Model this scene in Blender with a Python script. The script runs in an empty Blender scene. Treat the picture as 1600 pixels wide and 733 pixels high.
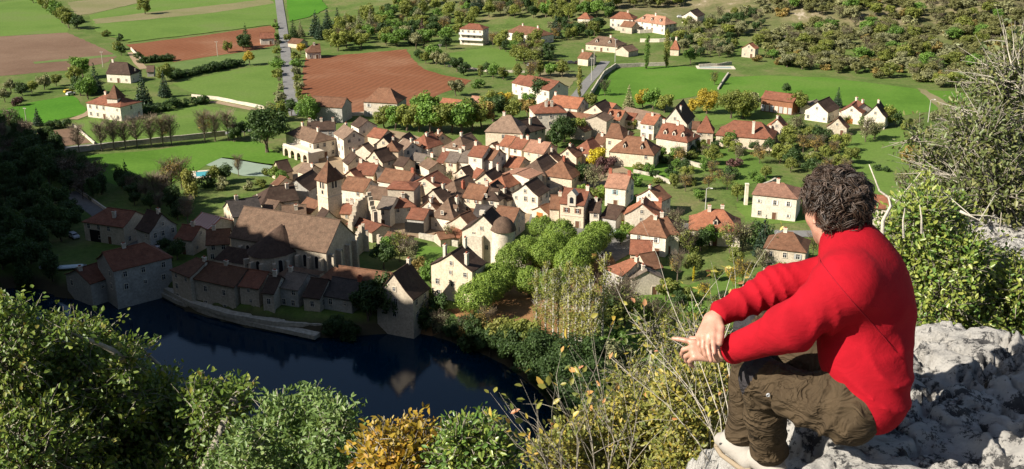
import bpy, bmesh, math, random
import numpy as np
from mathutils import Vector, Matrix, noise as mnoise

rnd = random.Random(7)
C = bpy.context.scene.collection
SC = bpy.context.scene

# ------------------------------------------------------------------ camera, sky, sun, exposure
CAMZ = 100.0
TH = math.radians(19.2)
FPX = 1700.0
camd = bpy.data.cameras.new('camera')
camd.sensor_width = 36.0
camd.lens = 36.0 * FPX / 1600.0
camd.clip_start = 0.1
camd.clip_end = 6000.0
cam = bpy.data.objects.new('camera', camd)
C.objects.link(cam)
cam.location = (0, 0, CAMZ)
cam.rotation_euler = (math.pi / 2 - TH, 0, 0)
SC.camera = cam

SUN_EL = math.radians(36.0)
SUN_PHI = math.radians(25.0)            # how far behind the camera's left side
sdir = Vector((-math.cos(SUN_PHI) * math.cos(SUN_EL), -math.sin(SUN_PHI) * math.cos(SUN_EL), math.sin(SUN_EL)))
world = bpy.data.worlds.new('World')
SC.world = world
world.use_nodes = True
wn = world.node_tree
sky = wn.nodes.new('ShaderNodeTexSky')
sky.sky_type = 'NISHITA'
sky.sun_disc = False
sky.sun_elevation = SUN_EL
sky.sun_rotation = math.atan2(sdir.x, sdir.y)
bg = wn.nodes.get('Background') or wn.nodes.new('ShaderNodeBackground')
wn.links.new(sky.outputs[0], bg.inputs['Color'])
bg.inputs['Strength'].default_value = 0.05
sl = bpy.data.lights.new('sun', 'SUN')
sl.energy = 5.0
sl.angle = math.radians(0.5)
sl.color = (1.0, 0.93, 0.82)
so = bpy.data.objects.new('sun', sl)
C.objects.link(so)
so.rotation_euler = sdir.to_track_quat('Z', 'Y').to_euler()
so.location = (-200, -100, 300)
SC.view_settings.view_transform = 'Standard'
SC.view_settings.look = 'None'
SC.view_settings.exposure = 1.1
SC.view_settings.gamma = 1.0
SC.view_settings.use_curve_mapping = False

# ------------------------------------------------------------------ projection helpers
CT, ST = math.cos(TH), math.sin(TH)

def ray(px, py):
    u = (px - 800.0) / FPX
    v = -(py - 366.5) / FPX
    return Vector((u, CT + v * ST, -ST + v * CT))

def at_plane(px, py, z):
    d = ray(px, py)
    t = (z - CAMZ) / d.z
    return Vector((d.x * t, d.y * t, z))

def at_depth(px, py, zc):
    d = ray(px, py)
    return Vector((0, 0, CAMZ)) + d * zc

def to_px(p):
    q = Vector(p) - Vector((0, 0, CAMZ))
    f = q.y * CT - q.z * ST
    up = q.y * ST + q.z * CT
    return 800 + FPX * q.x / f, 366.5 - FPX * up / f

# ------------------------------------------------------------------ terrain height
def sstep(a, b, x):
    t = np.clip((x - a) / (b - a), 0, 1)
    return t * t * (3 - 2 * t)

WATER = -4.0
RIVER_PX = [(-220, 452), (60, 448), (92, 462), (150, 470), (236, 452), (300, 486), (400, 512), (497, 526), (570, 522), (655, 516),
            (735, 540), (800, 572), (850, 612), (880, 660), (905, 720), (980, 820), (1060, 1000), (750, 1000), (560, 830), (300, 800), (60, 640), (-220, 560)]
RIVER = np.array([at_plane(x, y, WATER)[:2] for x, y in RIVER_PX])

def poly_sd(x, y, P):
    d = np.full(x.shape, 1e9)
    inside = np.zeros(x.shape, bool)
    n = len(P)
    for i in range(n):
        ax, ay = P[i]; bx, by = P[(i + 1) % n]
        ex, ey = bx - ax, by - ay
        t = np.clip(((x - ax) * ex + (y - ay) * ey) / (ex * ex + ey * ey + 1e-9), 0, 1)
        d = np.minimum(d, np.hypot(x - ax - t * ex, y - ay - t * ey))
        c = ((ay > y) != (by > y)) & (x < ex * (y - ay) / (ey + (1e-12 if ey == 0 else 0)) + ax)
        inside ^= c
    return np.where(inside, -d, d)

# cliff edge: x, y, height, horizontal run of the slope
RIDGE = np.array([(420, -160, 92, 110), (60, -22, 97, 110), (6, 3.6, 97.2, 100), (-2, 1.6, 97.2, 100), (-42, 6, 97, 90),
                  (-82, 48, 110, 58), (-112, 106, 112, 50), (-150, 172, 106, 52), (-206, 226, 109, 56), (-300, 336, 106, 60), (-350, 402, 90, 62),
                  (-455, 522, 45, 80), (-582, 702, 25, 100)], float)

def cliff(x, y):
    best = np.full(x.shape, 1e9); sgn = np.ones(x.shape); hh = np.zeros(x.shape); ff = np.ones(x.shape)
    for i in range(len(RIDGE) - 1):
        ax, ay, ah, af = RIDGE[i]; bx, by, bh, bf = RIDGE[i + 1]
        ex, ey = bx - ax, by - ay
        t = np.clip(((x - ax) * ex + (y - ay) * ey) / (ex * ex + ey * ey), 0, 1)
        d = np.hypot(x - ax - t * ex, y - ay - t * ey)
        m = d < best
        cr = ex * (y - ay) - ey * (x - ax)
        best = np.where(m, d, best)
        sgn = np.where(m, np.where(cr > 0, -1.0, 1.0), sgn)
        hh = np.where(m, ah + t * (bh - ah), hh); ff = np.where(m, af + t * (bf - af), ff)
    s = best * sgn / ff
    prof = np.interp(s, [-5, 0, 0.06, 0.2, 0.55, 0.9, 1.1], [1.0, 1.0, 0.92, 0.72, 0.30, 0.04, 0.0])
    return hh * prof

HA = np.array([-67.0, 690.0]); HB = np.array([250.0, 500.0])
HN = np.array([-(HB - HA)[1], (HB - HA)[0]]); HN = HN / np.linalg.norm(HN)
if HN[1] < 0: HN = -HN

def height(x, y):
    x = np.asarray(x, float); y = np.asarray(y, float)
    sd = poly_sd(x, y, RIVER)
    z = -7.0 * (1 - sstep(-3.5, 2.5, sd))
    s = (x - HA[0]) * HN[0] + (y - HA[1]) * HN[1]
    hill = np.where(s > 0, 0.16 * s * s / (s + 40.0), 0.0) * sstep(-260, 40, x)
    hill = hill + np.where(s > 0, 1.0, 0.0) * sstep(20, 120, s) * sstep(-100, 60, x) * (2.2 * np.sin(x * 0.031 + 1.0) * np.cos(y * 0.027) + 1.2 * np.sin(x * 0.07 + y * 0.05))
    z = z + hill
    c = cliff(x, y)
    c = c + np.where((c > 4) & (y > 25), 1.0, 0.0) * (np.sin(x * 0.21) * np.cos(y * 0.17 + x * 0.05) * 1.6)
    return np.where(c > 0.4, np.maximum(z, c), z)

def hz(x, y):
    return float(height(np.array([x]), np.array([y]))[0])

def ground(px, py):
    """the point of the terrain under a pixel of the photograph"""
    d = ray(px, py)
    z = 0.0
    p = at_plane(px, py, 0.0)
    for _ in range(12):
        z2 = hz(p.x, p.y)
        if abs(z2 - z) < 0.02: break
        z = 0.5 * z + 0.5 * z2
        p = at_plane(px, py, z)
    p.z = hz(p.x, p.y)
    return p

# ------------------------------------------------------------------ object helpers
def tag(o, label=None, cat=None, group=None, kind=None):
    if label: o['label'] = label
    if cat: o['category'] = cat
    if group: o['group'] = group
    if kind: o['kind'] = kind
    return o

def link(name, me, parent=None, loc=None, mats=None):
    o = bpy.data.objects.new(name, me)
    C.objects.link(o)
    if parent is not None: o.parent = parent
    if loc is not None: o.location = loc
    if mats is not None and me is not None and len(me.materials) == 0:
        for m in (mats if isinstance(mats, (list, tuple)) else [mats]): me.materials.append(m)
    return o

def empty(name, loc, rz=0.0, label=None, cat=None, group=None):
    o = bpy.data.objects.new(name, None)
    o.empty_display_size = 0.5
    C.objects.link(o)
    o.location = loc; o.rotation_euler = (0, 0, rz)
    return tag(o, label, cat, group)

class MB:
    """collects faces into one mesh; each face has a material slot"""
    def __init__(self): self.v = []; self.f = []; self.m = []; self.smooth = False
    def add(self, vs, fs, mi=0):
        b = len(self.v)
        self.v += [tuple(p) for p in vs]
        self.f += [tuple(i + b for i in f) for f in fs]
        self.m += [mi] * len(fs)
    def box(self, c, s, rz=0.0, mi=0, taper=1.0):
        cx, cy, cz = c; sx, sy, sz = s[0] / 2, s[1] / 2, s[2] / 2
        ca, sa = math.cos(rz), math.sin(rz)
        vs = []
        for z, k in ((-sz, 1.0), (sz, taper)):
            for x, y in ((-sx, -sy), (sx, -sy), (sx, sy), (-sx, sy)):
                x *= k; y *= k
                vs.append((cx + x * ca - y * sa, cy + x * sa + y * ca, cz + z))
        self.add(vs, [(3, 2, 1, 0), (4, 5, 6, 7), (0, 1, 5, 4), (1, 2, 6, 5), (2, 3, 7, 6), (3, 0, 4, 7)], mi)
    def tube(self, pts, rad, n=6, mi=0, cap=True):
        pts = [Vector(p) for p in pts]
        if not isinstance(rad, (list, tuple)): rad = [rad] * len(pts)
        vs = []; fs = []
        up = Vector((0.31, 0.2, 0.93)).normalized()
        for i, p in enumerate(pts):
            d = (pts[min(i + 1, len(pts) - 1)] - pts[max(i - 1, 0)])
            d = d.normalized() if d.length > 1e-9 else Vector((0, 0, 1))
            a = d.cross(up)
            if a.length < 1e-3: a = d.cross(Vector((1, 0, 0)))
            a.normalize(); b = d.cross(a)
            for k in range(n):
                t = 2 * math.pi * k / n
                vs.append(p + (a * math.cos(t) + b * math.sin(t)) * rad[i])
        for i in range(len(pts) - 1):
            for k in range(n):
                k2 = (k + 1) % n
                fs.append((i * n + k, i * n + k2, (i + 1) * n + k2, (i + 1) * n + k))
        if cap:
            fs.append(tuple(range(n))[::-1]); fs.append(tuple((len(pts) - 1) * n + k for k in range(n)))
        self.add(vs, fs, mi)
    def build(self, name, mats, parent=None, loc=None):
        me = bpy.data.meshes.new(name)
        me.from_pydata(self.v, [], self.f)
        for m in (mats if isinstance(mats, (list, tuple)) else [mats]): me.materials.append(m)
        me.polygons.foreach_set('material_index', self.m)
        if self.smooth: me.polygons.foreach_set('use_smooth', [True] * len(self.f))
        me.update()
        return link(name, me, parent, loc)

def np_mesh(name, V, F, smooth=False):
    """V (n,3) array, F (m,k) array of equal-sided faces"""
    me = bpy.data.meshes.new(name)
    V = np.asarray(V, np.float32); F = np.asarray(F, np.int32)
    n, k = F.shape
    me.vertices.add(len(V)); me.vertices.foreach_set('co', V.ravel())
    me.loops.add(n * k); me.loops.foreach_set('vertex_index', F.ravel())
    me.polygons.add(n)
    me.polygons.foreach_set('loop_start', np.arange(0, n * k, k, dtype=np.int32))
    me.polygons.foreach_set('loop_total', np.full(n, k, np.int32))
    if smooth: me.polygons.foreach_set('use_smooth', np.ones(n, bool))
    me.update(calc_edges=True)
    return me

# ------------------------------------------------------------------ materials
def nodes_of(name):
    m = bpy.data.materials.new(name)
    m.use_nodes = True
    nt = m.node_tree
    return m, nt, nt.nodes.get('Principled BSDF')

def ramp(nt, fac, stops):
    r = nt.nodes.new('ShaderNodeValToRGB')
    e = r.color_ramp.elements
    while len(e) < len(stops): e.new(0.5)
    for i, (p, c) in enumerate(stops):
        e[i].position = p; e[i].color = (c[0], c[1], c[2], 1)
    nt.links.new(fac, r.inputs[0])
    return r.outputs[0]

def noise(nt, scale, detail=4, rough=0.6, vec=None, dist=0.0):
    n = nt.nodes.new('ShaderNodeTexNoise')
    n.inputs['Scale'].default_value = scale
    n.inputs['Detail'].default_value = detail
    n.inputs['Roughness'].default_value = rough
    n.inputs['Distortion'].default_value = dist
    if vec is not None: nt.links.new(vec, n.inputs['Vector'])
    return n.outputs[0]

def coords(nt, kind='Object', scale=None):
    t = nt.nodes.new('ShaderNodeTexCoord')
    out = t.outputs[kind]
    if scale:
        mp = nt.nodes.new('ShaderNodeMapping')
        mp.inputs['Scale'].default_value = scale
        nt.links.new(out, mp.inputs['Vector'])
        out = mp.outputs[0]
    return out

def bump(nt, bs, h, strength=0.4, dist=0.1):
    b = nt.nodes.new('ShaderNodeBump')
    b.inputs['Strength'].default_value = strength
    b.inputs['Distance'].default_value = dist
    nt.links.new(h, b.inputs['Height'])
    nt.links.new(b.outputs[0], bs.inputs['Normal'])

def mixc(nt, a, b, fac, mode='MIX'):
    m = nt.nodes.new('ShaderNodeMix')
    m.data_type = 'RGBA'; m.blend_type = mode
    for s, v in ((m.inputs['A'] if False else m.inputs[6], a), (m.inputs[7], b)):
        if isinstance(v, (tuple, list)): s.default_value = (v[0], v[1], v[2], 1)
        else: nt.links.new(v, s)
    if isinstance(fac, (int, float)): m.inputs[0].default_value = fac
    else: nt.links.new(fac, m.inputs[0])
    return m.outputs[2]

def scaled(c, k): return tuple(min(1.0, x * k) for x in c)

def surf(name, c, var=0.3, scale=1.0, rough=0.9, bmp=0.3, bscale=None, c2=None, spread=(0.3, 0.7), space='Object', bdist=0.1, svec=None, objvar=0.0, fine=None):
    """noise-varied opaque surface"""
    m, nt, bs = nodes_of(name)
    co = coords(nt, space, svec)
    n = noise(nt, scale, 6, 0.65, co)
    lo = c2 if c2 else scaled(c, 1 - var)
    col = ramp(nt, n, [(spread[0], lo), (spread[1], c if c2 else scaled(c, 1 + var))])
    if fine:
        f = noise(nt, fine, 4, 0.7, co)
        col = mixc(nt, col, ramp(nt, f, [(0.3, (0.6, 0.6, 0.6)), (0.7, (1.25, 1.25, 1.25))]), 0.8, 'MULTIPLY')
    if objvar:
        oi = nt.nodes.new('ShaderNodeObjectInfo')
        col = mixc(nt, col, ramp(nt, oi.outputs['Random'], [(0, (1 - objvar,) * 3), (1, (1 + objvar, 1 + objvar * 0.8, 1 + objvar * 0.6))]), 1.0, 'MULTIPLY')
    nt.links.new(col, bs.inputs['Base Color'])
    bs.inputs['Roughness'].default_value = rough
    bs.inputs['Specular IOR Level'].default_value = 0.15
    if bmp:
        bump(nt, bs, noise(nt, bscale or scale * 4, 5, 0.7, co), bmp, bdist)
    return m

def leafmat(name, c, c2, scale=0.5, trans=0.36, objvar=0.22, dry=None, tint=None):
    """foliage: two tones broken up by noise, each plant slightly different, a little light through the leaf"""
    m, nt, bs = nodes_of(name)
    co = coords(nt, 'Object')
    n = noise(nt, scale, 3, 0.7, co)
    col = ramp(nt, n, [(0.36, c2), (0.62, c)])
    if dry:
        n2 = noise(nt, scale * 2.3, 4, 0.75, co)
        col = mixc(nt, col, dry, ramp(nt, n2, [(0.56, (0, 0, 0)), (0.68, (0.8, 0.8, 0.8))]))
    oi = nt.nodes.new('ShaderNodeObjectInfo')
    a = tint or ((1 - objvar, 1 - objvar, 1 - objvar), (1 + objvar * 0.85, 1 + objvar * 0.75, 1 + objvar * 0.4))
    col = mixc(nt, col, ramp(nt, oi.outputs['Random'], [(0, a[0]), (1, a[1])]), 1.0, 'MULTIPLY')
    nt.links.new(col, bs.inputs['Base Color'])
    bs.inputs['Roughness'].default_value = 0.55
    bs.inputs['Specular IOR Level'].default_value = 0.25
    tr = nt.nodes.new('ShaderNodeBsdfTranslucent')
    nt.links.new(mixc(nt, col, (1.0, 1.0, 0.35), 0.5, 'MULTIPLY'), tr.inputs['Color'])
    mx = nt.nodes.new('ShaderNodeMixShader')
    mx.inputs[0].default_value = trans
    out = nt.nodes.get('Material Output')
    nt.links.new(bs.outputs[0], mx.inputs[1]); nt.links.new(tr.outputs[0], mx.inputs[2])
    nt.links.new(mx.outputs[0], out.inputs['Surface'])
    return m

M = {}
# walls: limestone and render
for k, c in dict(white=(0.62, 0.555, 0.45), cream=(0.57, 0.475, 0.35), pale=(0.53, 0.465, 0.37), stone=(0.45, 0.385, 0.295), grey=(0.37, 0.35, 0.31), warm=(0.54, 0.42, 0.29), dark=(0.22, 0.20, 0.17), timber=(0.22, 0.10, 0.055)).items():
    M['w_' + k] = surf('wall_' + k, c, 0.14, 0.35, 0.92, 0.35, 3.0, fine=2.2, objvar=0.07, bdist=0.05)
# roofs: flat clay tiles
def roofmat(name, c, var=0.40, lichen=(0.115, 0.098, 0.068), lf=0.35):
    c = (c[0] * .84, c[1] * .77, c[2] * .70)
    m, nt, bs = nodes_of(name)
    co = coords(nt, 'Object')
    n = noise(nt, 0.75, 6, 0.75, co)
    col = ramp(nt, n, [(0.3, scaled(c, 1 - var)), (0.7, scaled(c, 1 + var))])
    n3 = noise(nt, 4.0, 3, 0.8, co)
    col = mixc(nt, col, ramp(nt, n3, [(0.3, (0.6, 0.6, 0.6)), (0.72, (1.35, 1.3, 1.25))]), 0.9, 'MULTIPLY')
    n2 = noise(nt, 0.8, 5, 0.75, co, 0.6)
    col = mixc(nt, col, lichen, ramp(nt, n2, [(0.52, (0, 0, 0)), (0.75, (lf, lf, lf))]))
    oi = nt.nodes.new('ShaderNodeObjectInfo')
    col = mixc(nt, col, ramp(nt, oi.outputs['Random'], [(0, (0.8, 0.78, 0.78)), (1, (1.2, 1.15, 1.1))]), 1.0, 'MULTIPLY')
    nt.links.new(col, bs.inputs['Base Color'])
    bs.inputs['Roughness'].default_value = 0.85
    bs.inputs['Specular IOR Level'].default_value = 0.2
    w = nt.nodes.new('ShaderNodeTexWave')
    w.wave_type = 'BANDS'; w.bands_direction = 'Z'
    w.inputs['Scale'].default_value = 2.2; w.inputs['Distortion'].default_value = 1.2
    nt.links.new(co, w.inputs['Vector'])
    bump(nt, bs, mixc(nt, w.outputs[0], n3, 0.5), 0.5, 0.06)
    return m
for k, c in dict(brown=(0.165, 0.092, 0.060), red=(0.185, 0.083, 0.056), orange=(0.27, 0.122, 0.076), dull=(0.135, 0.098, 0.075), slate=(0.060, 0.058, 0.060), pink=(0.30, 0.18, 0.135), greyb=(0.20, 0.155, 0.125), dark=(0.065, 0.045, 0.036), grey=(0.17, 0.155, 0.14)).items():
    M['r_' + k] = roofmat('roof_tiles_' + k, c)
M['stripe'] = None
M['glass'] = surf('window_glass', (0.018, 0.02, 0.024), 0.2, 1, 0.12, 0)
M['stonetrim'] = surf('pale_stone_trim', (0.50, 0.44, 0.35), 0.12, 2, 0.9, 0.1)
M['sh_brown'] = surf('shutter_brown', (0.16, 0.07, 0.045), 0.15, 2, 0.7, 0)
M['sh_grey'] = surf('shutter_grey', (0.33, 0.33, 0.32), 0.1, 2, 0.7, 0)
M['sh_white'] = surf('shutter_white', (0.6, 0.58, 0.54), 0.08, 2, 0.7, 0)
M['sh_blue'] = surf('shutter_blue', (0.25, 0.36, 0.38), 0.1, 2, 0.7, 0)
M['door_wood'] = surf('door_wood', (0.12, 0.06, 0.035), 0.25, 2, 0.7, 0.1)
M['door_orange'] = surf('door_varnished', (0.33, 0.12, 0.03), 0.2, 2, 0.6, 0.1)
M['brick'] = surf('chimney_brick', (0.30, 0.10, 0.06), 0.2, 3, 0.9, 0.2)
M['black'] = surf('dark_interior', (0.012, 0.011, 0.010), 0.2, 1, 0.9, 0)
M['bark'] = surf('bark', (0.11, 0.085, 0.06), 0.3, 2.5, 0.95, 0.6, 8, svec=(1, 1, 0.25))
M['palebark'] = surf('pale_bark', (0.42, 0.38, 0.31), 0.25, 1.5, 0.9, 0.3, 6)
M['greybark'] = surf('grey_bark', (0.27, 0.24, 0.19), 0.3, 6, 0.9, 0.4, 20)
M['metal'] = surf('grey_metal', (0.35, 0.36, 0.37), 0.08, 2, 0.5, 0)
M['concrete'] = surf('concrete', (0.40, 0.38, 0.34), 0.15, 0.8, 0.9, 0.2, 6)
M['rubber'] = surf('rubber', (0.02, 0.02, 0.02), 0.1, 4, 0.8, 0)
M['drywall'] = surf('dry_stone_wall', (0.38, 0.34, 0.27), 0.35, 1.2, 0.95, 0.6, 5)
# ------------------------------------------------------------------ the ground
def lines(spec):
    out = []
    for a, b, s in spec:
        out += list(np.arange(a, b, s))
    return np.array(out + [spec[-1][1]])
gx = lines([(-900, -420, 30), (-420, -260, 8), (-260, -40, 3.5), (-40, 40, 2.0), (40, 300, 4), (300, 520, 9), (520, 1000, 30)])
gy = lines([(-200, -10, 12), (-10, 60, 2), (60, 150, 4), (150, 300, 3), (300, 560, 6), (560, 900, 9), (900, 1700, 30)])
XX, YY = np.meshgrid(gx, gy)
ZZ = height(XX.ravel(), YY.ravel()).reshape(XX.shape)
V = np.stack([XX.ravel(), YY.ravel(), ZZ.ravel()], 1)
nx, ny = len(gx), len(gy)
ii, jj = np.meshgrid(np.arange(nx - 1), np.arange(ny - 1))
b0 = (jj * nx + ii).ravel()
F = np.stack([b0, b0 + 1, b0 + nx + 1, b0 + nx], 1)

def ground_mat():
    m, nt, bs = nodes_of('valley_ground')
    co = coords(nt, 'Object')
    n = noise(nt, 0.045, 6, 0.7, co)
    col = ramp(nt, n, [(0.30, (0.055, 0.080, 0.020)), (0.46, (0.080, 0.125, 0.028)), (0.58, (0.115, 0.135, 0.045)), (0.72, (0.16, 0.140, 0.068))])
    f = noise(nt, 0.6, 5, 0.75, co)
    col = mixc(nt, col, ramp(nt, f, [(0.3, (0.6, 0.62, 0.6)), (0.7, (1.3, 1.25, 1.2))]), 0.8, 'MULTIPLY')
    sep = nt.nodes.new('ShaderNodeSeparateXYZ'); nt.links.new(co, sep.inputs[0])
    # scrub and bare limestone up the slopes
    mr = nt.nodes.new('ShaderNodeMapRange')
    mr.inputs['From Min'].default_value = 2.0; mr.inputs['From Max'].default_value = 9.0
    nt.links.new(sep.outputs['Z'], mr.inputs['Value'])
    n2 = noise(nt, 0.05, 6, 0.75, co, 0.4)
    scrub = ramp(nt, n2, [(0.34, (0.06, 0.075, 0.026)), (0.48, (0.12, 0.115, 0.05)), (0.60, (0.18, 0.15, 0.085)), (0.66, (0.34, 0.29, 0.22))])
    col = mixc(nt, col, scrub, mr.outputs[0])
    # earth and mud down the bank
    mr2 = nt.nodes.new('ShaderNodeMapRange')
    mr2.inputs['From Min'].default_value = -0.4; mr2.inputs['From Max'].default_value = -2.0
    nt.links.new(sep.outputs['Z'], mr2.inputs['Value'])
    col = mixc(nt, col, (0.06, 0.05, 0.03), mr2.outputs[0])
    nt.links.new(col, bs.inputs['Base Color'])
    bs.inputs['Roughness'].default_value = 0.95
    bs.inputs['Specular IOR Level'].default_value = 0.1
    bump(nt, bs, f, 0.6, 0.5)
    return m
g = link('ground', np_mesh('ground', V, F), mats=ground_mat())
tag(g, 'valley floor of rough grass with wooded slopes around it', 'ground', kind='structure')

def water_mat():
    m, nt, bs = nodes_of('river_water')
    co = coords(nt, 'Object')
    n = noise(nt, 0.02, 3, 0.6, co)
    nt.links.new(ramp(nt, n, [(0.3, (0.0001, 0.012, 0.026)), (0.7, (0.0002, 0.017, 0.036))]), bs.inputs['Base Color'])
    bs.inputs['Roughness'].default_value = 0.07
    bs.inputs['IOR'].default_value = 1.333
    bs.inputs['Specular IOR Level'].default_value = 0.5
    bump(nt, bs, noise(nt, 0.9, 4, 0.6, coords(nt, 'Object', (1, 1.8, 1))), 0.12, 0.08)
    return m
lo, hi = RIVER.min(0) - 12, RIVER.max(0) + 12
mb = MB(); mb.add([(lo[0], lo[1], WATER), (hi[0], lo[1], WATER), (hi[0], hi[1], WATER), (lo[0], hi[1], WATER)], [(0, 1, 2, 3)])
tag(mb.build('river_water', water_mat()), 'dark blue still river bending below the village', 'river', kind='structure')

# ------------------------------------------------------------------ fields, roads, lawns: sheets draped on the ground
def drape(name, px, mat, off=0.04, label=None, cat=None, cell=14.0, world=False):
    pts = [Vector(p) for p in px] if world else [ground(*p) for p in px]
    if not world:                                   # ragged margins
        rr = random.Random(len(px) * 31 + int(px[0][0])); q = []
        for i, p in enumerate(pts):
            e = pts[(i + 1) % len(pts)]; d = e - p; n = max(1, int(d.length / 5.0)); nv = Vector((-d.y, d.x, 0)).normalized()
            for t in range(n): q.append(p.lerp(e, t / n) + nv * (rr.uniform(-.8, .8) if t else 0))
        pts = q
    bm = bmesh.new()
    vs = [bm.verts.new((p.x, p.y, 0)) for p in pts]
    bm.faces.new(vs)
    xs = [p.x for p in pts]; ys = [p.y for p in pts]
    zmax = max(abs(p.z) for p in pts)
    if zmax > 0.3:
        for a in np.arange(math.floor(min(xs) / cell) * cell, max(xs), cell):
            bmesh.ops.bisect_plane(bm, geom=bm.verts[:] + bm.edges[:] + bm.faces[:], plane_co=(a, 0, 0), plane_no=(1, 0, 0))
        for a in np.arange(math.floor(min(ys) / cell) * cell, max(ys), cell):
            bmesh.ops.bisect_plane(bm, geom=bm.verts[:] + bm.edges[:] + bm.faces[:], plane_co=(0, a, 0), plane_no=(0, 1, 0))
    co = np.array([v.co for v in bm.verts])
    z = height(co[:, 0], co[:, 1]) if zmax > 0.3 else np.zeros(len(co))
    for v, q in zip(bm.verts, z): v.co.z = q + off + (0.25 if zmax > 0.3 else 0)
    bmesh.ops.recalc_face_normals(bm, faces=bm.faces)
    for f in bm.faces:
        if f.normal.z < 0: f.normal_flip()
    me = bpy.data.meshes.new(name); bm.to_mesh(me); bm.free()
    o = link(name, me, mats=mat)
    return tag(o, label, cat or name.replace('_', ' '), kind='structure')

def road(name, px, width, mat, off=0.08, label=None):
    """strip of constant width in metres along a line of pixels"""
    pts = [ground(*p) for p in px]
    L = []; R = []
    for i, p in enumerate(pts):
        d = pts[min(i + 1, len(pts) - 1)] - pts[max(i - 1, 0)]
        n = Vector((-d.y, d.x, 0)).normalized() * width / 2
        L.append(p + n); R.append(p - n)
    return drape(name, L + R[::-1], mat, off, label, 'road', world=True)

def fieldmat(name, c1, c2, c3=None, scale=0.03, rowdir=None, rows=0.0, fine=0.7):
    m, nt, bs = nodes_of(name)
    co = coords(nt, 'Object')
    st = [(0.32, c1), (0.68, c2)] if c3 is None else [(0.3, c1), (0.52, c2), (0.7, c3)]
    col = ramp(nt, noise(nt, scale, 5, 0.65, co, 0.3), st)
    f = noise(nt, fine, 5, 0.8, co)
    col = mixc(nt, col, ramp(nt, f, [(0.3, (0.72, 0.74, 0.72)), (0.7, (1.22, 1.2, 1.2))]), 0.8, 'MULTIPLY')
    if rowdir is not None:
        mp = nt.nodes.new('ShaderNodeMapping'); mp.inputs['Rotation'].default_value = (0, 0, rowdir)
        nt.links.new(co, mp.inputs['Vector'])
        w = nt.nodes.new('ShaderNodeTexWave'); w.inputs['Scale'].default_value = rows; w.inputs['Distortion'].default_value = 5.0
        w.inputs['Detail'].default_value = 3; w.inputs['Detail Scale'].default_value = 0.6
        nt.links.new(mp.outputs[0], w.inputs['Vector'])
        col = mixc(nt, col, ramp(nt, w.outputs[0], [(0.1, (0.80, 0.80, 0.80)), (0.9, (1.12, 1.11, 1.10))]), 0.6, 'MULTIPLY')
    nt.links.new(col, bs.inputs['Base Color'])
    bs.inputs['Roughness'].default_value = 0.95; bs.inputs['Specular IOR Level'].default_value = 0.1
    bump(nt, bs, f, 0.5, 0.25)
    return m
FG = fieldmat('bright_grass', (0.054, 0.120, 0.013), (0.078, 0.158, 0.020), (0.100, 0.160, 0.030), 0.025)
FV = fieldmat('vivid_grass', (0.045, 0.135, 0.010), (0.062, 0.165, 0.014), None, 0.03)
FM = fieldmat('meadow_grass', (0.0714, 0.1260, 0.0218), (0.0966, 0.1554, 0.0302), (0.1092, 0.1470, 0.0420), 0.02)
FP = fieldmat('pale_grass', (0.0798, 0.1260, 0.0336), (0.1176, 0.1596, 0.0504), None, 0.04)
FO = fieldmat('stubble', (0.1344, 0.1386, 0.0546), (0.1932, 0.1638, 0.0924), None, 0.03)
FR = fieldmat('red_earth', (0.1470, 0.0554, 0.0260), (0.1722, 0.0706, 0.0353), (0.2100, 0.1050, 0.0605), 0.022, 0.35, 0.10)
FB = fieldmat('brown_earth', (0.1176, 0.0714, 0.0462), (0.1512, 0.0966, 0.0638), (0.1764, 0.1176, 0.0798), 0.02, 0.9, 0.14)
ASPH = fieldmat('old_asphalt', (0.1445, 0.1403, 0.1360), (0.1870, 0.1827, 0.1742), None, 0.08)
ASPD = fieldmat('plaza_asphalt', (0.1275, 0.1190, 0.1105), (0.1700, 0.1615, 0.1487), None, 0.08)
DIRT = fieldmat('bare_dirt', (0.2210, 0.1615, 0.1020), (0.2975, 0.2210, 0.1445), None, 0.07)
LEAFY = fieldmat('leaf_litter', (0.1785, 0.0892, 0.0382), (0.2550, 0.1403, 0.0638), None, 0.10)
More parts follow.
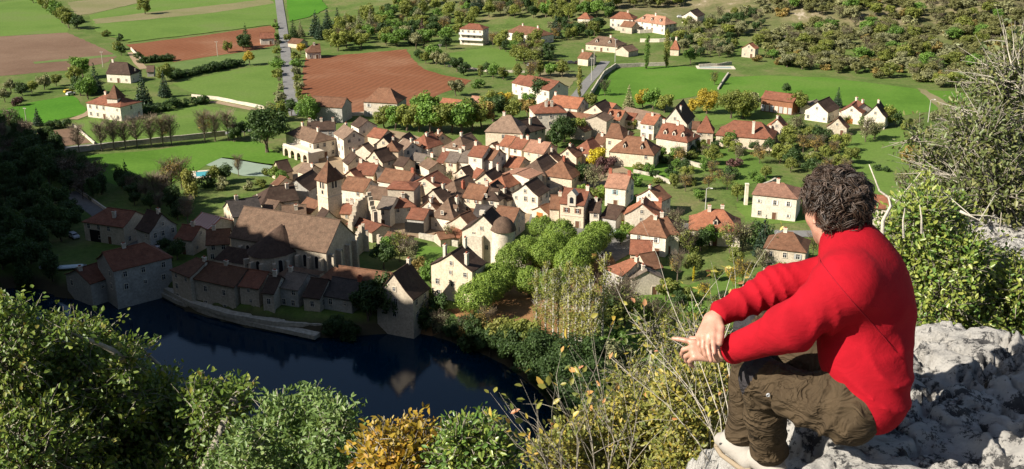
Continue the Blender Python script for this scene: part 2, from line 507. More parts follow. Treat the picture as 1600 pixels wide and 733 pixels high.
FIELDS = [
    ('meadow', [(-40, 8), (62, -4), (108, 46), (105, 51), (0, 57), (-40, 60)], FM, 'pale green meadow at the far left top corner'),
    ('field', [(105, 4), (255, -14), (300, -14), (140, 22), (120, 24)], FO, 'tan stubble strip at the top beyond the lone tree'),
    ('meadow', [(140, 24), (300, -14), (431, -14), (436, 38), (200, 67), (150, 50)], FM, 'large green field around the lone round tree'),
    ('field', [(145, 31), (225, 21), (420, -2), (428, 6), (330, 21), (235, 31), (150, 38)], FO, 'straw coloured band across the large green field'),
    ('ploughed_field', [(-40, 56), (0, 57), (105, 51), (140, 66), (183, 88), (163, 99), (108, 110), (0, 119), (-40, 122)], FB, 'brown ploughed field at the far left'),
    ('field', [(52, 97), (180, 85), (184, 88), (54, 100)], FP, 'thin grass strip across the brown ploughed field'),
    ('ploughed_field', [(196, 70), (300, 58), (430, 39), (433, 70), (400, 78), (272, 97), (236, 92), (212, 82)], FR, 'narrow red ploughed field left of the straight road'),
    ('meadow', [(272, 98), (434, 74), (436, 98), (375, 104), (268, 124), (250, 110)], FP, 'grass strip between red field and hedgerow'),
    ('meadow', [(268, 131), (375, 108), (436, 100), (442, 150), (440, 168), (400, 170), (315, 150)], FM, 'green pasture left of the straight road'),
    ('lawn', [(-40, 182), (0, 173), (60, 158), (112, 149), (124, 158), (137, 178), (60, 194), (0, 182)], FV, 'vivid green lawn left of the turreted villa'),
    ('meadow', [(115, 189), (170, 181), (315, 164), (400, 178), (388, 199), (345, 206), (150, 225)], FM, 'meadow in front of the turreted villa'),
    ('meadow', [(100, 246), (230, 236), (330, 222), (400, 220), (452, 247), (438, 262), (345, 247), (322, 258), (290, 280), (200, 300), (140, 270)], FG, 'sunny grass below the lane of bare trees'),
    ('garden_soil', [(58, 206), (115, 200), (142, 223), (98, 229), (60, 222)], FB, 'brown garden plot beside the lane'),
    ('tennis_court', [(322, 258), (348, 246), (440, 258), (442, 276), (380, 275)], surf('court_surface', (0.20, 0.25, 0.19), 0.08, 0.2, 0.9, 0), 'grey green tennis court beside the village'),
    ('ploughed_field', [(478, 90), (560, 84), (636, 77), (645, 92), (662, 108), (700, 119), (737, 126), (722, 136), (690, 146), (662, 160), (600, 178), (540, 180), (466, 160)], FR, 'big red ploughed field above the village'),
    ('meadow', [(446, -14), (490, -14), (513, 13), (480, 28), (452, 34)], FV, 'vivid green field right of the straight road'),
    ('meadow', [(678, 87), (760, 74), (806, 80), (806, 106), (745, 106), (706, 100)], FM, 'green pasture below the white hillside villa'),
    ('meadow', [(957, 109), (1020, 103), (1068, 103), (1137, 115), (1122, 141), (1080, 152), (1035, 161), (960, 170), (920, 155)], FG, 'large vivid green meadow behind the village'),
    ('meadow', [(1142, 120), (1200, 118), (1289, 121), (1433, 139), (1452, 152), (1470, 170), (1404, 183), (1320, 165), (1243, 172), (1200, 170), (1124, 150), (1126, 134)], FG, 'vivid green field below the far hillside'),
    ('meadow', [(1446, 140), (1540, 146), (1540, 172), (1480, 168)], FG, 'vivid green field beyond the grass track'),
    ('path', [(1433, 138), (1448, 141), (1500, 172), (1510, 190), (1470, 188), (1462, 165)], FO, 'grassy track between two green fields'),
    ('meadow', [(1140, 152), (1190, 166), (1250, 176), (1250, 184), (1180, 186), (1100, 200), (1085, 180)], FM, 'grass below the long red barn'),
    ('meadow', [(1325, 206), (1380, 204), (1440, 196), (1500, 230), (1500, 310), (1440, 320), (1352, 300), (1340, 270), (1325, 240)], FM, 'green pasture right of the hedges'),
    ('meadow', [(1150, 318), (1260, 318), (1260, 348), (1165, 350)], FM, 'lawn in front of the white villa with shutters'),
    ('lawn', [(1070, 210), (1110, 222), (1180, 245), (1215, 280), (1160, 290), (1060, 262)], FM, 'garden grass below the tall chimney house'),
    ('meadow', [(985, 448), (1030, 434), (1075, 446), (1130, 425), (1180, 432), (1235, 405), (1290, 412), (1320, 450), (1290, 520), (1230, 548), (1160, 530), (1100, 560), (1040, 540), (1000, 520)], FM, 'bright garden grass right of the poplars'),
    ('lawn', [(655, 383), (700, 388), (702, 405), (680, 425), (650, 410)], FG, 'small green lawn behind the white gable house'),
    ('meadow', [(900, 545), (1010, 520), (1040, 590), (960, 620), (880, 600)], FM, 'rough grass below the poplars'),
    ('lawn', [(960, 245), (1000, 243), (1055, 262), (1060, 285), (1000, 282), (975, 262)], FG, 'garden grass below the brown hip roofed house'),
    ('garden_soil', [(1050, 240), (1062, 232), (1080, 238), (1070, 250)], DIRT, 'pale soil beside garden wall'),
    ('field', [(830, 130), (850, 107), (905, 118), (890, 138), (868, 142)], FO, 'dry vegetable plot behind the white school building'),
]
for nm, px, mt, lb in FIELDS:
    drape(nm, px, mt, 0.05 if nm not in ('field', 'path', 'lawn') else 0.09, lb)
road('road', [(463, 182), (455, 160), (449, 110), (445, 70), (440, 30), (434, -12)], 5.4, ASPH, 0.13, 'straight grey country road running away at left')
road('road', [(760, 345), (790, 330), (830, 310), (852, 288), (846, 268), (858, 262)], 6, ASPD, 0.11, 'village street climbing past the dark roofed white house')
drape('village_square', [(826, 352), (842, 312), (862, 322), (985, 352), (1000, 356), (992, 392), (962, 410), (955, 448), (935, 470), (905, 420), (850, 385)], ASPD, 0.14, 'grey asphalt village square in front of the school', 'square')
road('road', [(985, 352), (1060, 352), (1090, 358), (1150, 361), (1230, 366), (1300, 366), (1420, 360)], 5.5, ASPH, 0.17, 'road leaving the square to the right')
road('road', [(946, 96), (935, 110), (915, 132), (903, 148), (892, 160)], 5.0, ASPH, 0.12, 'pale road along the walled green meadow')
road('road', [(-20, 242), (98, 232), (180, 224), (260, 217), (340, 210), (395, 203)], 4.0, ASPH, 0.12, 'lane lined with bare trees at left')
road('path', [(300, 158), (340, 160), (400, 172), (440, 180)], 4.0, DIRT, 0.12, 'pale farm track between two meadows')
road('path', [(114, 187), (138, 178), (150, 168)], 4.0, DIRT, 0.16, 'gravel drive to the turreted villa')
road('path', [(205, 82), (215, 98), (225, 108)], 4.0, DIRT, 0.16, 'track beside the far dark roofed farmhouse')
road('road', [(112, 300), (150, 328), (190, 358), (235, 396)], 6.0, ASPD, 0.12, 'shaded road to the mill')
drape('path', [(640, 512), (700, 485), (760, 480), (800, 440), (860, 400), (955, 400), (965, 450), (940, 500), (900, 545), (840, 560), (740, 512)], LEAFY, 0.07, 'brown leaf covered ground under the plane trees', 'ground')
drape('path', [(560, 200), (620, 205), (760, 240), (830, 262), (880, 285), (900, 262), (960, 245), (1000, 262), (960, 300), (860, 320), (820, 350), (700, 380), (600, 360), (520, 370), (440, 330), (420, 290), (470, 255), (480, 235)], DIRT, 0.06, 'pale paved lanes between the village houses', 'lane')
# ------------------------------------------------------------------ houses
CAMP = Vector((0, 0, CAMZ))
_proto = {}

def pm(key, fn):
    """shared mesh data of a small part, made once"""
    if key not in _proto: _proto[key] = fn()
    return _proto[key]

def raw(mb, name, mats):
    me = bpy.data.meshes.new(name); me.from_pydata(mb.v, [], mb.f)
    for m in mats: me.materials.append(m)
    me.polygons.foreach_set('material_index', mb.m); me.update()
    return me

def win_frame(w, h, mat):
    def f():
        b = MB(); t = 0.16
        for c, s in (((0, -0.03, h / 2 + t / 2), (w + 2 * t, 0.12, t)), ((0, -0.05, -h / 2 - t / 2), (w + 2 * t + .1, 0.18, t)), ((-w / 2 - t / 2, -0.03, 0), (t, 0.12, h)), ((w / 2 + t / 2, -0.03, 0), (t, 0.12, h))):
            b.box(c, s)
        return raw(b, 'window', [M[mat]])
    return pm(('wf', w, h, mat), f)

def win_pane(w, h):
    def f():
        b = MB(); b.box((0, -0.012, 0), (w - 0.01, 0.05, h - 0.01))
        b.box((0, -0.045, 0), (0.07, 0.03, h - 0.02), mi=1); b.box((0, -0.043, h * 0.12), (w - 0.02, 0.026, 0.06), mi=1)
        return raw(b, 'pane', [M['glass'], M['sh_white']])
    return pm(('wp', w, h), f)

def win_shutter(w, h, mat):
    def f():
        b = MB(); b.box((0, -0.07, 0), (w * 0.52, 0.05, h + 0.1))
        for k in range(3): b.box((0, -0.105, (k - 1) * h * 0.35), (w * 0.5, 0.02, 0.08))
        return raw(b, 'shutter', [M[mat]])
    return pm(('ws', w, h, mat), f)

def door_mesh(w, h, mat):
    def f():
        b = MB(); b.box((0, -0.02, h / 2), (w, 0.08, h), mi=0)
        t = 0.18
        b.box((0, -0.04, h + t / 2), (w + 2 * t, 0.14, t), mi=1); b.box((-w / 2 - t / 2, -0.04, h / 2), (t, 0.14, h), mi=1); b.box((w / 2 + t / 2, -0.04, h / 2), (t, 0.14, h), mi=1)
        return raw(b, 'door', [M[mat], M['stonetrim']])
    return pm(('d', w, h, mat), f)

def chimney_mesh(w, h, mat):
    def f():
        b = MB(); b.box((0, 0, h / 2 - 0.8), (w, w * 0.7, h + 0.0 + 0.8), mi=0); b.box((0, 0, h - 0.33), (w + 0.18, w * 0.7 + 0.18, 0.16), mi=0)
        b.box((-w * 0.2, 0, h - 0.1), (w * 0.25, w * 0.28, 0.36), mi=1); b.box((w * 0.2, 0, h - 0.1), (w * 0.25, w * 0.28, 0.36), mi=1)
        return raw(b, 'chimney', [M[mat], M['brick']])
    return pm(('c', w, h, mat), f)

def dormer_mesh(w, wall, roof):
    def f():
        b = MB(); h = 1.25; d = 2.4
        b.add([(-w / 2, 0, 0), (w / 2, 0, 0), (w / 2, 0, h), (0, 0, h + 0.7), (-w / 2, 0, h), (-w / 2, d, 0), (w / 2, d, 0), (w / 2, d, h), (-w / 2, d, h)],
              [(0, 1, 2, 3, 4), (1, 6, 7, 2), (5, 0, 4, 8)], 0)
        b.add([(-w / 2 - .2, -.2, h - .12), (0, -.2, h + .78), (w / 2 + .2, -.2, h - .12), (-w / 2 - .2, d, h - .12), (0, d, h + .78), (w / 2 + .2, d, h - .12)], [(0, 1, 4, 3), (1, 2, 5, 4)], 1)
        b.box((0, -0.03, h * 0.55), (w * 0.5, 0.06, h * 0.75), mi=2)
        return raw(b, 'dormer', [M[wall], M[roof], M['glass']])
    return pm(('dm', w, wall, roof), f)

def put(name, me, parent, loc, rz=0.0):
    o = bpy.data.objects.new(name, me); C.objects.link(o); o.parent = parent
    o.location = loc; o.rotation_euler = (0, 0, rz)
    return o

HOUSES = {}

def add_openings(root, wall, A, n, L, h, rng, wspec, sh, z0=0.0, doors=1, dmat='door_wood', attic=0.0):
    """windows and doors along one wall; A start point, n outward normal (local), wall direction left-to-right seen from outside"""
    d = Vector((-n[1], n[0], 0))
    rz = math.atan2(n[1], n[0]) + math.pi / 2
    st = max(1, int((h + 0.4) / 2.7))
    cols = max(1, int(round(L / wspec))) if L > 2.4 else 0
    for s in range(st):
        zc = z0 + 1.55 + s * (h / st if st > 1 else 2.6)
        if h < 3.3: zc = z0 + h * 0.52
        for c in range(cols):
            x = (c + 0.5) / cols * L + (0 if cols > 3 else rng.uniform(-0.25, 0.25))
            if rng.random() < 0.24: continue
            p = Vector(A) + d * x
            if s == 0 and doors and c == cols // 2:
                put('door', door_mesh(1.15, 2.15, dmat), wall, (p.x + n[0] * 0.02, p.y + n[1] * 0.02, z0), rz)
                continue
            w, hh = (0.85, 1.3) if h > 3.3 else (0.75, 0.85)
            if s == st - 1 and st > 2: hh = 1.0
            if rng.random() < 0.25: w, hh = 0.6, 0.8
            fr = put('window', win_frame(w, hh, 'stonetrim'), wall, (p.x + n[0] * 0.02, p.y + n[1] * 0.02, zc), rz)
            put('pane', win_pane(w, hh), fr, (0, 0, 0))
            if sh and rng.random() < 0.75:
                put('shutter', win_shutter(w, hh, sh), fr, (-w * 0.8, 0, 0)); put('shutter', win_shutter(w, hh, sh), fr, (w * 0.8, 0, 0))
    if attic > 2.2:
        p = Vector(A) + d * (L / 2)
        fr = put('window', win_frame(0.7, 0.9, 'stonetrim'), wall, (p.x + n[0] * 0.02, p.y + n[1] * 0.02, z0 + h + attic * 0.28), rz)
        put('pane', win_pane(0.7, 0.9), fr, (0, 0, 0))

def house(key, x1, y1, x2, y2, D, h, r, ends, wall, roof, label, ch=(), dor=0, sh=None, win=True, doors=1, wspec=3.1, dmat='door_wood', cat='house', group=None, name='house', chm=None, zoff=0.0, over=0.35, flare=0.07, base=0.0, dw=1.3, seed=None):
    """x1,y1 - x2,y2: the two ends of the ridge in the photograph; D depth, h wall height, r roof rise (metres)"""
    D *= 1.05; wspec *= 1.2
    if abs(y2 - y1) < 0.13 * abs(x2 - x1): y2 += .025 * (x2 - x1); y1 -= .025 * (x2 - x1)
    rng = random.Random(sum(ord(c) * (i + 3) for i, c in enumerate(key)))
    zg = base
    for _ in range(6):
        a = at_plane(x1, y1, zg + h + r + zoff); b = at_plane(x2, y2, zg + h + r + zoff)
        mid = (a + b) / 2
        zn = hz(mid.x, mid.y)
        if base == 0.0: zg = 0.5 * zg + 0.5 * max(zn, -0.2) if _ else max(zn, -0.2)
    v = b - a
    if v.x < 0 or (abs(v.x) < 1e-6 and v.y < 0): pass
    yaw = math.atan2(v.y, v.x)
    Lr = max(v.length, 0.02)
    e1 = D * 0.5 * 0.8 if ends[0] == 'h' else 0.0
    e2 = D * 0.5 * 0.8 if ends[1] == 'h' else 0.0
    xa, xb = -Lr / 2, Lr / 2
    fa, fb = xa - e1, xb + e2
    if ends[0] == 'g': fa += 0.25
    if ends[1] == 'g': fb -= 0.25
    if fb - fa < 2: fa -= 1; fb += 1
    root = empty(name, (mid.x, mid.y, zg + zoff), yaw, label, cat, group)
    hd = D / 2
    wm = MB(); bz = -6.5 if group == 'houses along the river' else -1.2
    wm.add([(fa, -hd, bz), (fb, -hd, bz), (fb, hd, bz), (fa, hd, bz), (fa, -hd, h), (fb, -hd, h), (fb, hd, h), (fa, hd, h)], [(0, 1, 5, 4), (2, 3, 7, 6)])
    for X, i0, i1, e in ((fa, 3, 0, ends[0]), (fb, 1, 2, ends[1])):
        ys = (hd, -hd) if X == fa else (-hd, hd)
        if e == 'g':
            t = 0.55
            zr = h + r - 0.1; zm = h + r * (1 - t) - flare * r - 0.12
            wm.add([(X, ys[0], bz), (X, ys[1], bz), (X, ys[1], h - 0.02), (X, ys[1] * t, zm), (X, 0, zr), (X, ys[0] * t, zm), (X, ys[0], h - 0.02)], [(0, 1, 2, 3, 4, 5, 6)])
        else:
            wm.add([(X, ys[0], bz), (X, ys[1], bz), (X, ys[1], h), (X, ys[0], h)], [(0, 1, 2, 3)])
    wo = wm.build('wall', M['w_' + wall], root)
    # roof
    rb = MB(); th = 0.2; o = over
    zo = h - o * (r / hd) * 0.75
    E = {}
    for sx, X, e, ri in ((0, fa, ends[0], xa), (1, fb, ends[1], xb)):
        ex = X + (-o if sx == 0 else o) * (1.0 if e == 'h' else 0.8)
        for sy in (-1, 1):
            rp = Vector((ri if e == 'h' else ex, 0, h + r)); ep = Vector((ex, sy * (hd + o), zo))
            mp = rp.lerp(ep, 0.58); mp.z -= flare * r
            E[(sx, sy)] = (rp, mp, ep)
    def strip(c1, c2):
        A = E[c1]; B = E[c2]
        top = [A[2], B[2], A[1], B[1], A[0], B[0]]
        rb.add(top, [(0, 1, 3, 2), (2, 3, 5, 4)])
        rb.add([p - Vector((0, 0, th)) for p in top], [(1, 0, 2, 3), (3, 2, 4, 5)])
        rb.add([A[2], B[2], B[2] - Vector((0, 0, th)), A[2] - Vector((0, 0, th))], [(1, 0, 3, 2)])
    strip((0, -1), (1, -1)); strip((1, 1), (0, 1))
    for sx, e in ((0, ends[0]), (1, ends[1])):
        c1, c2 = ((0, 1), (0, -1)) if sx == 0 else ((1, -1), (1, 1))
        if e == 'h': strip(c1, c2)
        else:
            for c in (c1, c2):
                A = E[c]; dn = Vector((0, 0, th))
                rb.add([A[2], A[1], A[0], A[0] - dn, A[1] - dn, A[2] - dn], [(0, 1, 4, 5), (1, 2, 3, 4)])
    ro = rb.build('roof', M['r_' + roof], root)
    # ridge tiles
    k = MB(); k.tube([(xa - (0.2 if ends[0] == 'g' else 0), 0, h + r + 0.02), (xb + (0.2 if ends[1] == 'g' else 0), 0, h + r + 0.02)], 0.14, 6)
    k.build('ridge_tiles', M['r_' + roof], ro)
    # chimneys: (position along the ridge 0..1, offset across, height above ridge)
    if not ch and win and rng.random() < 0.55: ch = ((rng.choice((0.05, 0.95, 0.5)), rng.choice((0.0, -0.6)), rng.uniform(0.9, 1.4)),)
    for c in ch:
        t, off, hh = (c + (0, 1.2))[:3] if isinstance(c, tuple) and len(c) < 3 else (c if isinstance(c, tuple) else (c, 0.0, 1.2))
        zz = h + r * (1 - abs(off) / hd)
        put('chimney', chimney_mesh(0.95, hh + 0.4, chm or ('w_white' if rng.random() < 0.6 else 'w_pale')), ro, (xa + 0.4 + t * (xb - xa - 0.8), off, zz - 0.2))
    # which faces look towards the camera
    ca, sa = math.cos(yaw), math.sin(yaw)
    def facing(nl, pl):
        nw = Vector((nl[0] * ca - nl[1] * sa, nl[0] * sa + nl[1] * ca, 0))
        pw = Vector((mid.x + pl[0] * ca - pl[1] * sa, mid.y + pl[0] * sa + pl[1] * ca, h / 2))
        c = CAMP - pw; c.z = 0
        return nw.dot(c.normalized())
    W = fb - fa
    faces = [((0, -1), (fa, -hd, 0), W, (0, -hd), 0), ((1, 0), (fb, -hd, 0), D, (fb, 0), 1), ((0, 1), (fb, hd, 0), W, (0, hd), 0), ((-1, 0), (fa, hd, 0), D, (fa, 0), 2)]
    if win:
        best = max(faces, key=lambda f: facing(f[0], f[3]) * (1.0 if f[4] == 0 else 0.9))
        for nl, A, L, pc, kd in faces:
            if facing(nl, pc) > 0.12:
                at = r if kd and ends[kd - 1] == 'g' else 0
                add_openings(root, wo, A, nl, L, h, rng, wspec, sh, 0.0, doors if (nl, A, L, pc, kd) == best else 0, dmat, at)
    # dormers on the long slope facing the camera
    if dor:
        sgn = -1 if facing((0, -1), (0, -hd)) > facing((0, 1), (0, hd)) else 1
        for i in range(dor):
            x = xa + (i + 0.5) / dor * (xb - xa) if ends == 'gg' else fa + W * (i + 0.75) / (dor + 0.5)
            put('dormer', dormer_mesh(dw, 'w_pale', 'r_' + roof), ro, (x, sgn * hd * 0.72, h + r * 0.20), 0 if sgn < 0 else math.pi)
    HOUSES[key] = (root, wo, ro, dict(fa=fa, fb=fb, hd=hd, h=h, r=r, yaw=yaw, mid=mid, zg=zg, xa=xa, xb=xb))
    return root

V_ = 'village houses'
H = lambda *a, **k: house(*a, group=k.pop('group', V_), **k)
# --- west end of the village
H('mansard', 472, 196, 498, 205, 9, 6.2, 2.6, 'hh', 'white', 'dull', 'big white house with hipped dark roof above the arcaded terrace', ch=(0.0, 1.0), sh=None)
H('slateback', 480, 191, 524, 188, 8, 6.0, 2.0, 'gg', 'grey', 'dark', 'long dark roofed house with three chimneys behind the arcaded terrace house', ch=(0.05, 0.5, 0.95), chm='w_pale')
H('tallgable', 552.8, 203.8, 537, 194, 7.2, 7.8, 2.6, 'gg', 'white', 'greyb', 'tall house with plain grey gable beside the arcaded terrace house', doors=0)
H('twinwhite', 575, 188, 562, 182, 7.0, 7.0, 2.2, 'gg', 'white', 'dark', 'white house with dark right roof behind the tall grey gable', doors=1)
H('redlow', 584, 199, 606, 203, 7, 4.5, 2.2, 'gg', 'cream', 'red', 'low reddish roof stepping down behind the dark gabled row', win=False)
H('darkrow', 598, 214, 611, 207, 7, 4.5, 3, 'gg', 'cream', 'dark', 'dark roofed gabled house at the head of the top row')
H('darkrowb', 628, 214, 640, 206, 6, 4.5, 2.6, 'gg', 'stone', 'dull', 'small dark roof beside the narrow hipped house')
H('darkgable', 583.4, 235, 604, 229, 7, 5.2, 3.4, 'gg', 'cream', 'dark', 'dark roofed house with blank cream gable facing the tall grey gable', doors=0, wspec=5)
H('greyroof', 631, 216, 645, 222, 6.5, 5.2, 2.4, 'gg', 'white', 'greyb', 'white house with grey brown roof and shaded right gable', ch=(0.9,))
H('narrow', 612, 221, 615, 218, 5, 7.5, 2.4, 'hh', 'warm', 'brown', 'narrow hip roofed house squeezed between white neighbours', doors=0)
H('redten', 561, 254, 592, 255, 8, 4.6, 2.5, 'gg', 'cream', 'red', 'red roof with white chimney right of the bell tower', ch=(0.95, 0.05), chm='w_white')
H('brownel', 543, 276, 580, 279, 8.5, 5.0, 2.6, 'gg', 'white', 'brown', 'brown roof close behind the bell tower with white front', doors=1)
H('browntw', 579, 291, 618, 294, 8, 4.8, 2.2, 'gg', 'cream', 'dull', 'mottled brown roof left of the square stone block')
H('greyhip', 598, 307, 620, 308, 9, 5.6, 2.0, 'gg', 'pale', 'grey', 'two storey stone house with brick window surrounds', sh='sh_brown', wspec=2.6)
H('stoneblock', 626, 284, 636, 284, 7, 9.2, 1.0, 'hh', 'stone', 'red', 'square rough stone block rising above the brown roofs', win=False)
H('hipstone', 624, 309, 632, 308, 6, 5.0, 1.8, 'hh', 'grey', 'red', 'small red hip roof on grey stone wall beside the brick window house')
H('bigbrown', 602, 264, 648, 268, 9.5, 4.6, 2.6, 'gg', 'white', 'brown', 'wide brown roof with a brick chimney in the middle of the village', ch=(0.97,), chm='brick')
H('greyshed', 588, 270, 606, 268, 6, 4.0, 1.2, 'gg', 'white', 'grey', 'pale grey roofed shed beside the wide brown roof', win=False)
H('tinygable', 558, 243, 549, 236, 6, 4.5, 2.6, 'gg', 'pale', 'dark', 'dark gabled house behind the bell tower roof')
H('gardenshed', 430, 252, 449, 248.5, 6.5, 3.4, 3.0, 'gg', 'cream', 'dark', 'small dark roofed barn beside the tennis court', doors=0, win=False)
H('longdark', 461, 280, 488, 265, 8, 5.2, 3, 'gg', 'grey', 'dark', 'long dark roof with lit end gable left of the bell tower', doors=0)
H('ovalwin', 421, 292, 459, 287, 9, 4.2, 3.4, 'hg', 'stone', 'dark', 'dark roofed house with a row of small round windows left of the church', ch=((0.7, -1, 1.4),), doors=0)
H('brownsmall', 475, 254, 492, 258, 6, 3.6, 2, 'gg', 'cream', 'greyb', 'small brown roof at the foot of the arcaded terrace')
H('lowred', 437, 274, 447, 277, 6, 3.0, 1.8, 'gg', 'cream', 'brown', 'low brown roof half hidden by shrubs left of the village', win=False)
H('behindchurch', 440, 322, 478, 318, 8, 4.2, 2.4, 'gg', 'cream', 'dull', 'dull brown roof directly behind the long church roof', ch=((0.6, -1.5, 1.3),))
H('behindtower', 480, 308, 502, 316, 7, 4, 2.4, 'gg', 'white', 'brown', 'small brown roof at the left foot of the bell tower')
H('lilgable', 503, 324, 514, 330, 6, 3.6, 3.0, 'gg', 'white', 'dark', 'small dark gable right behind the church ridge', win=False)
H('rightfoot', 541, 318, 552, 318, 6, 5.2, 1.8, 'gg', 'warm', 'red', 'small red roofed house at the right foot of the bell tower')
# --- middle rows
H('hipwhite', 663, 210, 676, 206, 8.5, 5.0, 3.4, 'hg', 'white', 'red', 'white house with red hip end by the tree grove')
H('pinkwall', 684, 204, 692, 208, 7, 5.2, 2.6, 'gg', 'warm', 'brown', 'pinkish walled house beside the red hip end')
H('hiproof', 719, 213, 736, 207, 8.5, 5.0, 3.3, 'hg', 'white', 'dull', 'white house with brown hip and one pale blue window', sh='sh_blue')
H('veranda', 648, 239, 680, 243, 7, 3.6, 1.4, 'gg', 'pale', 'grey', 'grey roofed house with open veranda and greenery', wspec=2.2)
H('terra', 691, 236, 703, 237, 8, 4.6, 2.6, 'gg', 'white', 'red', 'red roofed terrace house left of the grey roofed ones', ch=(0.1,))
H('terrb', 703.5, 237, 722, 238, 8, 5.4, 2.2, 'gg', 'cream', 'grey', 'grey roofed terrace house with one brown shuttered window', sh='sh_brown')
H('terrc', 722, 235, 739, 235.6, 8, 5.6, 2.6, 'gg', 'white', 'grey', 'taller grey roofed terrace house left of the three storey one', sh='sh_brown')
H('terrd', 741, 226.5, 764, 228.5, 8, 9.0, 2.4, 'gg', 'white', 'red', 'three storey white house with brown shutters in the middle row', ch=(0.05,), sh='sh_brown', wspec=2.8)
H('terre', 765, 231, 781, 233.5, 8, 8.0, 2.4, 'gg', 'white', 'brown', 'tall brown roofed house right of the three storey one', ch=(0.9,))
H('creamgable', 662, 277, 684, 266, 11, 4.8, 3.0, 'gg', 'cream', 'red', 'broad red roof with wide cream gable in the village centre', ch=((0.1, -2.5, 1.4),), wspec=2.6)
H('hipdark', 709, 282, 732, 273, 8.5, 5.4, 3.4, 'hg', 'white', 'dull', 'brown hip roof with dark right slope and brick chimney', ch=((0.1, -2.6, 2.0),), chm='brick')
H('longbrown', 733, 287, 764, 289.5, 9, 5.2, 2.8, 'gg', 'cream', 'brown', 'wide brown roof with timber fronted shop below', sh='sh_brown', doors=2)
H('dormdark', 766, 289, 778, 281, 8, 5, 3.2, 'hg', 'pale', 'dark', 'dark right slope with two small dormers next to the wide brown roof', dor=2)
H('smallred', 784, 275, 796, 270, 7, 5.4, 2.4, 'hh', 'white', 'orange', 'small orange hip roof on white walls near the street', wspec=2.4)
H('midgable', 757.6, 270, 776, 260, 7.5, 5.2, 3, 'gg', 'cream', 'dark', 'stone gabled house with dark right slope below the three storey house', ch=((0.9, -1, 2.0),), chm='w_white')
H('gablea', 675.7, 296, 692, 290, 8, 5.5, 3.2, 'gg', 'stone', 'dark', 'brown stone gable with dark roof left of the steep dormer house', doors=0)
H('gableb', 669, 313, 684, 307, 6.5, 3.6, 2.8, 'gg', 'stone', 'brown', 'smaller stone gable in front of the brown stone gable')
H('steephip', 700, 310, 712, 304, 7.5, 4.2, 4.6, 'hg', 'white', 'dull', 'steep hipped roof with a white framed dormer', dor=1, ch=((0.6, -1.4, 1.6),))
H('stonegable', 718, 336, 735, 329, 9, 4.2, 3.2, 'gg', 'stone', 'brown', 'grey stone gable above the orange lean-to roof', win=False)
H('leanorange', 705, 355, 727, 356, 8, 2.2, 1.2, 'gg', 'warm', 'orange', 'low orange lean-to roof in front of the grey stone gable', win=False)
H('streetgrey', 744, 320, 771, 321, 8, 5.0, 2.2, 'gg', 'white', 'slate', 'blue grey slate roof behind the fortified manor')
H('manorred', 778, 322, 812, 324.5, 9, 5.0, 2.8, 'gg', 'pale', 'brown', 'long brown roof right behind the fortified manor', sh='sh_white')
H('barn', 643, 325, 671, 326, 8.5, 4.4, 1.6, 'gg', 'grey', 'red', 'red roofed open barn with black doorway', doors=0, win=False)
H('mansion', 786, 180, 799, 180, 12, 6.6, 4.6, 'hh', 'cream', 'greyb', 'large square house with grey brown hip roof above the village', ch=(0.0,), wspec=4.2)
H('mansionwing', 806, 190, 838, 182, 9, 5.2, 3.4, 'gg', 'pale', 'dark', 'dark roofed wing on the right of the square mansion', ch=((0.5, -2, 2.2),), doors=0)
H('orangehip', 850, 159, 862, 158, 11, 8.6, 3.0, 'hh', 'white', 'red', 'tall white house with orange hip roof and three chimneys', ch=((0, -2.4, 2), (1, -2.4, 2.2), (0.5, 1, 1.2)), wspec=3.4)
H('oranglong', 866, 149, 912, 152, 10, 5.4, 3.2, 'gg', 'white', 'orange', 'long orange roofed hall with tall arched windows', ch=(0.02,), wspec=5)
H('lowbrown', 887, 174, 925, 179, 7, 3.8, 2.0, 'gg', 'white', 'brown', 'low brown roof in front of the long orange hall')
H('wallhouse', 931, 181, 943, 174, 8, 6.6, 1.6, 'gg', 'stone', 'dull', 'tall blank stone walled house below the long orange hall', win=False)
H('darkgabled', 929, 162.6, 946, 155, 9, 4.8, 3.2, 'gg', 'cream', 'dark', 'cream gable with dark right slope beside the walled meadow', doors=0)
H('orangea', 948, 159, 963, 162, 7, 4.6, 2.2, 'gg', 'warm', 'orange', 'orange roof squeezed behind the cream gable with dark slope')
H('orangeb', 953, 171, 977, 172.5, 9, 4.6, 2.6, 'gg', 'cream', 'orange', 'broad orange roof with two skylights beside the bright red one', dor=2, win=False, dw=.7)
H('brightred', 978, 176, 996, 177, 7, 3.6, 1.8, 'gg', 'warm', 'red', 'bright red low roof left of the long brown barn', win=False)
H('longbarn', 978, 167, 1031, 178, 9, 4.0, 2.4, 'gg', 'grey', 'greyb', 'long grey brown barn roof at the edge of the meadow', win=False)
H('whiteorange', 1010, 177, 1032, 180, 9, 6.0, 2.6, 'gg', 'white', 'orange', 'white house with orange roof in front of the long brown barn', wspec=2.8, sh='sh_grey')
H('steepdark', 1055, 168, 1068, 155, 9, 4.0, 6.0, 'gg', 'white', 'dark', 'white gable with very steep dark roof by the meadow', ch=((0.2, -1.5, 2.0),))
H('manor', 1036, 192, 1068, 195, 10, 5.6, 4.2, 'gh', 'pale', 'red', 'manor with three stone dormers and brown shutters', ch=(0.0, 0.75), dor=3, sh='sh_brown', wspec=5)
H('brownhip', 980, 213, 1008, 214, 10.5, 5.2, 4.2, 'hh', 'cream', 'brown', 'cream house with brown hip roof and two tiny triangular dormers', ch=((1.0, -1, 1.6),), dor=2, dw=.9, wspec=3.8)
H('talltower', 955, 193, 968, 194, 8.5, 7.5, 3.6, 'gh', 'cream', 'brown', 'tall stone house with curved cream gable beside the blue car')
H('lowwing', 934, 209, 951, 210.5, 7.5, 4.6, 2.4, 'gg', 'stone', 'brown', 'brown roofed wing left of the tall curved gable', doors=1)
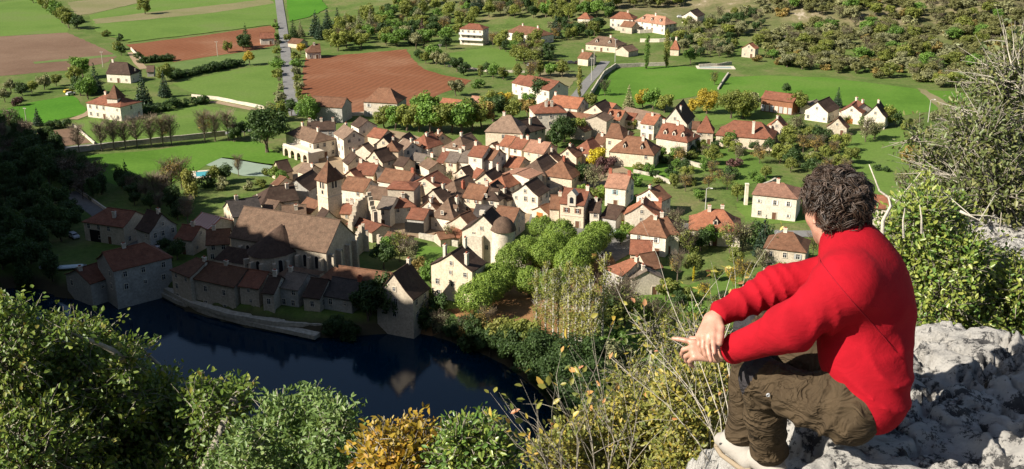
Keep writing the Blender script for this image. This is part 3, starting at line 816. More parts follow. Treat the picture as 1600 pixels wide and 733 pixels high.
H('dovecote', 1103, 181, 1105, 181, 6.2, 5.0, 5.0, 'hh', 'stone', 'red', 'dovecote with pointed tiled roof beside the three dormer manor', doors=1)
H('dovewing', 1082, 190, 1094, 190, 6, 3.2, 2, 'gg', 'stone', 'brown', 'low brown roofed wing attached left of the pointed dovecote')
H('gablehip', 917, 219, 927, 215, 8, 5.0, 3.4, 'hg', 'cream', 'red', 'cream house with red hip between rows of dark roofs')
H('lilbrown', 886, 231, 896, 226, 6.5, 4.6, 2.8, 'gg', 'cream', 'brown', 'small brown hip roof left of the cream house with red hip')
H('redrowa', 790, 211.5, 806, 213, 9, 5.2, 2.4, 'gg', 'white', 'orange', 'orange left end of the long roof row under the mansion', wspec=3.5)
H('redrowb', 807, 215, 827, 217, 9, 5.2, 2.4, 'gg', 'white', 'red', 'red middle part of the long roof row under the mansion', ch=(0.95, 0.4))
H('redrowc', 829, 219, 861, 222, 9.5, 5.2, 2.6, 'gg', 'cream', 'pink', 'pink tiled right end of the long roof row under the mansion', wspec=3.4)
H('orangemid', 797, 243, 820, 246, 8.5, 4.8, 2.4, 'gg', 'cream', 'orange', 'orange roof in the middle of the lower lane', wspec=3.0)
H('halfhip', 838, 249, 855, 239, 9, 5.2, 3.6, 'hg', 'cream', 'dull', 'cream gable with brown half hip and skylight near the street')
H('pyramid', 878, 249, 883, 246, 10, 5.0, 4.4, 'hh', 'cream', 'brown', 'square cream house with brown pyramid roof near the yellow tree', ch=((0, -0.6, 1.4),), chm='brick', wspec=4)
H('streetdark', 820, 287, 839, 276, 8, 6.0, 3.2, 'gg', 'white', 'dark', 'white gabled house with dark roof along the climbing street', doors=0, wspec=2.6)
H('paleback', 806, 271, 828, 262, 9, 7.2, 0.8, 'gg', 'white', 'pink', 'pale flat roofed building behind the street gable', win=False)
H('whiteor', 952, 270.5, 986, 272.5, 8.5, 6.2, 3.0, 'gg', 'white', 'pink', 'white house with pink orange roof and pale blue shutters', sh='sh_blue', ch=(0.0, 0.98), chm='brick', wspec=4)
# --- the square
H('school', 882, 294, 921, 296, 9, 7.2, 3.0, 'gg', 'cream', 'red', 'three bay townhouse with ornate stone dormer on the square', ch=(0.98,), sh='sh_brown', wspec=3.3)
H('schoolleft', 861, 305, 878, 305, 8, 4.8, 2.6, 'gg', 'cream', 'brown', 'small cream annex left of the ornate dormer house')
H('schoolright', 923, 311, 940, 311, 8, 5.0, 2.4, 'gg', 'white', 'dark', 'dark roofed annex with red door right of the ornate dormer house', dmat='door_wood')
H('garage', 967, 328, 974, 324, 10, 2.8, 2.2, 'gg', 'cream', 'red', 'low garage with varnished orange doors on the square', win=False)
H('garageback', 950, 319, 975, 322, 9, 3.4, 2.4, 'gg', 'grey', 'dark', 'dark roof behind the garage with orange doors', win=False)
H('kiosk', 846, 321, 854, 318, 5.5, 2.4, 1.6, 'gg', 'cream', 'brown', 'little brown roofed shed with orange door by the street', win=False)
H('gablegrey', 1003, 318, 1009, 307, 9, 5.6, 3.4, 'gg', 'pale', 'orange', 'white gabled house with orange left slope right of the garage')
H('orangewing', 1010, 315, 1034, 315, 7, 4.8, 2.4, 'gg', 'white', 'orange', 'orange roofed wing with brick chimney right of white gable', ch=(0.98,), chm='brick')
H('darkbrown', 1014, 295, 1030, 288, 8, 5.6, 2.8, 'gg', 'white', 'brown', 'white gable with dark red roof above the orange wing', wspec=2.4)
H('villab', 1016, 337, 1028, 338, 9, 5.8, 3.6, 'hh', 'white', 'brown', 'white villa with brown hip roof right of the square', sh='sh_white', wspec=4)
H('villabwing', 1031, 338, 1043, 338, 8, 5.8, 3.2, 'gh', 'white', 'brown', 'right wing of the white hip roofed villa', ch=(0.1,), wspec=4)
H('redsingle', 985, 375, 1020, 375, 7, 4.0, 2.4, 'gg', 'cream', 'red', 'plain red roof in front of the white hip roofed villa', win=False)
H('barnbrown', 999, 397, 1022, 393, 8, 4.2, 2.6, 'gg', 'stone', 'brown', 'brown barn roof in the lower farm right of plane trees', win=False)
H('orangefarm', 985, 404, 997, 409, 9, 5.4, 2.4, 'hg', 'grey', 'orange', 'orange hip roofed farmhouse right of the plane trees', doors=0)
H('greyfarm', 1006, 415, 1011, 423, 7, 4.6, 1.8, 'gg', 'pale', 'grey', 'grey roofed shed attached to the orange hip farmhouse')
H('orangeroad', 1106, 327, 1131, 327, 11, 4.6, 4.0, 'hh', 'white', 'orange', 'orange hip roofed house alone beside the road', ch=((0.0, -0.5, 1.6), (1, 0.5, 1.5)), dor=1, sh='sh_grey', wspec=4)
H('stoneroad', 1224, 362, 1240, 363, 9, 6.4, 3.0, 'hh', 'stone', 'brown', 'grey stone house with dark hip roof below the road', sh='sh_grey')
H('whitevilla', 1206, 285, 1226, 286, 10.5, 7.2, 2.4, 'hh', 'white', 'pink', 'white villa with pink hip roof and central door on a lawn', sh='sh_white', wspec=3.6)
H('behindhead', 1352, 305, 1388, 305, 8, 5.4, 2.4, 'gg', 'white', 'orange', 'white walled orange roofed house right of the man head', doors=0, win=False)
H('bigchimney', 1146, 189, 1190, 190, 12, 4.6, 4.2, 'hh', 'cream', 'red', 'wide brown hip roofed house with very tall white chimney', ch=((0.8, -4.5, 4.2),), chm='w_white', wspec=4)
H('bigchimwing', 1196, 198, 1206, 200, 6, 3.6, 2, 'gg', 'warm', 'red', 'small red roofed wing beside the tall white chimney house')
H('reddishgable', 1214, 186, 1219, 180, 7.5, 5.4, 3.6, 'gg', 'pale', 'orange', 'gabled orange roofed house with dark right side near the long barn')
H('longredbarn', 1196, 143, 1247, 147, 8, 5.6, 2.2, 'gg', 'timber', 'red', 'long timber barn with red roof in the green field', win=False, cat='barn', name='barn')
H('solar', 1277, 159, 1296, 151, 9, 4.4, 3.6, 'gg', 'white', 'dark', 'white gabled house with dark panelled roof beside the conifer', doors=0)
H('porch', 1262, 163, 1276, 155, 6, 3.0, 1.2, 'gg', 'white', 'grey', 'flat grey roofed extension of the dark panelled house')
H('whitegar', 1331, 164, 1338, 158, 8, 4.8, 2.8, 'gg', 'white', 'red', 'white house with orange garage door under the pasture', dmat='door_orange', doors=1)
H('whitegarb', 1337, 156, 1350, 161, 7, 5.6, 2.2, 'gg', 'white', 'red', 'taller red roofed part of the orange garage house', ch=(0.05, 0.9), win=False)
H('lastgable', 1369, 164, 1376, 158, 7.5, 4.8, 4.4, 'gg', 'white', 'dark', 'white gable with steep dark red roof rightmost of the hamlet', wspec=2.4)
H('littlestone', 1309, 184, 1313, 180, 7, 3.2, 3.6, 'gg', 'stone', 'brown', 'little stone house with steep brown roof under the hamlet')
# --- the hillside and the far houses
Fh = 'houses on the far hillside'
H('longwhite', 812, 40, 843, 43, 12, 4.6, 3.4, 'hh', 'white', 'brown', 'long white house with brown hip roof on the hillside', ch=(0.15, 0.95), group=Fh)
H('smallfar', 913, 20, 917, 20, 7, 4.4, 2.8, 'hh', 'white', 'orange', 'tiny orange roofed house at the top of the hill', group=Fh)
H('farhip', 968, 19, 982, 19, 10, 5.6, 3, 'hh', 'white', 'orange', 'white house with orange hip roof left of the long dormer house', ch=(1.0,), group=Fh)
H('farlong', 1010, 22, 1040, 26, 10, 5.0, 3.6, 'hh', 'white', 'pink', 'long white hillside house with a row of dormers', dor=3, dw=1.1, group=Fh)
H('farsmall', 975, 33, 994, 34, 8, 3.6, 2.4, 'gg', 'stone', 'brown', 'brown roofed outbuilding between the two white hillside houses', group=Fh)
H('fargable', 1078, 17, 1090, 13, 9, 4, 3, 'gg', 'white', 'dark', 'white gable with dark roof far right on the hill', win=False, group=Fh)
H('dormbrown', 935, 57, 960, 58, 11, 3.6, 3.6, 'hh', 'cream', 'dull', 'brown hip roofed house with two dormers by the tall cypress', dor=2, ch=(0.8,), group=Fh)
H('dormwing', 972, 72, 988, 69, 8, 3.0, 2.4, 'gg', 'stone', 'dull', 'dull brown wing right of the two dormer house', win=False, group=Fh)
H('roadside', 909, 81, 926, 82, 8, 3.8, 2.4, 'gg', 'cream', 'brown', 'small brown roofed house beside the climbing road', group=Fh)
H('turret', 1055.5, 61, 1056.5, 61, 5, 3.8, 4.6, 'hh', 'cream', 'orange', 'little square turret with pointed orange roof behind the poplars', doors=0, group=Fh)
H('hilltower', 1170, 68, 1176, 66, 7, 5, 2.4, 'gg', 'stone', 'orange', 'narrow orange roofed house alone among bushes on the right', group=Fh)
H('whiteschool', 824, 117, 874, 127, 11, 7.0, 3.0, 'gg', 'white', 'red', 'long white building with red roof beside the yellow poplar', wspec=4.5, group=Fh)
H('schoolwing', 812, 117, 826, 120, 9, 5.2, 2.6, 'gg', 'white', 'red', 'lower left wing of the long white building', group=Fh)
H('tallstone', 592, 137, 610, 137, 11, 6.4, 4.6, 'hh', 'pale', 'brown', 'tall stone house with brown hip roof on the red field', sh='sh_white', wspec=3.4, group='houses by the fields')
H('fieldbarn', 490, 151, 542, 151.5, 9, 6.4, 2.8, 'gg', 'grey', 'brown', 'long grey barn with brown roof on the red field edge', win=False, cat='barn', name='barn')
H('whitehill', 733, 37, 749, 37, 9, 9.0, 2.2, 'hh', 'white', 'red', 'tall white villa with balconies in the trees', group=Fh, wspec=2.8)
H('lowora', 692, 154, 728, 156, 7, 3.4, 1.8, 'gg', 'warm', 'orange', 'low orange roof behind the round tree grove', win=False, group='houses by the fields')
H('lowpink', 738, 150, 754, 151, 9, 3.4, 2.4, 'gg', 'cream', 'pink', 'pale pink roof behind the round tree grove', win=False, group='houses by the fields')
H('farmh', 489, 69, 500, 68, 9, 3.6, 3.4, 'hg', 'pale', 'brown', 'brown hip roofed farmhouse at the corner of the red field', group='houses by the fields')
H('farmlow', 456, 60, 474, 61, 7, 2.8, 1.8, 'gg', 'cream', 'brown', 'low farm building beside the straight road', win=False, group='houses by the fields')
H('leftroad', 405, 52, 428, 50, 8, 3.8, 2.4, 'gg', 'white', 'red', 'white red roofed house left of the straight road', group='houses by the fields')
H('farfarm', 173, 97, 199, 97, 9, 4.4, 4.4, 'gh', 'white', 'dark', 'white farmhouse with large dark roof at far left', ch=(0.1,), group='houses by the fields', wspec=3.6)
H('farshed', 229, 103, 241, 102, 6, 2.6, 2.2, 'gg', 'grey', 'dull', 'small shed beside the dark roofed farmhouse', win=False, group='houses by the fields', cat='shed', name='shed')
H('turretvilla', 164, 148, 190, 150, 11, 6.0, 2.6, 'hh', 'white', 'red', 'white villa with pointed turret on its lawn', ch=(0.0,), group='houses by the fields', wspec=3.2)
H('turretv', 178, 132, 178.6, 132, 5.2, 9.0, 4.6, 'hh', 'white', 'brown', 'pointed square turret rising behind the white villa', group='houses by the fields', win=False, cat='tower', name='tower')
H('hutred', 917, -6, 926, -6, 7, 3, 2, 'gg', 'white', 'orange', 'orange roof at the very top edge of the hill', win=False, group=Fh)
# --- riverside, in the shade of the cliff
Rv = 'houses along the river'
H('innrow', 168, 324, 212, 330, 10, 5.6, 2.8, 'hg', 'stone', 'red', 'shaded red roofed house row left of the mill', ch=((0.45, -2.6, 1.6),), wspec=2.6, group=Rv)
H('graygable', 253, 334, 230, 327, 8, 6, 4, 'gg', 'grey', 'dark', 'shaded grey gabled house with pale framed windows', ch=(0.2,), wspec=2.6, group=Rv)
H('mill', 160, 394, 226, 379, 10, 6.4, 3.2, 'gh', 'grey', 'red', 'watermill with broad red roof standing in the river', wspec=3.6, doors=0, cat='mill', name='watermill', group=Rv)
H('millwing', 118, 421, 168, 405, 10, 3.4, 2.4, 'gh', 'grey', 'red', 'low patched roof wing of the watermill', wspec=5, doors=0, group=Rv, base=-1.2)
H('redshade', 285, 351, 314, 353, 8, 4.4, 2.4, 'gg', 'pale', 'red', 'red roofed house in the shade below the striped lean-to', ch=(0.6,), group=Rv)
H('redshadeb', 322, 360, 360, 356, 9, 5.0, 2.4, 'gg', 'stone', 'brown', 'brown roofed house touching the left end of the church', ch=(0.3,), doors=0, group=Rv)
H('slatehouse', 354, 314, 402, 307, 10, 5.0, 3.2, 'gg', 'cream', 'slate', 'house with slate roof and white gable left of the church', ch=(0.3,), doors=0)
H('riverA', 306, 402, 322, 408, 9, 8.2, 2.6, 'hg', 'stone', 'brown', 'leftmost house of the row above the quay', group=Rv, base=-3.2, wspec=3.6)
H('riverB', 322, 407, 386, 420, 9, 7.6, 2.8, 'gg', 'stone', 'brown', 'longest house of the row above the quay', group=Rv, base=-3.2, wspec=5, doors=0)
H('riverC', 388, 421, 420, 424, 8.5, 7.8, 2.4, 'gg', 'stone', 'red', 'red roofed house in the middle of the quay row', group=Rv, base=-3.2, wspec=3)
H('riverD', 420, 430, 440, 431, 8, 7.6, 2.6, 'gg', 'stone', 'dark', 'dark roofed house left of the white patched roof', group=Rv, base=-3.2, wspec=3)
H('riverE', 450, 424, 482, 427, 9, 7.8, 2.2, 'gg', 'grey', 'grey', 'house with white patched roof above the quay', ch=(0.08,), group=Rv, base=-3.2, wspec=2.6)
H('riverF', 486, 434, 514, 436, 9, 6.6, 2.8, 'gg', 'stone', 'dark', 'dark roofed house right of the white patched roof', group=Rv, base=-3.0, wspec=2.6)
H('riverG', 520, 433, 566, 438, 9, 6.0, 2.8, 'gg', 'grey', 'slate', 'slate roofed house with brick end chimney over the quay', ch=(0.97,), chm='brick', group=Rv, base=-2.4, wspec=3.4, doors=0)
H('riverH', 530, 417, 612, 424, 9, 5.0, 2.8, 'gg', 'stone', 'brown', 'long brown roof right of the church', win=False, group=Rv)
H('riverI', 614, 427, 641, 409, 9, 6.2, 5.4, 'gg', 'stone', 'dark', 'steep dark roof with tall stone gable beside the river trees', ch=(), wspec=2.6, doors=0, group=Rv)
H('chapelhouse', 531, 422, 524, 418, 8, 3.4, 2.2, 'gg', 'stone', 'brown', 'small brown gable in front of the church east end', win=False, group=Rv)
H('presbytery', 704, 395.5, 727, 381, 10.5, 8.6, 3.6, 'gg', 'cream', 'dark', 'white gable house with three chimneys beside the plane trees', ch=((0.12, -3.6, 2.6), (0.35, 3.0, 2.8), (0.9, -0.5, 2.4)), chm='w_white', doors=0, wspec=3.4)
H('ruinroof', 556, 338, 596, 352, 6, 3.2, 1.2, 'gg', 'stone', 'red', 'low red lean-to roofs beside the ruined abbey wall', win=False)
H('ruinrooft', 606, 362, 640, 368, 5, 2.6, 1.0, 'gg', 'stone', 'brown', 'long low tiled shed under the open barn', win=False)
H('gardenhut', 687, 362, 700, 360, 4.5, 2.4, 1.2, 'gg', 'stone', 'brown', 'small stone hut on the lawn wall', win=False, cat='hut', name='hut')

# --- little roofs squeezed in between the others
H('fillA', 624, 244, 640, 247, 6, 3.8, 2, 'gg', 'cream', 'dark', 'small dark roof above the wide brown roof with brick chimney', win=False)
H('fillB', 768, 224, 777, 221, 6, 3.6, 2, 'gg', 'pale', 'brown', 'small brown gable tucked under the square mansion', win=False)
H('fillC', 418, 312, 437, 314, 7, 3.8, 2.2, 'gg', 'stone', 'dull', 'long dull roof behind the left part of the church', win=False)
H('fillD', 546, 266, 556, 262, 5.5, 4.2, 2.2, 'gg', 'warm', 'red', 'small red gable right behind the bell tower', win=False)
H('fillE', 652, 282, 662, 286, 5.5, 3.8, 2, 'gg', 'stone', 'brown', 'low brown roof left of the wide cream gable', win=False)
H('fillF', 745, 262, 756, 266, 5.5, 3.8, 2, 'gg', 'white', 'red', 'small red roof below the three storey house', win=False)
H('fillG', 668, 246, 684, 254, 6, 3.4, 1.8, 'gg', 'pale', 'dull', 'dull lean roof below the open veranda', win=False)
H('fillH', 720, 262, 734, 258, 6, 4.0, 2.4, 'gg', 'cream', 'dark', 'dark gable between the grey roofed terraces and hip roofs')
H('fillI', 690, 326, 704, 330, 5.5, 2.8, 1.6, 'gg', 'warm', 'red', 'low red shed beside the steep hip with dormer', win=False)
H('fillJ', 512, 268, 524, 262, 6, 4.4, 2.4, 'gg', 'stone', 'dark', 'dark steep roof left behind the bell tower top', win=False)
H('fillK', 858, 240, 866, 234, 6, 4.4, 2.4, 'gg', 'cream', 'brown', 'small brown gable behind the half hipped house')
H('fillL', 780, 300, 792, 296, 5.5, 4.0, 2.0, 'gg', 'white', 'dark', 'small dark roof between the orange hip and the street gable')
H('fillM', 650, 222, 660, 226, 6, 4.0, 2.0, 'gg', 'cream', 'brown', 'small brown roof left of the red hip end')
H('fillN', 566, 226, 576, 222, 6, 4.2, 2.2, 'gg', 'pale', 'dull', 'small dull gable right of the tall grey gable house')
H('fillO', 902, 196, 914, 192, 6, 3.6, 1.8, 'gg', 'stone', 'brown', 'low brown outhouse beside the tall blank stone wall', win=False)
# ------------------------------------------------------------------ church, bell tower, fortified manor, ruin
def annex(parent, c, sx, sy, h, r, wall, roof, names, hip=0.5):
    b = MB(); b.box((c[0], c[1], h / 2 - 1.0), (sx, sy, h + 2.0)); w = b.build(names[0], M['w_' + wall], parent)
    o = 0.3; k = MB(); hx, hy = sx / 2 + o, sy / 2 + o; x0 = max(0.05, sx / 2 - sy / 2 * hip)
    k.add([(c[0] - hx, c[1] - hy, h - .1), (c[0] + hx, c[1] - hy, h - .1), (c[0] + hx, c[1] + hy, h - .1), (c[0] - hx, c[1] + hy, h - .1), (c[0] - x0, c[1], h + r), (c[0] + x0, c[1], h + r)],
          [(0, 1, 5, 4), (1, 2, 5), (2, 3, 4, 5), (3, 0, 4), (3, 2, 1, 0)])
    k.build(names[1], M['r_' + roof], parent)
    return w

def arch_panel(b, w, h, x=0, y=0, z=0, mi=0, n=7, t=0.1):
    """flat arched opening filling, standing proud of a wall that faces -y"""
    pts = [(-w / 2, 0), (w / 2, 0)]
    for i in range(n + 1):
        a = math.pi * i / n
        pts.append((math.cos(a) * w / 2, h - w / 2 + math.sin(a) * w / 2))
    vs = [(x + p[0], y - t, z + p[1]) for p in pts] + [(x + p[0], y + 0.05, z + p[1]) for p in pts]
    m = len(pts)
    b.add(vs, [tuple(range(m))] + [(i, i + m, (i + 1) % m + m, (i + 1) % m) for i in range(m)], mi)

def lancet(w, h):
    def f():
        b = MB(); arch_panel(b, w + 0.4, h + 0.3, t=0.06, mi=0); arch_panel(b, w, h, z=0.1, t=0.09, mi=1)
        return raw(b, 'arched_window', [M['stonetrim'], M['glass']])
    return pm(('lan', w, h), f)

house('church', 381.5, 322, 532, 344, 13.0, 8.6, 6.0, 'gg', 'stone', 'dull', 'long abbey church with brown roof half in the cliff shadow', cat='church', name='church', win=False, flare=0.03, zoff=0)
cr, cw, crf, ci = HOUSES['church']
W = ci['fb'] - ci['fa']; hd = ci['hd']
# polygonal apse leaning on the long side
ax, R = ci['fa'] + W * 0.47, 6.0
b = MB(); n = 7; ring = [(ax + R * math.cos(math.pi + math.pi * i / n), -hd + 0.1 + 1.25 * R * math.sin(math.pi + math.pi * i / n)) for i in range(n + 1)]
for i in range(n):
    p, q = ring[i], ring[i + 1]
    b.add([(p[0], p[1], -2), (q[0], q[1], -2), (q[0], q[1], 7.4), (p[0], p[1], 7.4)], [(0, 1, 2, 3)])
ap = b.build('apse', M['w_stone'], cr)
b = MB(); o = 1.07; rg = [(ax + (p[0] - ax) * o, -hd + (p[1] + hd) * o, 7.3) for p in ring]
top = (ax, -hd * 0.45, 12.6)
for i in range(n): b.add([rg[i], rg[i + 1], top], [(0, 1, 2)])
b.add(rg, [tuple(range(len(rg)))[::-1]])
b.build('apse_roof', M['r_dark'], ap)
for i in range(n):
    p, q = ring[i], ring[i + 1]
    mx, my = (p[0] + q[0]) / 2, (p[1] + q[1]) / 2
    a = math.atan2(my + hd, mx - ax)
    if i in (1, 3, 5): put('arched_window', lancet(1.1, 3.6), ap, (mx, my, 2.6), a + math.pi / 2)
for i in range(1, n):
    p = ring[i]; a = math.atan2(p[1] + hd, p[0] - ax)
    k = MB(); k.box((p[0] + math.cos(a) * .6, p[1] + math.sin(a) * .6, 2.0), (1.7, 0.9, 8.0), a, taper=0.85); k.build('buttress', M['w_stone'], ap)
for t in (0.12, 0.24, 0.72, 0.84, 0.96):
    k = MB(); k.box((ci['fa'] + W * t, -hd - 0.7, 2.4), (1.0, 1.7, 8.6), 0, taper=0.8); k.build('buttress', M['w_stone'], cr)
for t in (-0.8, -0.3, 0.3, 0.8):
    k = MB(); k.box((ci['fb'] + 0.7, hd * t, 2.8), (1.7, 1.0, 9.4), 0, taper=0.8); k.build('buttress', M['w_stone'], cr)
for t in (-0.55, 0.0, 0.55): put('arched_window', lancet(1.2, 4.6), cw, (ci['fb'] + 0.02, hd * t, 2.2), math.pi / 2)
for t in (0.18, 0.78, 0.9): put('arched_window', lancet(1.0, 3.2), cw, (ci['fa'] + W * t, -hd - 0.02, 3.6), 0)
annex(cr, (ci['fa'] + 5.2, -hd - 3.2, 0), 11, 6.4, 4.6, 2.6, 'pale', 'dark', ('chapel', 'chapel_roof'))
annex(cr, (ci['fb'] - 5.0, -hd - 4.6, 0), 9.0, 7.6, 3.6, 1.6, 'pale', 'dull', ('sacristy', 'sacristy_roof'))

house('belltower', 511.45, 250.9, 512.6, 251.2, 4.9, 14.6, 4.6, 'hh', 'cream', 'brown', 'square stone bell tower with pointed brown roof', cat='bell tower', name='bell_tower', win=False, flare=0.05, over=0.5)
tr, tw, trf, ti = HOUSES['belltower']
for z, hgt in ((11.6, 1.9),):
    for dx in (-0.55, 0.55):
        put('belfry_opening', lancet(0.6, hgt), tw, (dx, -ti['hd'] - 0.02, z), 0)
        put('belfry_opening', lancet(0.6, hgt), tw, (ti['fb'] + 0.02, dx, z), math.pi / 2)
put('belfry_opening', lancet(0.7, 1.1), tw, (0.1, -ti['hd'] - 0.02, 10.0), 0)
b = MB(); b.box((0, 0, 9.3), (ti['fb'] - ti['fa'] + 0.3, ti['hd'] * 2 + 0.3, 0.22)); b.build('string_course', M['stonetrim'], tw)
b = MB(); arch_panel(b, 2.2, 3.4, 0.2, -ti['hd'], 1.6, t=0.12); b.build('blind_arch', M['w_stone'], tw)
b = MB(); b.tube([(0, 0, ti['h'] + ti['r']), (0, 0, ti['h'] + ti['r'] + 1.4)], 0.06); b.tube([(-.4, 0, ti['h'] + ti['r'] + 1.0), (.4, 0, ti['h'] + ti['r'] + 1.0)], 0.05); b.build('cross', M['metal'], trf)

house('fort', 754, 336, 769, 323, 11.0, 8.4, 4.6, 'gg', 'pale', 'dark', 'fortified manor with bulging round turret and shaped gable', cat='manor', name='manor', win=False, flare=0.1)
fr_, fw, ff, fi = HOUSES['fort']
def cyl(cx, cy, prof, n=20, mi=0, b=None):
    b = b or MB(); vs = []; fs = []
    for (z, r) in prof:
        for k in range(n): a = 2 * math.pi * k / n; vs.append((cx + r * math.cos(a), cy + r * math.sin(a), z))
    for i in range(len(prof) - 1):
        for k in range(n): k2 = (k + 1) % n; fs.append((i * n + k, i * n + k2, (i + 1) * n + k2, (i + 1) * n + k))
    b.add(vs, fs, mi); b.smooth = True
    return b
tx, ty = fi['fa'] + 1.6, -fi['hd'] + 0.8
cyl(tx, ty, [(-1.5, 3.5), (2, 3.2), (6, 3.0), (9.2, 3.0)]).build('turret', M['w_pale'], fr_)
cyl(tx, ty, [(9.1, 3.45), (10.0, 3.1), (11.3, 2.2), (12.2, 1.1), (12.6, 0.05)]).build('turret_roof', M['r_dull'], fr_)
for (y, z, w, h_) in ((2.6, 7.4, .7, 1.1), (0.4, 9.3, .6, .9), (-1.0, 4.2, .8, 1.2), (3.0, 3.6, .7, 1.0)):
    f_ = put('window', win_frame(w, h_, 'stonetrim'), fw, (fi['fa'] - 0.02, y, z), -math.pi / 2); put('pane', win_pane(w, h_), f_, (0, 0, 0))
b = MB(); b.box((fi['fa'] - 0.9, 2.2, 7.0 - 4), (1.6, 5.0, 9.0), 0, taper=0.97); b.build('front_bay', M['w_pale'], fr_)
b = MB(); b.box((fi['fa'] + 1, 0.5, 13.2), (1.0, 1.4, 1.2)); b.build('chimney', M['w_pale'], ff)
annex(fr_, (fi['fa'] + 3, -fi['hd'] - 4.2, 0), 7, 5.0, 3.6, 1.4, 'pale', 'dull', ('lean_to', 'lean_to_roof'))

# ornate stone dormer, villa balcony, barn openings, garage doors: parts of the houses that show them
sr, sw, sro, si = HOUSES['school']
b = MB(); b.box((0, -si['hd'] - 0.1, si['h'] + 0.9), (2.4, 0.7, 3.0)); b.add([(-1.4, -si['hd'] - .5, si['h'] + 2.4), (1.4, -si['hd'] - .5, si['h'] + 2.4), (0, -si['hd'] - .5, si['h'] + 4.0), (-1.4, -si['hd'] + 2.2, si['h'] + 2.4), (1.4, -si['hd'] + 2.2, si['h'] + 2.4), (0, -si['hd'] + 2.2, si['h'] + 4.0)], [(0, 1, 2), (1, 4, 5, 2), (3, 0, 2, 5)], 0)
arch_panel(b, 1.1, 1.8, 0, -si['hd'] - 0.46, si['h'] + 0.2, mi=1, t=0.05)
b.build('stone_dormer', [M['stonetrim'], M['glass']], sw)
b = MB(); b.box((0, -si['hd'] - 0.06, si['h'] * 0.5), (si['fb'] - si['fa'], 0.12, 0.22)); b.build('string_course', M['stonetrim'], sw)
def panel(key, name, x, z, w, h, mat, face=-1, y=None):
    _, wl, _, inf = HOUSES[key]
    b = MB()
    if face == -1: b.box((x, -inf['hd'] - 0.05, z + h / 2), (w, 0.12, h))
    elif face == 0: b.box((inf['fa'] - 0.05, x, z + h / 2), (0.12, w, h))
    else: b.box((inf['fb'] + 0.05, x, z + h / 2), (0.12, w, h))
    return b.build(name, M[mat], wl)
panel('garage', 'garage_door', -2.2, 0, 2.4, 2.1, 'door_orange', 0); panel('garage', 'garage_door', 2.2, 0, 2.6, 2.2, 'door_wood', 0)
panel('garage', 'garage_door', 0, 0, 2.4, 2.1, 'door_orange', -1)
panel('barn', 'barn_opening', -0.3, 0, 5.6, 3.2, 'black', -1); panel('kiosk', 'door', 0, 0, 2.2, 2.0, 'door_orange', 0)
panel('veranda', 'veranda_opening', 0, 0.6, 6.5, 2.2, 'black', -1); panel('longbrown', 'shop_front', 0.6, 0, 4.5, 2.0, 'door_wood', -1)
panel('whitegar', 'garage_door', 0.4, 0, 2.6, 2.1, 'door_orange', 0)
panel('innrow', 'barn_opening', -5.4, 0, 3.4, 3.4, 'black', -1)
_, wl, _, inf = HOUSES['longredbarn']
for i in range(7):
    b = MB(); b.box((inf['fa'] + (i + .5) / 7 * (inf['fb'] - inf['fa']), -inf['hd'] - 0.05, 1.6), (1.5, 0.1, 2.6)); b.build('barn_door', M['stonetrim' if i % 2 else 'sh_grey'], wl)
_, wl, _, inf = HOUSES['whitehill']
for z in (2.9, 5.9):
    b = MB(); b.box((0, -inf['hd'] - .8, z), (inf['fb'] - inf['fa'], 1.7, 0.25)); b.box((0, -inf['hd'] - 1.6, z + .6), (inf['fb'] - inf['fa'], 0.08, 0.9)); b.build('balcony', M['sh_white'], wl)
_, wl, _, inf = HOUSES['ovalwin']
for i in range(4):
    b = MB(); x = inf['fa'] + (i + 1.2) / 5.2 * (inf['fb'] - inf['fa'])
    cyl(0, 0, [(-.05, .75), (.1, .75), (.1, .05)], 12, b=b); o = b.build('round_window', M['stonetrim'], wl); o.location = (x, -inf['hd'] - .05, 2.6); o.rotation_euler = (math.pi / 2, 0, 0)
_, wl, _, inf = HOUSES['presbytery']

# striped corrugated lean-to beside the slate roofed house
def stripemat():
    m, nt, bs = nodes_of('striped_sheet_roof')
    w = nt.nodes.new('ShaderNodeTexWave'); w.bands_direction = 'X'; w.inputs['Scale'].default_value = 0.32; w.inputs['Distortion'].default_value = 0.6
    nt.links.new(coords(nt, 'Object'), w.inputs['Vector'])
    nt.links.new(ramp(nt, w.outputs[0], [(0.42, (0.36, 0.10, 0.06)), (0.58, (0.50, 0.42, 0.36))]), bs.inputs['Base Color'])
    bs.inputs['Roughness'].default_value = 0.7
    return m
M['r_striped'] = stripemat()
H('striped', 315, 332, 346, 340, 8.5, 3.6, 2.0, 'gg', 'cream', 'striped', 'lean-to with red and white striped sheet roof', win=False, cat='shed', name='shed')

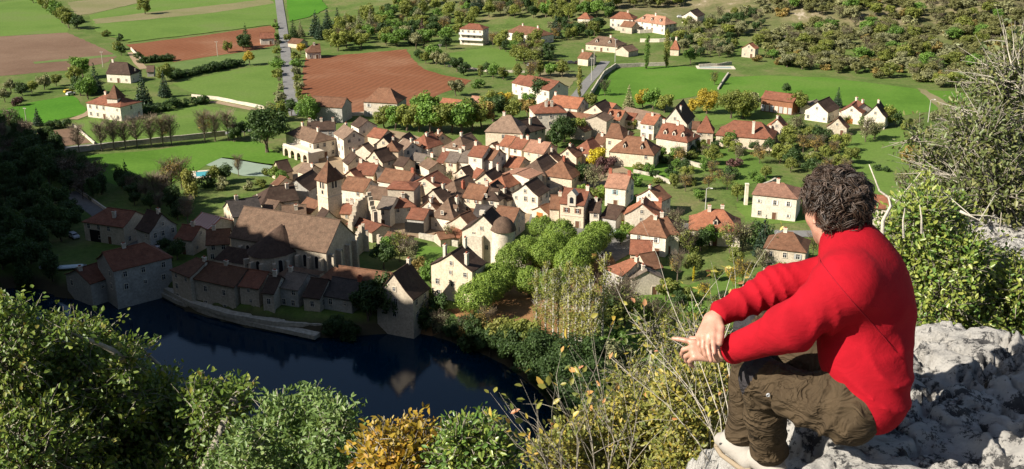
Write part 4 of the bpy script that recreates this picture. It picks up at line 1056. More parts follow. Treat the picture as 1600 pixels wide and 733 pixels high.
# arcaded terrace
def arcade(a, b_, h, n, label):
    d = b_ - a; L = d.length; yaw = math.atan2(d.y, d.x)
    t = empty('terrace', (a.x, a.y, a.z), yaw, label, 'terrace')
    bay = L / n; aw = bay * 0.62; b = MB()
    for i in range(n):
        x0 = i * bay; xc = x0 + bay / 2
        pts = [(x0, -1), (x0, h), (x0 + bay, h), (x0 + bay, -1), (xc + aw / 2, -1)]
        for k in range(9):
            an = math.pi * k / 8; pts.append((xc + math.cos(an) * aw / 2, h * 0.82 - aw / 2 + math.sin(an) * aw / 2))
        pts.append((xc - aw / 2, -1)); m = len(pts)
        b.add([(p[0], 0, p[1]) for p in pts] + [(p[0], 0.5, p[1]) for p in pts], [tuple(range(m))[::-1], tuple(range(m, 2 * m))] + [(k, (k + 1) % m, (k + 1) % m + m, k + m) for k in range(4, m - 1)])
    b.build('arcade', M['w_cream'], t)
    b = MB(); b.box((L / 2, 3.2, h + 0.12), (L + .3, 6.6, 0.24)); b.box((L / 2, 3.6, h / 2 - .5), (L, 0.3, h + 1)); b.box((0, 2, h / 2 - .5), (.4, 4, h + 1)); b.box((L, 2, h / 2 - .5), (.4, 4, h + 1)); b.build('terrace_deck', M['stonetrim'], t)
    b = MB(); b.box((L / 2, 0.2, h + 0.6), (L, 0.2, 0.75)); b.build('parapet', M['w_white'], t)
arcade(ground(443, 243), ground(482, 257), 3.6, 4, 'pale stone terrace carried on four arches')

# ruined abbey walls
def ruin(px, hs, th, label, seed):
    r = random.Random(seed); pts = [ground(*p) for p in px]; b = MB(); S = []
    for i in range(len(pts) - 1):
        n = max(2, int((pts[i + 1] - pts[i]).length / 0.7))
        for k in range(n):
            t = k / n; S.append((pts[i].lerp(pts[i + 1], t), hs[i] + (hs[i + 1] - hs[i]) * t))
    for i in range(len(S) - 1):
        (p, h), (q, _) = S[i], S[i + 1]; d = q - p; hh = max(0.8, h + r.uniform(-0.7, 0.7))
        m = (p + q) / 2; b.box((m.x, m.y, m.z + hh / 2 - .8), (d.length + .02, th * r.uniform(.9, 1.1), hh + 1.6), math.atan2(d.y, d.x), taper=0.93)
    return tag(b.build('ruined_wall', M['w_stone']), label, 'ruin')
ruin([(548, 372), (560, 362), (578, 358), (590, 366)], [5, 9, 10.5, 4], 1.3, 'ragged ruined abbey wall right of the church gable', 3)
ruin([(556, 400), (566, 392), (582, 392)], [5, 7, 3.5], 1.1, 'lower ruined wall with openings beside the church east end', 5)
ruin([(590, 385), (612, 388), (640, 392)], [3, 2.4, 2.6], 0.8, 'low broken wall between the ruin and the long tiled shed', 6)

# ------------------------------------------------------------------ walls, quay, poles
def wall(px, h, th, label, mat='drywall', name='stone_wall', cat='wall', zoff=0.0, wob=0.12):
    pts = [ground(*p) if len(p) == 2 else at_plane(*p) for p in px]; b = MB(); r = random.Random(len(px) * 7 + int(px[0][0])); S = []
    for i in range(len(pts) - 1):
        n = max(1, int((pts[i + 1] - pts[i]).length / 3.0))
        S += [pts[i].lerp(pts[i + 1], k / n) for k in range(n)]
    S.append(pts[-1]); hs = [h + r.uniform(-wob, wob) for _ in S]
    vs = []; fs = []
    for i, p in enumerate(S):
        d = S[min(i + 1, len(S) - 1)] - S[max(i - 1, 0)]; n = Vector((-d.y, d.x, 0)).normalized() * th / 2
        z = hz(p.x, p.y) if len(px[0]) == 2 else p.z
        vs += [(p.x - n.x, p.y - n.y, z - 1 + zoff), (p.x - n.x, p.y - n.y, z + hs[i] + zoff), (p.x + n.x, p.y + n.y, z + hs[i] + zoff), (p.x + n.x, p.y + n.y, z - 1 + zoff)]
    for i in range(len(S) - 1):
        for k in range(3): fs.append((i * 4 + k, i * 4 + k + 1, (i + 1) * 4 + k + 1, (i + 1) * 4 + k))
    m = (len(S) - 1) * 4; fs += [(0, 3, 2, 1), (m, m + 1, m + 2, m + 3)]
    b.add(vs, fs)
    return tag(b.build(name, M[mat]), label, cat)
wall([(918, 160), (931, 138), (944, 118), (962, 106)], 2.2, 0.6, 'dark stone wall along the pale climbing road')
wall([(962, 106), (1000, 104), (1040, 103)], 1.8, 0.6, 'pale garden wall along the far edge of the vivid meadow')
wall([(1138, 116), (1130, 128), (1122, 140)], 1.0, 0.7, 'low dry stone wall at the right end of the meadow')
wall([(96, 241), (150, 234), (220, 226), (290, 219), (352, 212)], 2.0, 0.6, 'long dark retaining wall below the lane of bare trees')
wall([(960, 47), (1000, 52), (1062, 48)], 2.0, 0.6, 'pale terrace wall below the dormer house on the hillside')
wall([(1092, 105), (1120, 104), (1143, 101)], 1.6, 0.5, 'pale wall behind the covered pool')
wall([(1195, 60), (1230, 58)], 0.8, 0.8, 'broken dry stone wall on the far slope')
wall([(1186, 312), (1210, 300)], 4.6, 0.7, 'high old stone wall left of the white villa')
wall([(1070, 205), (1060, 196), (1100, 200)], 1.4, 0.5, 'short garden wall under the steep dark roof')
wall([(1055, 245), (1075, 258), (1100, 264)], 1.6, 0.5, 'garden wall below the three dormer manor')
wall([(655, 372), (690, 380), (716, 386)], 1.6, 0.5, 'garden wall behind the small green lawn')
wall([(840, 308), (870, 300), (900, 290)], 1.6, 0.5, 'pale wall along the upper street')
wall([(990, 270), (1020, 276), (1048, 288)], 1.2, 0.5, 'terrace wall below the cream hip roofed house')
wall([(300, 152), (340, 156), (400, 168), (438, 176)], 1.3, 0.6, 'pale wall along the farm track between meadows', 'w_pale')
wall([(114, 197), (132, 212), (148, 226)], 0.9, 0.5, 'pale low wall beside the brown garden plot', 'w_pale')
wall([(205, 78), (222, 96)], 1.4, 0.5, 'pale wall beside the track of the dark roofed farmhouse', 'w_pale')
wall([(480, 183), (540, 182), (600, 178)], 1.4, 0.5, 'pale wall along the lower edge of the red field', 'w_pale')
wall([(700, 104), (760, 112), (820, 114)], 1.0, 0.6, 'dry stone wall right of the red field')
wall([(1000, 66), (1030, 66), (1050, 64)], 2.0, 0.6, 'white terrace wall behind the two columnar poplars', 'w_white')
wall([(118, 297), (156, 323), (205, 358)], 1.0, 0.4, 'pale parapet along the shaded road to the mill', 'w_pale')
wall([(240, 446, -2.6), (280, 467, -2.6), (330, 485, -2.6), (380, 498, -2.6), (440, 510, -2.6), (496, 522, -2.6)], 0.0, 2.2, 'long narrow stone quay along the dark river', 'drywall', 'quay', 'quay', wob=0.02)
wall([(238, 436, -1.5), (300, 470, -1.5), (360, 488, -1.5), (430, 500, -1.5), (520, 505, -1.5)], 0.0, 2.0, 'pale towpath under the riverside houses', 'drywall', 'towpath', 'path', wob=0.02)
def pillar(px, py, w, h, label):
    p = ground(px, py); b = MB(); b.box((p.x, p.y, p.z + h / 2 - .3), (w, w, h + .6), taper=0.92); b.box((p.x, p.y, p.z + h + .1), (w * 1.15, w * 1.15, 0.25))
    tag(b.build('stone_pillar', M['w_white']), label, 'pillar')
pillar(1165, 320, 1.0, 6.5, 'tall pale stone pillar at the end of the garden wall')

def pole(px, py, h, kind, label, lean=0.0):
    p = ground(px, py); t = empty('street_lamp' if kind == 'lamp' else 'utility_pole', p, rnd.uniform(-.5, .5), label, 'lamp post' if kind == 'lamp' else 'pole', 'poles across the valley')
    b = MB(); b.tube([(0, 0, -.5), (0, 0, h)], [0.17, 0.11], 8); b.build('post', M['concrete' if kind != 'wood' else 'palebark'], t)
    if kind == 'lamp':
        b = MB(); b.tube([(0, 0, h - .1), (0.5, 0, h + .3), (1.3, 0, h + .35)], 0.06); b.build('arm', M['metal'], t)
        b = MB(); b.box((1.5, 0, h + .33), (0.8, 0.3, 0.16), taper=0.8); b.build('lamp_head', M['sh_white'], t)
    else:
        b = MB(); b.box((0, 0, h - .5), (1.7, 0.12, 0.14)); b.build('crossarm', M['palebark'], t)
        b = MB()
        for x in (-.7, 0, .7): b.tube([(x, 0, h - .43), (x, 0, h - .15)], [0.06, 0.04])
        b.build('insulators', M['sh_white'], t)
pole(961, 97, 12, 'conc', 'tall pale pole beside the two dormer hillside house')
pole(924, 126, 11, 'conc', 'pale pole on the climbing road by the meadow wall')
pole(928, 108, 9, 'wood', 'thin pole behind the yellow poplar')
pole(1450, 191, 9, 'lamp', 'lamp post at the right end of the hamlet road')
pole(340, 88, 8, 'wood', 'thin wooden pole in the narrow red field')
pole(161, 105, 8, 'wood', 'wooden pole left of the dark roofed farmhouse')
pole(42, 195, 7, 'wood', 'wooden pole on the vivid lawn')
pole(688, 93, 8, 'wood', 'wooden pole at the corner of the green pasture')
pole(1102, 330, 7, 'lamp', 'lamp post behind the orange roofed house by the road')

# ------------------------------------------------------------------ pools, frames
def pool(px, py, w, d, rz, label, col):
    p = ground(px, py); t = empty('swimming_pool', p, rz, label, 'swimming pool'); b = MB()
    for c, s in (((0, -d / 2 - .7, .15), (w + 2.8, 1.4, .3)), ((0, d / 2 + .7, .15), (w + 2.8, 1.4, .3)), ((-w / 2 - .7, 0, .15), (1.4, d, .3)), ((w / 2 + .7, 0, .15), (1.4, d, .3))): b.box(c, s)
    b.build('pool_surround', M['stonetrim'], t)
    b = MB(); b.box((0, 0, .1), (w, d, .2)); b.build('pool_water', surf('pool_water', col, 0.05, 0.3, 0.15, 0), t)
pool(316, 273, 4.0, 6, 0.3, 'turquoise pool beside the tennis court', (0.06, 0.28, 0.31))
pool(1118, 106, 16, 5, -0.05, 'long pale covered pool behind the vivid meadow', (0.30, 0.36, 0.34))
p = ground(1027, 445); t = empty('cold_frame', p, 0.1, 'pale blue cold frame in the bright garden', 'cold frame')
b = MB(); b.box((0, 0, .35), (4.2, 1.6, .7)); b.build('frame', M['sh_grey'], t)
b = MB(); b.box((0, 0, .74), (4.0, 1.5, .06)); b.build('lid', surf('pale_sheet', (0.45, 0.55, 0.62), 0.05, 1, 0.4, 0), t)

# ------------------------------------------------------------------ cars and boats
PAINT = {}
def paint(c):
    if c not in PAINT: PAINT[c] = surf('car_paint', c, 0.03, 1, 0.3, 0); PAINT[c].node_tree.nodes['Principled BSDF'].inputs['Specular IOR Level'].default_value = 0.5
    return PAINT[c]
def car_body(van):
    b = MB(); L, Wd = (4.6, 1.85) if van else (4.0, 1.7)
    prof = [(-L / 2, .35), (-L / 2, .8), (-L / 2 + .1, .95), (L / 2 - .9, .98) if not van else (L / 2 - .8, 1.05), (L / 2 - .05, .82), (L / 2, .5), (L / 2, .35)]
    m = len(prof); b.add([(x, -Wd / 2, z) for x, z in prof] + [(x, Wd / 2, z) for x, z in prof], [tuple(range(m)), tuple(range(m, 2 * m))[::-1]] + [(k, k + m, (k + 1) % m + m, (k + 1) % m) for k in range(m)])
    top = [(-L / 2 + .15, .95), (-L / 2 + .4, 1.85 if van else 1.42), (L / 2 - 1.7, 1.9 if van else 1.44), (L / 2 - .95, 1.0)]
    b.add([(x, -Wd / 2 + (.08 if z < 1.2 else .2), z) for x, z in top] + [(x, Wd / 2 - (.08 if z < 1.2 else .2), z) for x, z in top], [(0, 1, 2, 3), (7, 6, 5, 4), (1, 5, 6, 2), (0, 4, 5, 1), (2, 6, 7, 3)])
    return b, L, Wd, top
def car(px, py, rz, col, label, van=False, z=None):
    p = ground(px, py) if z is None else at_plane(px, py, z); t = empty('parked_van' if van else 'parked_car', (p.x, p.y, p.z + 0.15), rz, label, 'van' if van else 'car', 'vehicles parked in the valley')
    b, L, Wd, top = car_body(van); b.build('body', paint(col), t)
    g_ = MB()
    for s in (-1, 1): g_.add([(x * .93, s * (Wd / 2 - (.06 if zz < 1.2 else .17)), zz + (.06 if zz < 1.2 else -.1)) for x, zz in top], [(0, 1, 2, 3) if s < 0 else (3, 2, 1, 0)])
    a, c = top[2], top[3]; g_.add([(a[0] + .1, -Wd / 2 + .25, a[1] - .08), (a[0] + .1, Wd / 2 - .25, a[1] - .08), (c[0] + .03, Wd / 2 - .15, c[1] + .06), (c[0] + .03, -Wd / 2 + .15, c[1] + .06)], [(0, 3, 2, 1)])
    a, c = top[1], top[0]; g_.add([(a[0] - .08, -Wd / 2 + .25, a[1] - .1), (a[0] - .08, Wd / 2 - .25, a[1] - .1), (c[0] - .02, Wd / 2 - .15, c[1] + .1), (c[0] - .02, -Wd / 2 + .15, c[1] + .1)], [(0, 1, 2, 3)])
    g_.build('car_windows', M['glass'], t)
    for sx in (-L / 2 + .75, L / 2 - .8):
        for sy in (-1, 1):
            w = MB(); cyl(0, 0, [(-.1, .05), (-.1, .32), (.1, .32), (.1, .05)], 12, b=w); o = w.build('wheel', M['rubber'], t); o.location = (sx, sy * (Wd / 2 - .06), .32 - .15 + .0); o.rotation_euler = (math.pi / 2, 0, 0)
car(963, 241, 0.3, (0.05, 0.14, 0.30), 'blue car parked below the tall curved gable')
car(1376, 183, -0.2, (0.62, 0.62, 0.60), 'white van parked right of the hamlet', True)
car(1063, 28, 0.1, (0.6, 0.6, 0.6), 'white car near the top hillside gable')
car(830, 104, 0.5, (0.55, 0.55, 0.55), 'white car near the vegetable plot')
car(882, 100, 0.1, (0.03, 0.03, 0.035), 'black car, leftmost of the three by the hillside hedge')
car(893, 100, 0.1, (0.05, 0.05, 0.06), 'dark grey car, middle of the three by the hillside hedge')
car(904, 100, 0.1, (0.04, 0.02, 0.02), 'dark maroon car, rightmost of the three by the hillside hedge')
car(107, 145, 0.9, (0.55, 0.36, 0.03), 'yellow car beside the vivid lawn trees')
car(111, 149, 0.9, (0.6, 0.6, 0.6), 'white car next to the yellow one')
car(116, 372, -0.8, (0.5, 0.5, 0.52), 'white car parked in the shade near the mill road')
car(247, 396, 0.2, (0.55, 0.55, 0.58), 'white van in the shade right of the mill', True)
car(962, 369, 0.5, (0.45, 0.48, 0.5), 'pale car half hidden behind the plane trees', z=0.0)
def boat(p, L, rz, col, label, cover=None):
    t = empty('rowing_boat', p, rz, label, 'boat', 'boats by the river'); V = []; n = 9
    for i in range(n):
        u = i / (n - 1); x = (u - .5) * L; w = L * .19 * (1 - max(0, (u - .45) / .55) ** 2.2) * (0.8 + .2 * min(1, u * 4))
        sh = .12 * (2 * u - 1) ** 2 * L * .25
        V += [(x, -w, .55 + sh), (x, -w * .75, .15 + sh * .6), (x, 0, .02 + sh * .5), (x, w * .75, .15 + sh * .6), (x, w, .55 + sh)]
    b = MB(); b.add(V, [(i * 5 + k, i * 5 + k + 1, (i + 1) * 5 + k + 1, (i + 1) * 5 + k) for i in range(n - 1) for k in range(4)] + [(0, 1, 2, 3, 4)]); b.build('hull', paint(col), t)
    b = MB()
    for u in (.3, .55): b.box(((u - .5) * L, 0, .42), (.28, L * .36, .05))
    b.build('bench', M['door_wood'], t)
    if cover:
        b = MB(); b.box((0, 0, .62), (L * .8, L * .3, .25), taper=.7); b.build('cover', paint(cover), t)
q = ground(75, 418); boat((q.x, q.y, q.z + .1), 4.2, 0.9, (0.5, 0.52, 0.55), 'small white boat pulled up on the shaded bank')
q = ground(112, 420); boat((q.x, q.y, q.z + .1), 7.5, 0.25, (0.34, 0.38, 0.38), 'larger boat under a pale cover on the shaded bank', (0.40, 0.46, 0.46))
q = at_plane(478, 522, WATER); boat((q.x, q.y - 1.5, WATER - 0.1), 3.8, 2.9, (0.45, 0.46, 0.46), 'pale rowing boat moored at the end of the quay')
# ------------------------------------------------------------------ trees
M['leaf_olive'] = leafmat('leaves_olive', (0.2556, 0.2792, 0.0627), (0.1224, 0.1599, 0.0361), 0.55)
M['leaf_green'] = leafmat('leaves_green', (0.1819, 0.3042, 0.0580), (0.0832, 0.1599, 0.0344), 0.55)
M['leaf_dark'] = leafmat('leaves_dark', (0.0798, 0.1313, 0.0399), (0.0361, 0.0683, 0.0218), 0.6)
M['leaf_plane'] = leafmat('leaves_plane_tree', (0.2231, 0.3036, 0.0529), (0.1334, 0.2139, 0.0356), 0.8, 0.3, 0.10)
M['leaf_yellow'] = leafmat('leaves_yellow', (0.5242, 0.3931, 0.0437), (0.2912, 0.2330, 0.0370), 0.6, 0.3, 0.12)
M['leaf_gold'] = leafmat('leaves_bright_yellow', (0.62, 0.50, 0.03), (0.40, 0.34, 0.03), 0.6, 0.3, 0.05)
M['leaf_pale'] = leafmat('leaves_grey_green', (0.2772, 0.2772, 0.1343), (0.1626, 0.1713, 0.0862), 0.6, 0.2)
M['leaf_autumn'] = leafmat('leaves_autumn', (0.3253, 0.2193, 0.0665), (0.1713, 0.1528, 0.0493), 0.6, 0.25)
M['leaf_conifer'] = leafmat('needles', (0.0437, 0.0762, 0.0403), (0.0179, 0.0381, 0.0202), 0.7, 0.1, 0.2)
M['leaf_poplar'] = leafmat('leaves_poplar', (0.3214, 0.3125, 0.0784), (0.1994, 0.2173, 0.0560), 0.5, 0.35, 0.12)
M['leaf_scrub'] = leafmat('leaves_scrub', (0.200, 0.200, 0.075), (0.135, 0.145, 0.050), 0.6, 0.3)
M['leaf_purple'] = leafmat('leaves_plum', (0.1299, 0.0605, 0.0560), (0.0694, 0.0414, 0.0381), 0.6, 0.2)
M['twig'] = surf('bare_twigs', (0.18, 0.145, 0.105), 0.25, 0.6, 0.95, 0, objvar=0.25)

def quads(P, N, S, rng, asp=0.75):
    """one leaf-clump face per point, facing roughly N"""
    n = len(P)
    N = N / (np.linalg.norm(N, axis=1, keepdims=True) + 1e-9)
    A = np.cross(N, rng.normal(size=(n, 3))); A /= np.linalg.norm(A, axis=1, keepdims=True) + 1e-9
    B = np.cross(N, A)
    a = A * S[:, None] * 0.5; b = B * S[:, None] * 0.5 * asp
    k = N * S[:, None] * 0.12
    V = np.stack([P - a, P - b + k, P + a, P + b + k], 1).reshape(-1, 3)
    return V, np.arange(4 * n).reshape(-1, 4)

def crown_mesh(name, blobs, n, size, seed, jitter=0.7, shell=0.55):
    """blobs: centre, radii, weight"""
    rng = np.random.default_rng(seed)
    w = np.array([b[2] for b in blobs], float); w /= w.sum()
    idx = rng.choice(len(blobs), n, p=w)
    c = np.array([b[0] for b in blobs])[idx]; r = np.array([b[1] for b in blobs])[idx]
    d = rng.normal(size=(n, 3)); d /= np.linalg.norm(d, axis=1, keepdims=True)
    rad = shell + (1 - shell) * rng.random(n) ** 0.6
    rad *= 1 + 0.10 * rng.normal(size=n)
    P = c + d * r * rad[:, None]
    N = d / r + rng.normal(size=(n, 3)) * jitter / r.mean(1, keepdims=True) * 0.8
    N[:, 2] += 0.15 / r.mean(1)
    V, F = quads(P, N, size * rng.uniform(0.6, 1.35, n), rng)
    return np_mesh(name, V, F)

def round_blobs(H, R, seed, k=22, base=0.3, flat=1.0):
    r = random.Random(seed); out = []
    zc = H * (base + (1 - base) / 2); rz = H * (1 - base) / 2
    for i in range(k):
        d = Vector((r.gauss(0, 1), r.gauss(0, 1), r.gauss(0.15, 1))).normalized() * r.uniform(0.45, 0.92)
        br = r.uniform(0.24, 0.42)
        out.append(((d.x * R, d.y * R, zc + d.z * rz * flat), (R * br, R * br, rz * br * 1.05), br))
    out.append(((0, 0, zc), (R * .6, R * .6, rz * .6), 0.3))
    return out

def trunk_mesh(name, H, r0, top, seed, limbs=5, spread=1.5):
    r = random.Random(seed); b = MB()
    p = [Vector((r.uniform(-.1, .1) * i, r.uniform(-.1, .1) * i, -0.6 + (H * top + .6) * i / 5)) for i in range(6)]
    b.tube(p, [r0 * (1.25 - .2 * i) if i else r0 * 1.5 for i in range(6)], 7)
    for i in range(limbs):
        a = r.uniform(0, 6.28); q = p[r.randint(2, 4)]; e = Vector((math.cos(a) * spread, math.sin(a) * spread, H * r.uniform(.55, .85)))
        m_ = q.lerp(e, .5) + Vector((0, 0, -.15 * spread))
        b.tube([q, m_, e], [r0 * .45, r0 * .3, r0 * .1], 5)
    b.smooth = True
    return raw(b, 'trunk', [])

PROTO = {}
def proto(kind):
    if kind in PROTO: return PROTO[kind]
    out = []
    nv = 4
    for s in range(nv):
        sd = 100 + s * 17 + sum(map(ord, kind))
        if kind == 'round': out.append((crown_mesh('crown', round_blobs(7, 3.2, sd, 22, 0.2), 2300, 0.5, sd), trunk_mesh('trunk', 7, 0.22, .6, sd)))
        elif kind == 'tall': out.append((crown_mesh('crown', round_blobs(9, 2.5, sd, 24, 0.14), 2300, 0.48, sd), trunk_mesh('trunk', 9, 0.22, .7, sd)))
        elif kind == 'big': out.append((crown_mesh('crown', round_blobs(12, 5.6, sd, 42, 0.16), 5200, 0.58, sd), trunk_mesh('trunk', 12, 0.42, .5, sd, 8, 2.6)))
        elif kind == 'sparse': out.append((crown_mesh('crown', round_blobs(7, 3.0, sd, 16, 0.18), 750, 0.36, sd, 1.3, 0.2), bare(7, 2.9, sd, 120)))
        elif kind == 'shrub': out.append((crown_mesh('crown', round_blobs(2.4, 1.9, sd, 12, -0.25), 900, 0.36, sd), trunk_mesh('trunk', 2.4, 0.1, .5, sd, 4, .7)))
        elif kind == 'hedge': out.append((crown_mesh('crown', [((x, r_, .8), (.9, .9, .95 + .2 * math.sin(x * 3 + s)), 1) for x in (-2.4, -1.6, -.8, 0, .8, 1.6, 2.4) for r_ in (-.15, .15)], 1100, 0.3, sd), trunk_mesh('trunk', 1.5, 0.08, .4, sd, 3, .5)))
        elif kind == 'conifer':
            bl = []
            for i in range(9):
                t = i / 8; z = 1.2 + t * 9.2; R = 2.7 * (1 - t) + .25; m_ = max(3, int(8 * (1 - t)))
                for k in range(m_): a = k * 6.28 / m_ + i; bl.append(((math.cos(a) * R * .55, math.sin(a) * R * .55, z - .25), (R * .5, R * .5, .6), R * R * .3 + .15))
            out.append((crown_mesh('crown', bl, 2400, 0.45, sd, 0.9), trunk_mesh('trunk', 10, 0.2, .9, sd, 0)))
        elif kind == 'column': out.append((crown_mesh('crown', [((.25 * math.sin(i * 2.4 + s), .25 * math.cos(i * 1.9), 1.2 + i * .95), (.95 * math.sin(.35 + 2.5 * i / 13) + .25, .95 * math.sin(.35 + 2.5 * i / 13) + .25, 1.0), 1) for i in range(13)], 1700, 0.42, sd, 0.9, .35), trunk_mesh('trunk', 12, 0.16, .85, sd, 0)))
        elif kind == 'plane':
            r = random.Random(sd); bl = [((0, 0, 5.0), (4.5, 4.5, 3.1), 30)]
            for i in range(26):
                a = r.uniform(0, 6.28); e = r.uniform(-.35, 1.45); bl.append(((math.cos(a) * math.cos(e) * 3.9, math.sin(a) * math.cos(e) * 3.9, 5.0 + math.sin(e) * 2.7), (.85, .85, 1.15), 1.0))
            out.append((crown_mesh('crown', bl, 9000, 0.34, sd, 0.55, .86), trunk_mesh('trunk', 8, 0.34, .42, sd, 9, 2.6)))
        elif kind == 'bare': out.append((crown_mesh('crown', round_blobs(8, 2.2, sd, 14, 0.3), 420, 0.26, sd, 1.4, .1), bare(8, 2.2, sd, 220)))
        elif kind == 'poplar': out.append((crown_mesh('crown', [((.4 * math.sin(i * 2.1 + s), .4 * math.cos(i * 1.7 + s), 5.5 + i * .95), (1.5 - .06 * i, 1.5 - .06 * i, .9), 1) for i in range(13)], 1000, 0.34, sd, 1.3, .1), bare(18, 1.6, sd, 50, True)))
    PROTO[kind] = out
    return out

def bare(H, R, seed, n, tall=False):
    r = random.Random(seed); b = MB()
    b.tube([(0, 0, -.6), (r.uniform(-.1, .1), 0, H * .3), (r.uniform(-.2, .2), r.uniform(-.2, .2), H * .6), (0, 0, H * (.97 if tall else .8))], ([.24, .19, .13, .03] if tall else [H * .014 + .06, H * .0115 + .04, H * .008 + .03, .03]), 6)
    for i in range(n):
        t = r.uniform(.28 if not tall else .25, .92); a = r.uniform(0, 6.28); z = H * t
        ln = R * r.uniform(.5, 1.1) * (1 if not tall else (1.15 - t * .6)); up = r.uniform(.5, 1.4) if not tall else r.uniform(1.0, 2.2)
        e = Vector((math.cos(a) * ln, math.sin(a) * ln, min(H * 1.02, z + ln * up)))
        m_ = Vector((math.cos(a) * ln * .5, math.sin(a) * ln * .5, z + (e.z - z) * .35))
        w = .05 if i < n // 4 else .028
        b.tube([(0, 0, z * .92), m_, e], [w, w * .7, .012], 3, cap=False)
        for k in range(2):
            q = m_.lerp(e, r.random()); b.tube([q, q + Vector((r.uniform(-.6, .6), r.uniform(-.6, .6), r.uniform(.2, .9)))], [.02, .01], 3, cap=False)
    return raw(b, 'trunk', [])

KIND_H = dict(round=7, tall=9, big=12, sparse=7, shrub=2.6, hedge=1.7, conifer=11, column=13.5, plane=8.3, bare=8, poplar=18)
NOUN = dict(round=('round_tree', 'round tree'), tall=('tall_tree', 'tall tree'), big=('spreading_tree', 'spreading tree'), sparse=('thin_tree', 'thin leaved tree'), shrub=('shrub', 'shrub'), hedge=('hedge', 'hedge'), conifer=('conifer', 'conifer'), column=('columnar_poplar', 'columnar poplar'), plane=('plane_tree', 'clipped plane tree'), bare=('bare_tree', 'bare tree'), poplar=('poplar_tree', 'white stemmed poplar'))
ADJ = dict(leaf_olive='olive green', leaf_green='green', leaf_dark='dark green', leaf_plane='bright green', leaf_yellow='yellow', leaf_gold='brilliant yellow', leaf_pale='grey green', leaf_autumn='russet', leaf_conifer='dark', leaf_poplar='yellowish', leaf_purple='plum coloured', leaf_scrub='olive yellow', twig='greyish')
TREES = []
M['whitebark'] = surf('white_poplar_bark', (0.50, 0.47, 0.40), 0.15, 0.8, 0.9, 0)
def tree(px, py, kind, mat, h=None, wide=1.0, label=None, group=None, land=None):
    """base of the trunk under a pixel; h metres"""
    p = ground(px, py)
    pr = proto(kind); s = rnd.randrange(len(pr))
    cm, tm = pr[s]
    h = h or KIND_H[kind]
    k = h / KIND_H[kind]
    nm, noun = NOUN[kind]
    if kind == 'round' and group and ('scrub' in group or 'bush' in group or 'shrub' in group or 'thicket' in group): nm, noun = 'bush', 'bush'
    o = empty(nm, p, rnd.uniform(0, 6.28), None, nm if nm in ('shrub', 'hedge', 'bush') else 'tree', group)
    c = bpy.data.objects.new('crown', cm); t = bpy.data.objects.new('trunk', tm)
    for ch, mt in ((c, M[mat]), (t, M['whitebark'] if kind == 'poplar' else (M['twig'] if kind == 'bare' else M['bark']))):
        C.objects.link(ch); ch.parent = o
        if len(ch.data.materials) == 0: ch.data.materials.append(None)
        ch.material_slots[0].link = 'OBJECT'; ch.material_slots[0].material = mt
        ch.scale = (k * wide, k * wide, k)
    TREES.append(dict(o=o, px=px, py=py, kind=kind, mat=mat, h=h, label=label, noun=noun, group=group))
    return o

G1 = 'trees in the valley'
# --- top left
for i, (x, y, h, m) in enumerate([(66, 12, 9, 'leaf_olive'), (78, 20, 10, 'leaf_olive'), (88, 28, 11, 'leaf_green'), (97, 36, 11, 'leaf_olive'), (108, 44, 11, 'leaf_olive'), (122, 46, 9, 'leaf_dark'), (52, 5, 9, 'leaf_olive'), (40, -2, 9, 'leaf_dark')]):
    tree(x, y, 'round', m, h, 1.0, group='row of trees dividing the far meadows')
tree(227, 23, 'round', 'leaf_olive', 11.5, 0.95, 'lone round olive tree in the large green field', 'trees in the valley')
tree(165, 57, 'shrub', 'leaf_olive', 4, group='bushes in the fields'); tree(187, 64, 'shrub', 'leaf_dark', 4, group='bushes in the fields')
for x, y, k, m, h in [(118, 133, 'round', 'leaf_olive', 9), (130, 122, 'round', 'leaf_green', 11), (126, 150, 'round', 'leaf_dark', 9), (138, 155, 'round', 'leaf_green', 10), (151, 146, 'conifer', 'leaf_conifer', 14), (225, 165, 'conifer', 'leaf_conifer', 15), (258, 152, 'conifer', 'leaf_conifer', 12), (255, 128, 'round', 'leaf_olive', 8), (262, 122, 'round', 'leaf_olive', 7),
                      (60, 197, 'conifer', 'leaf_conifer', 8), (385, 74, 'conifer', 'leaf_dark', 14), (380, 78, 'round', 'leaf_dark', 9), (356, 82, 'round', 'leaf_olive', 6), (390, 102, 'round', 'leaf_yellow', 7), (182, 78, 'shrub', 'leaf_olive', 5), (190, 87, 'round', 'leaf_dark', 6), (216, 92, 'shrub', 'leaf_dark', 4), (18, 145, 'round', 'leaf_pale', 6), (35, 150, 'round', 'leaf_dark', 6), (50, 146, 'round', 'leaf_olive', 6), (70, 140, 'round', 'leaf_pale', 7), (88, 135, 'round', 'leaf_olive', 6), (8, 160, 'round', 'leaf_pale', 6), (28, 165, 'shrub', 'leaf_purple', 4), (80, 202, 'shrub', 'leaf_dark', 3.5), (92, 200, 'shrub', 'leaf_dark', 3.5), (103, 199, 'shrub', 'leaf_dark', 3.5)]:
    tree(x, y, k, m, h, group='trees around the two far villas')
for x, y in [(193, 119), (205, 122), (236, 176), (250, 174), (262, 172), (276, 168), (290, 166), (305, 163), (318, 161), (232, 178), (185, 126)]: tree(x, y, 'shrub', 'leaf_dark', rnd.uniform(3, 4.5), 1.2, group='dark hedge bushes round the turreted villa')
for i in range(17): tree(268 + i * 6.6, 124 - i * 1.35, 'shrub', 'leaf_dark', rnd.uniform(3, 5), 1.25, group='hedgerow between two pastures')
for i in range(9): tree(222 + i * 5.5, 99 - i * .5, 'shrub', 'leaf_dark', rnd.uniform(2.6, 4), 1.1, group='hedge under the narrow red field')
for x in [125, 160, 178, 198, 216, 235, 253, 270, 322, 337, 356]: tree(x + rnd.uniform(-2, 2), 239 - (x - 125) * 0.085, 'bare', 'leaf_autumn' if x in (253, 322) else 'twig', rnd.uniform(9.5, 12), 1.1, group='row of bare trees along the lane')
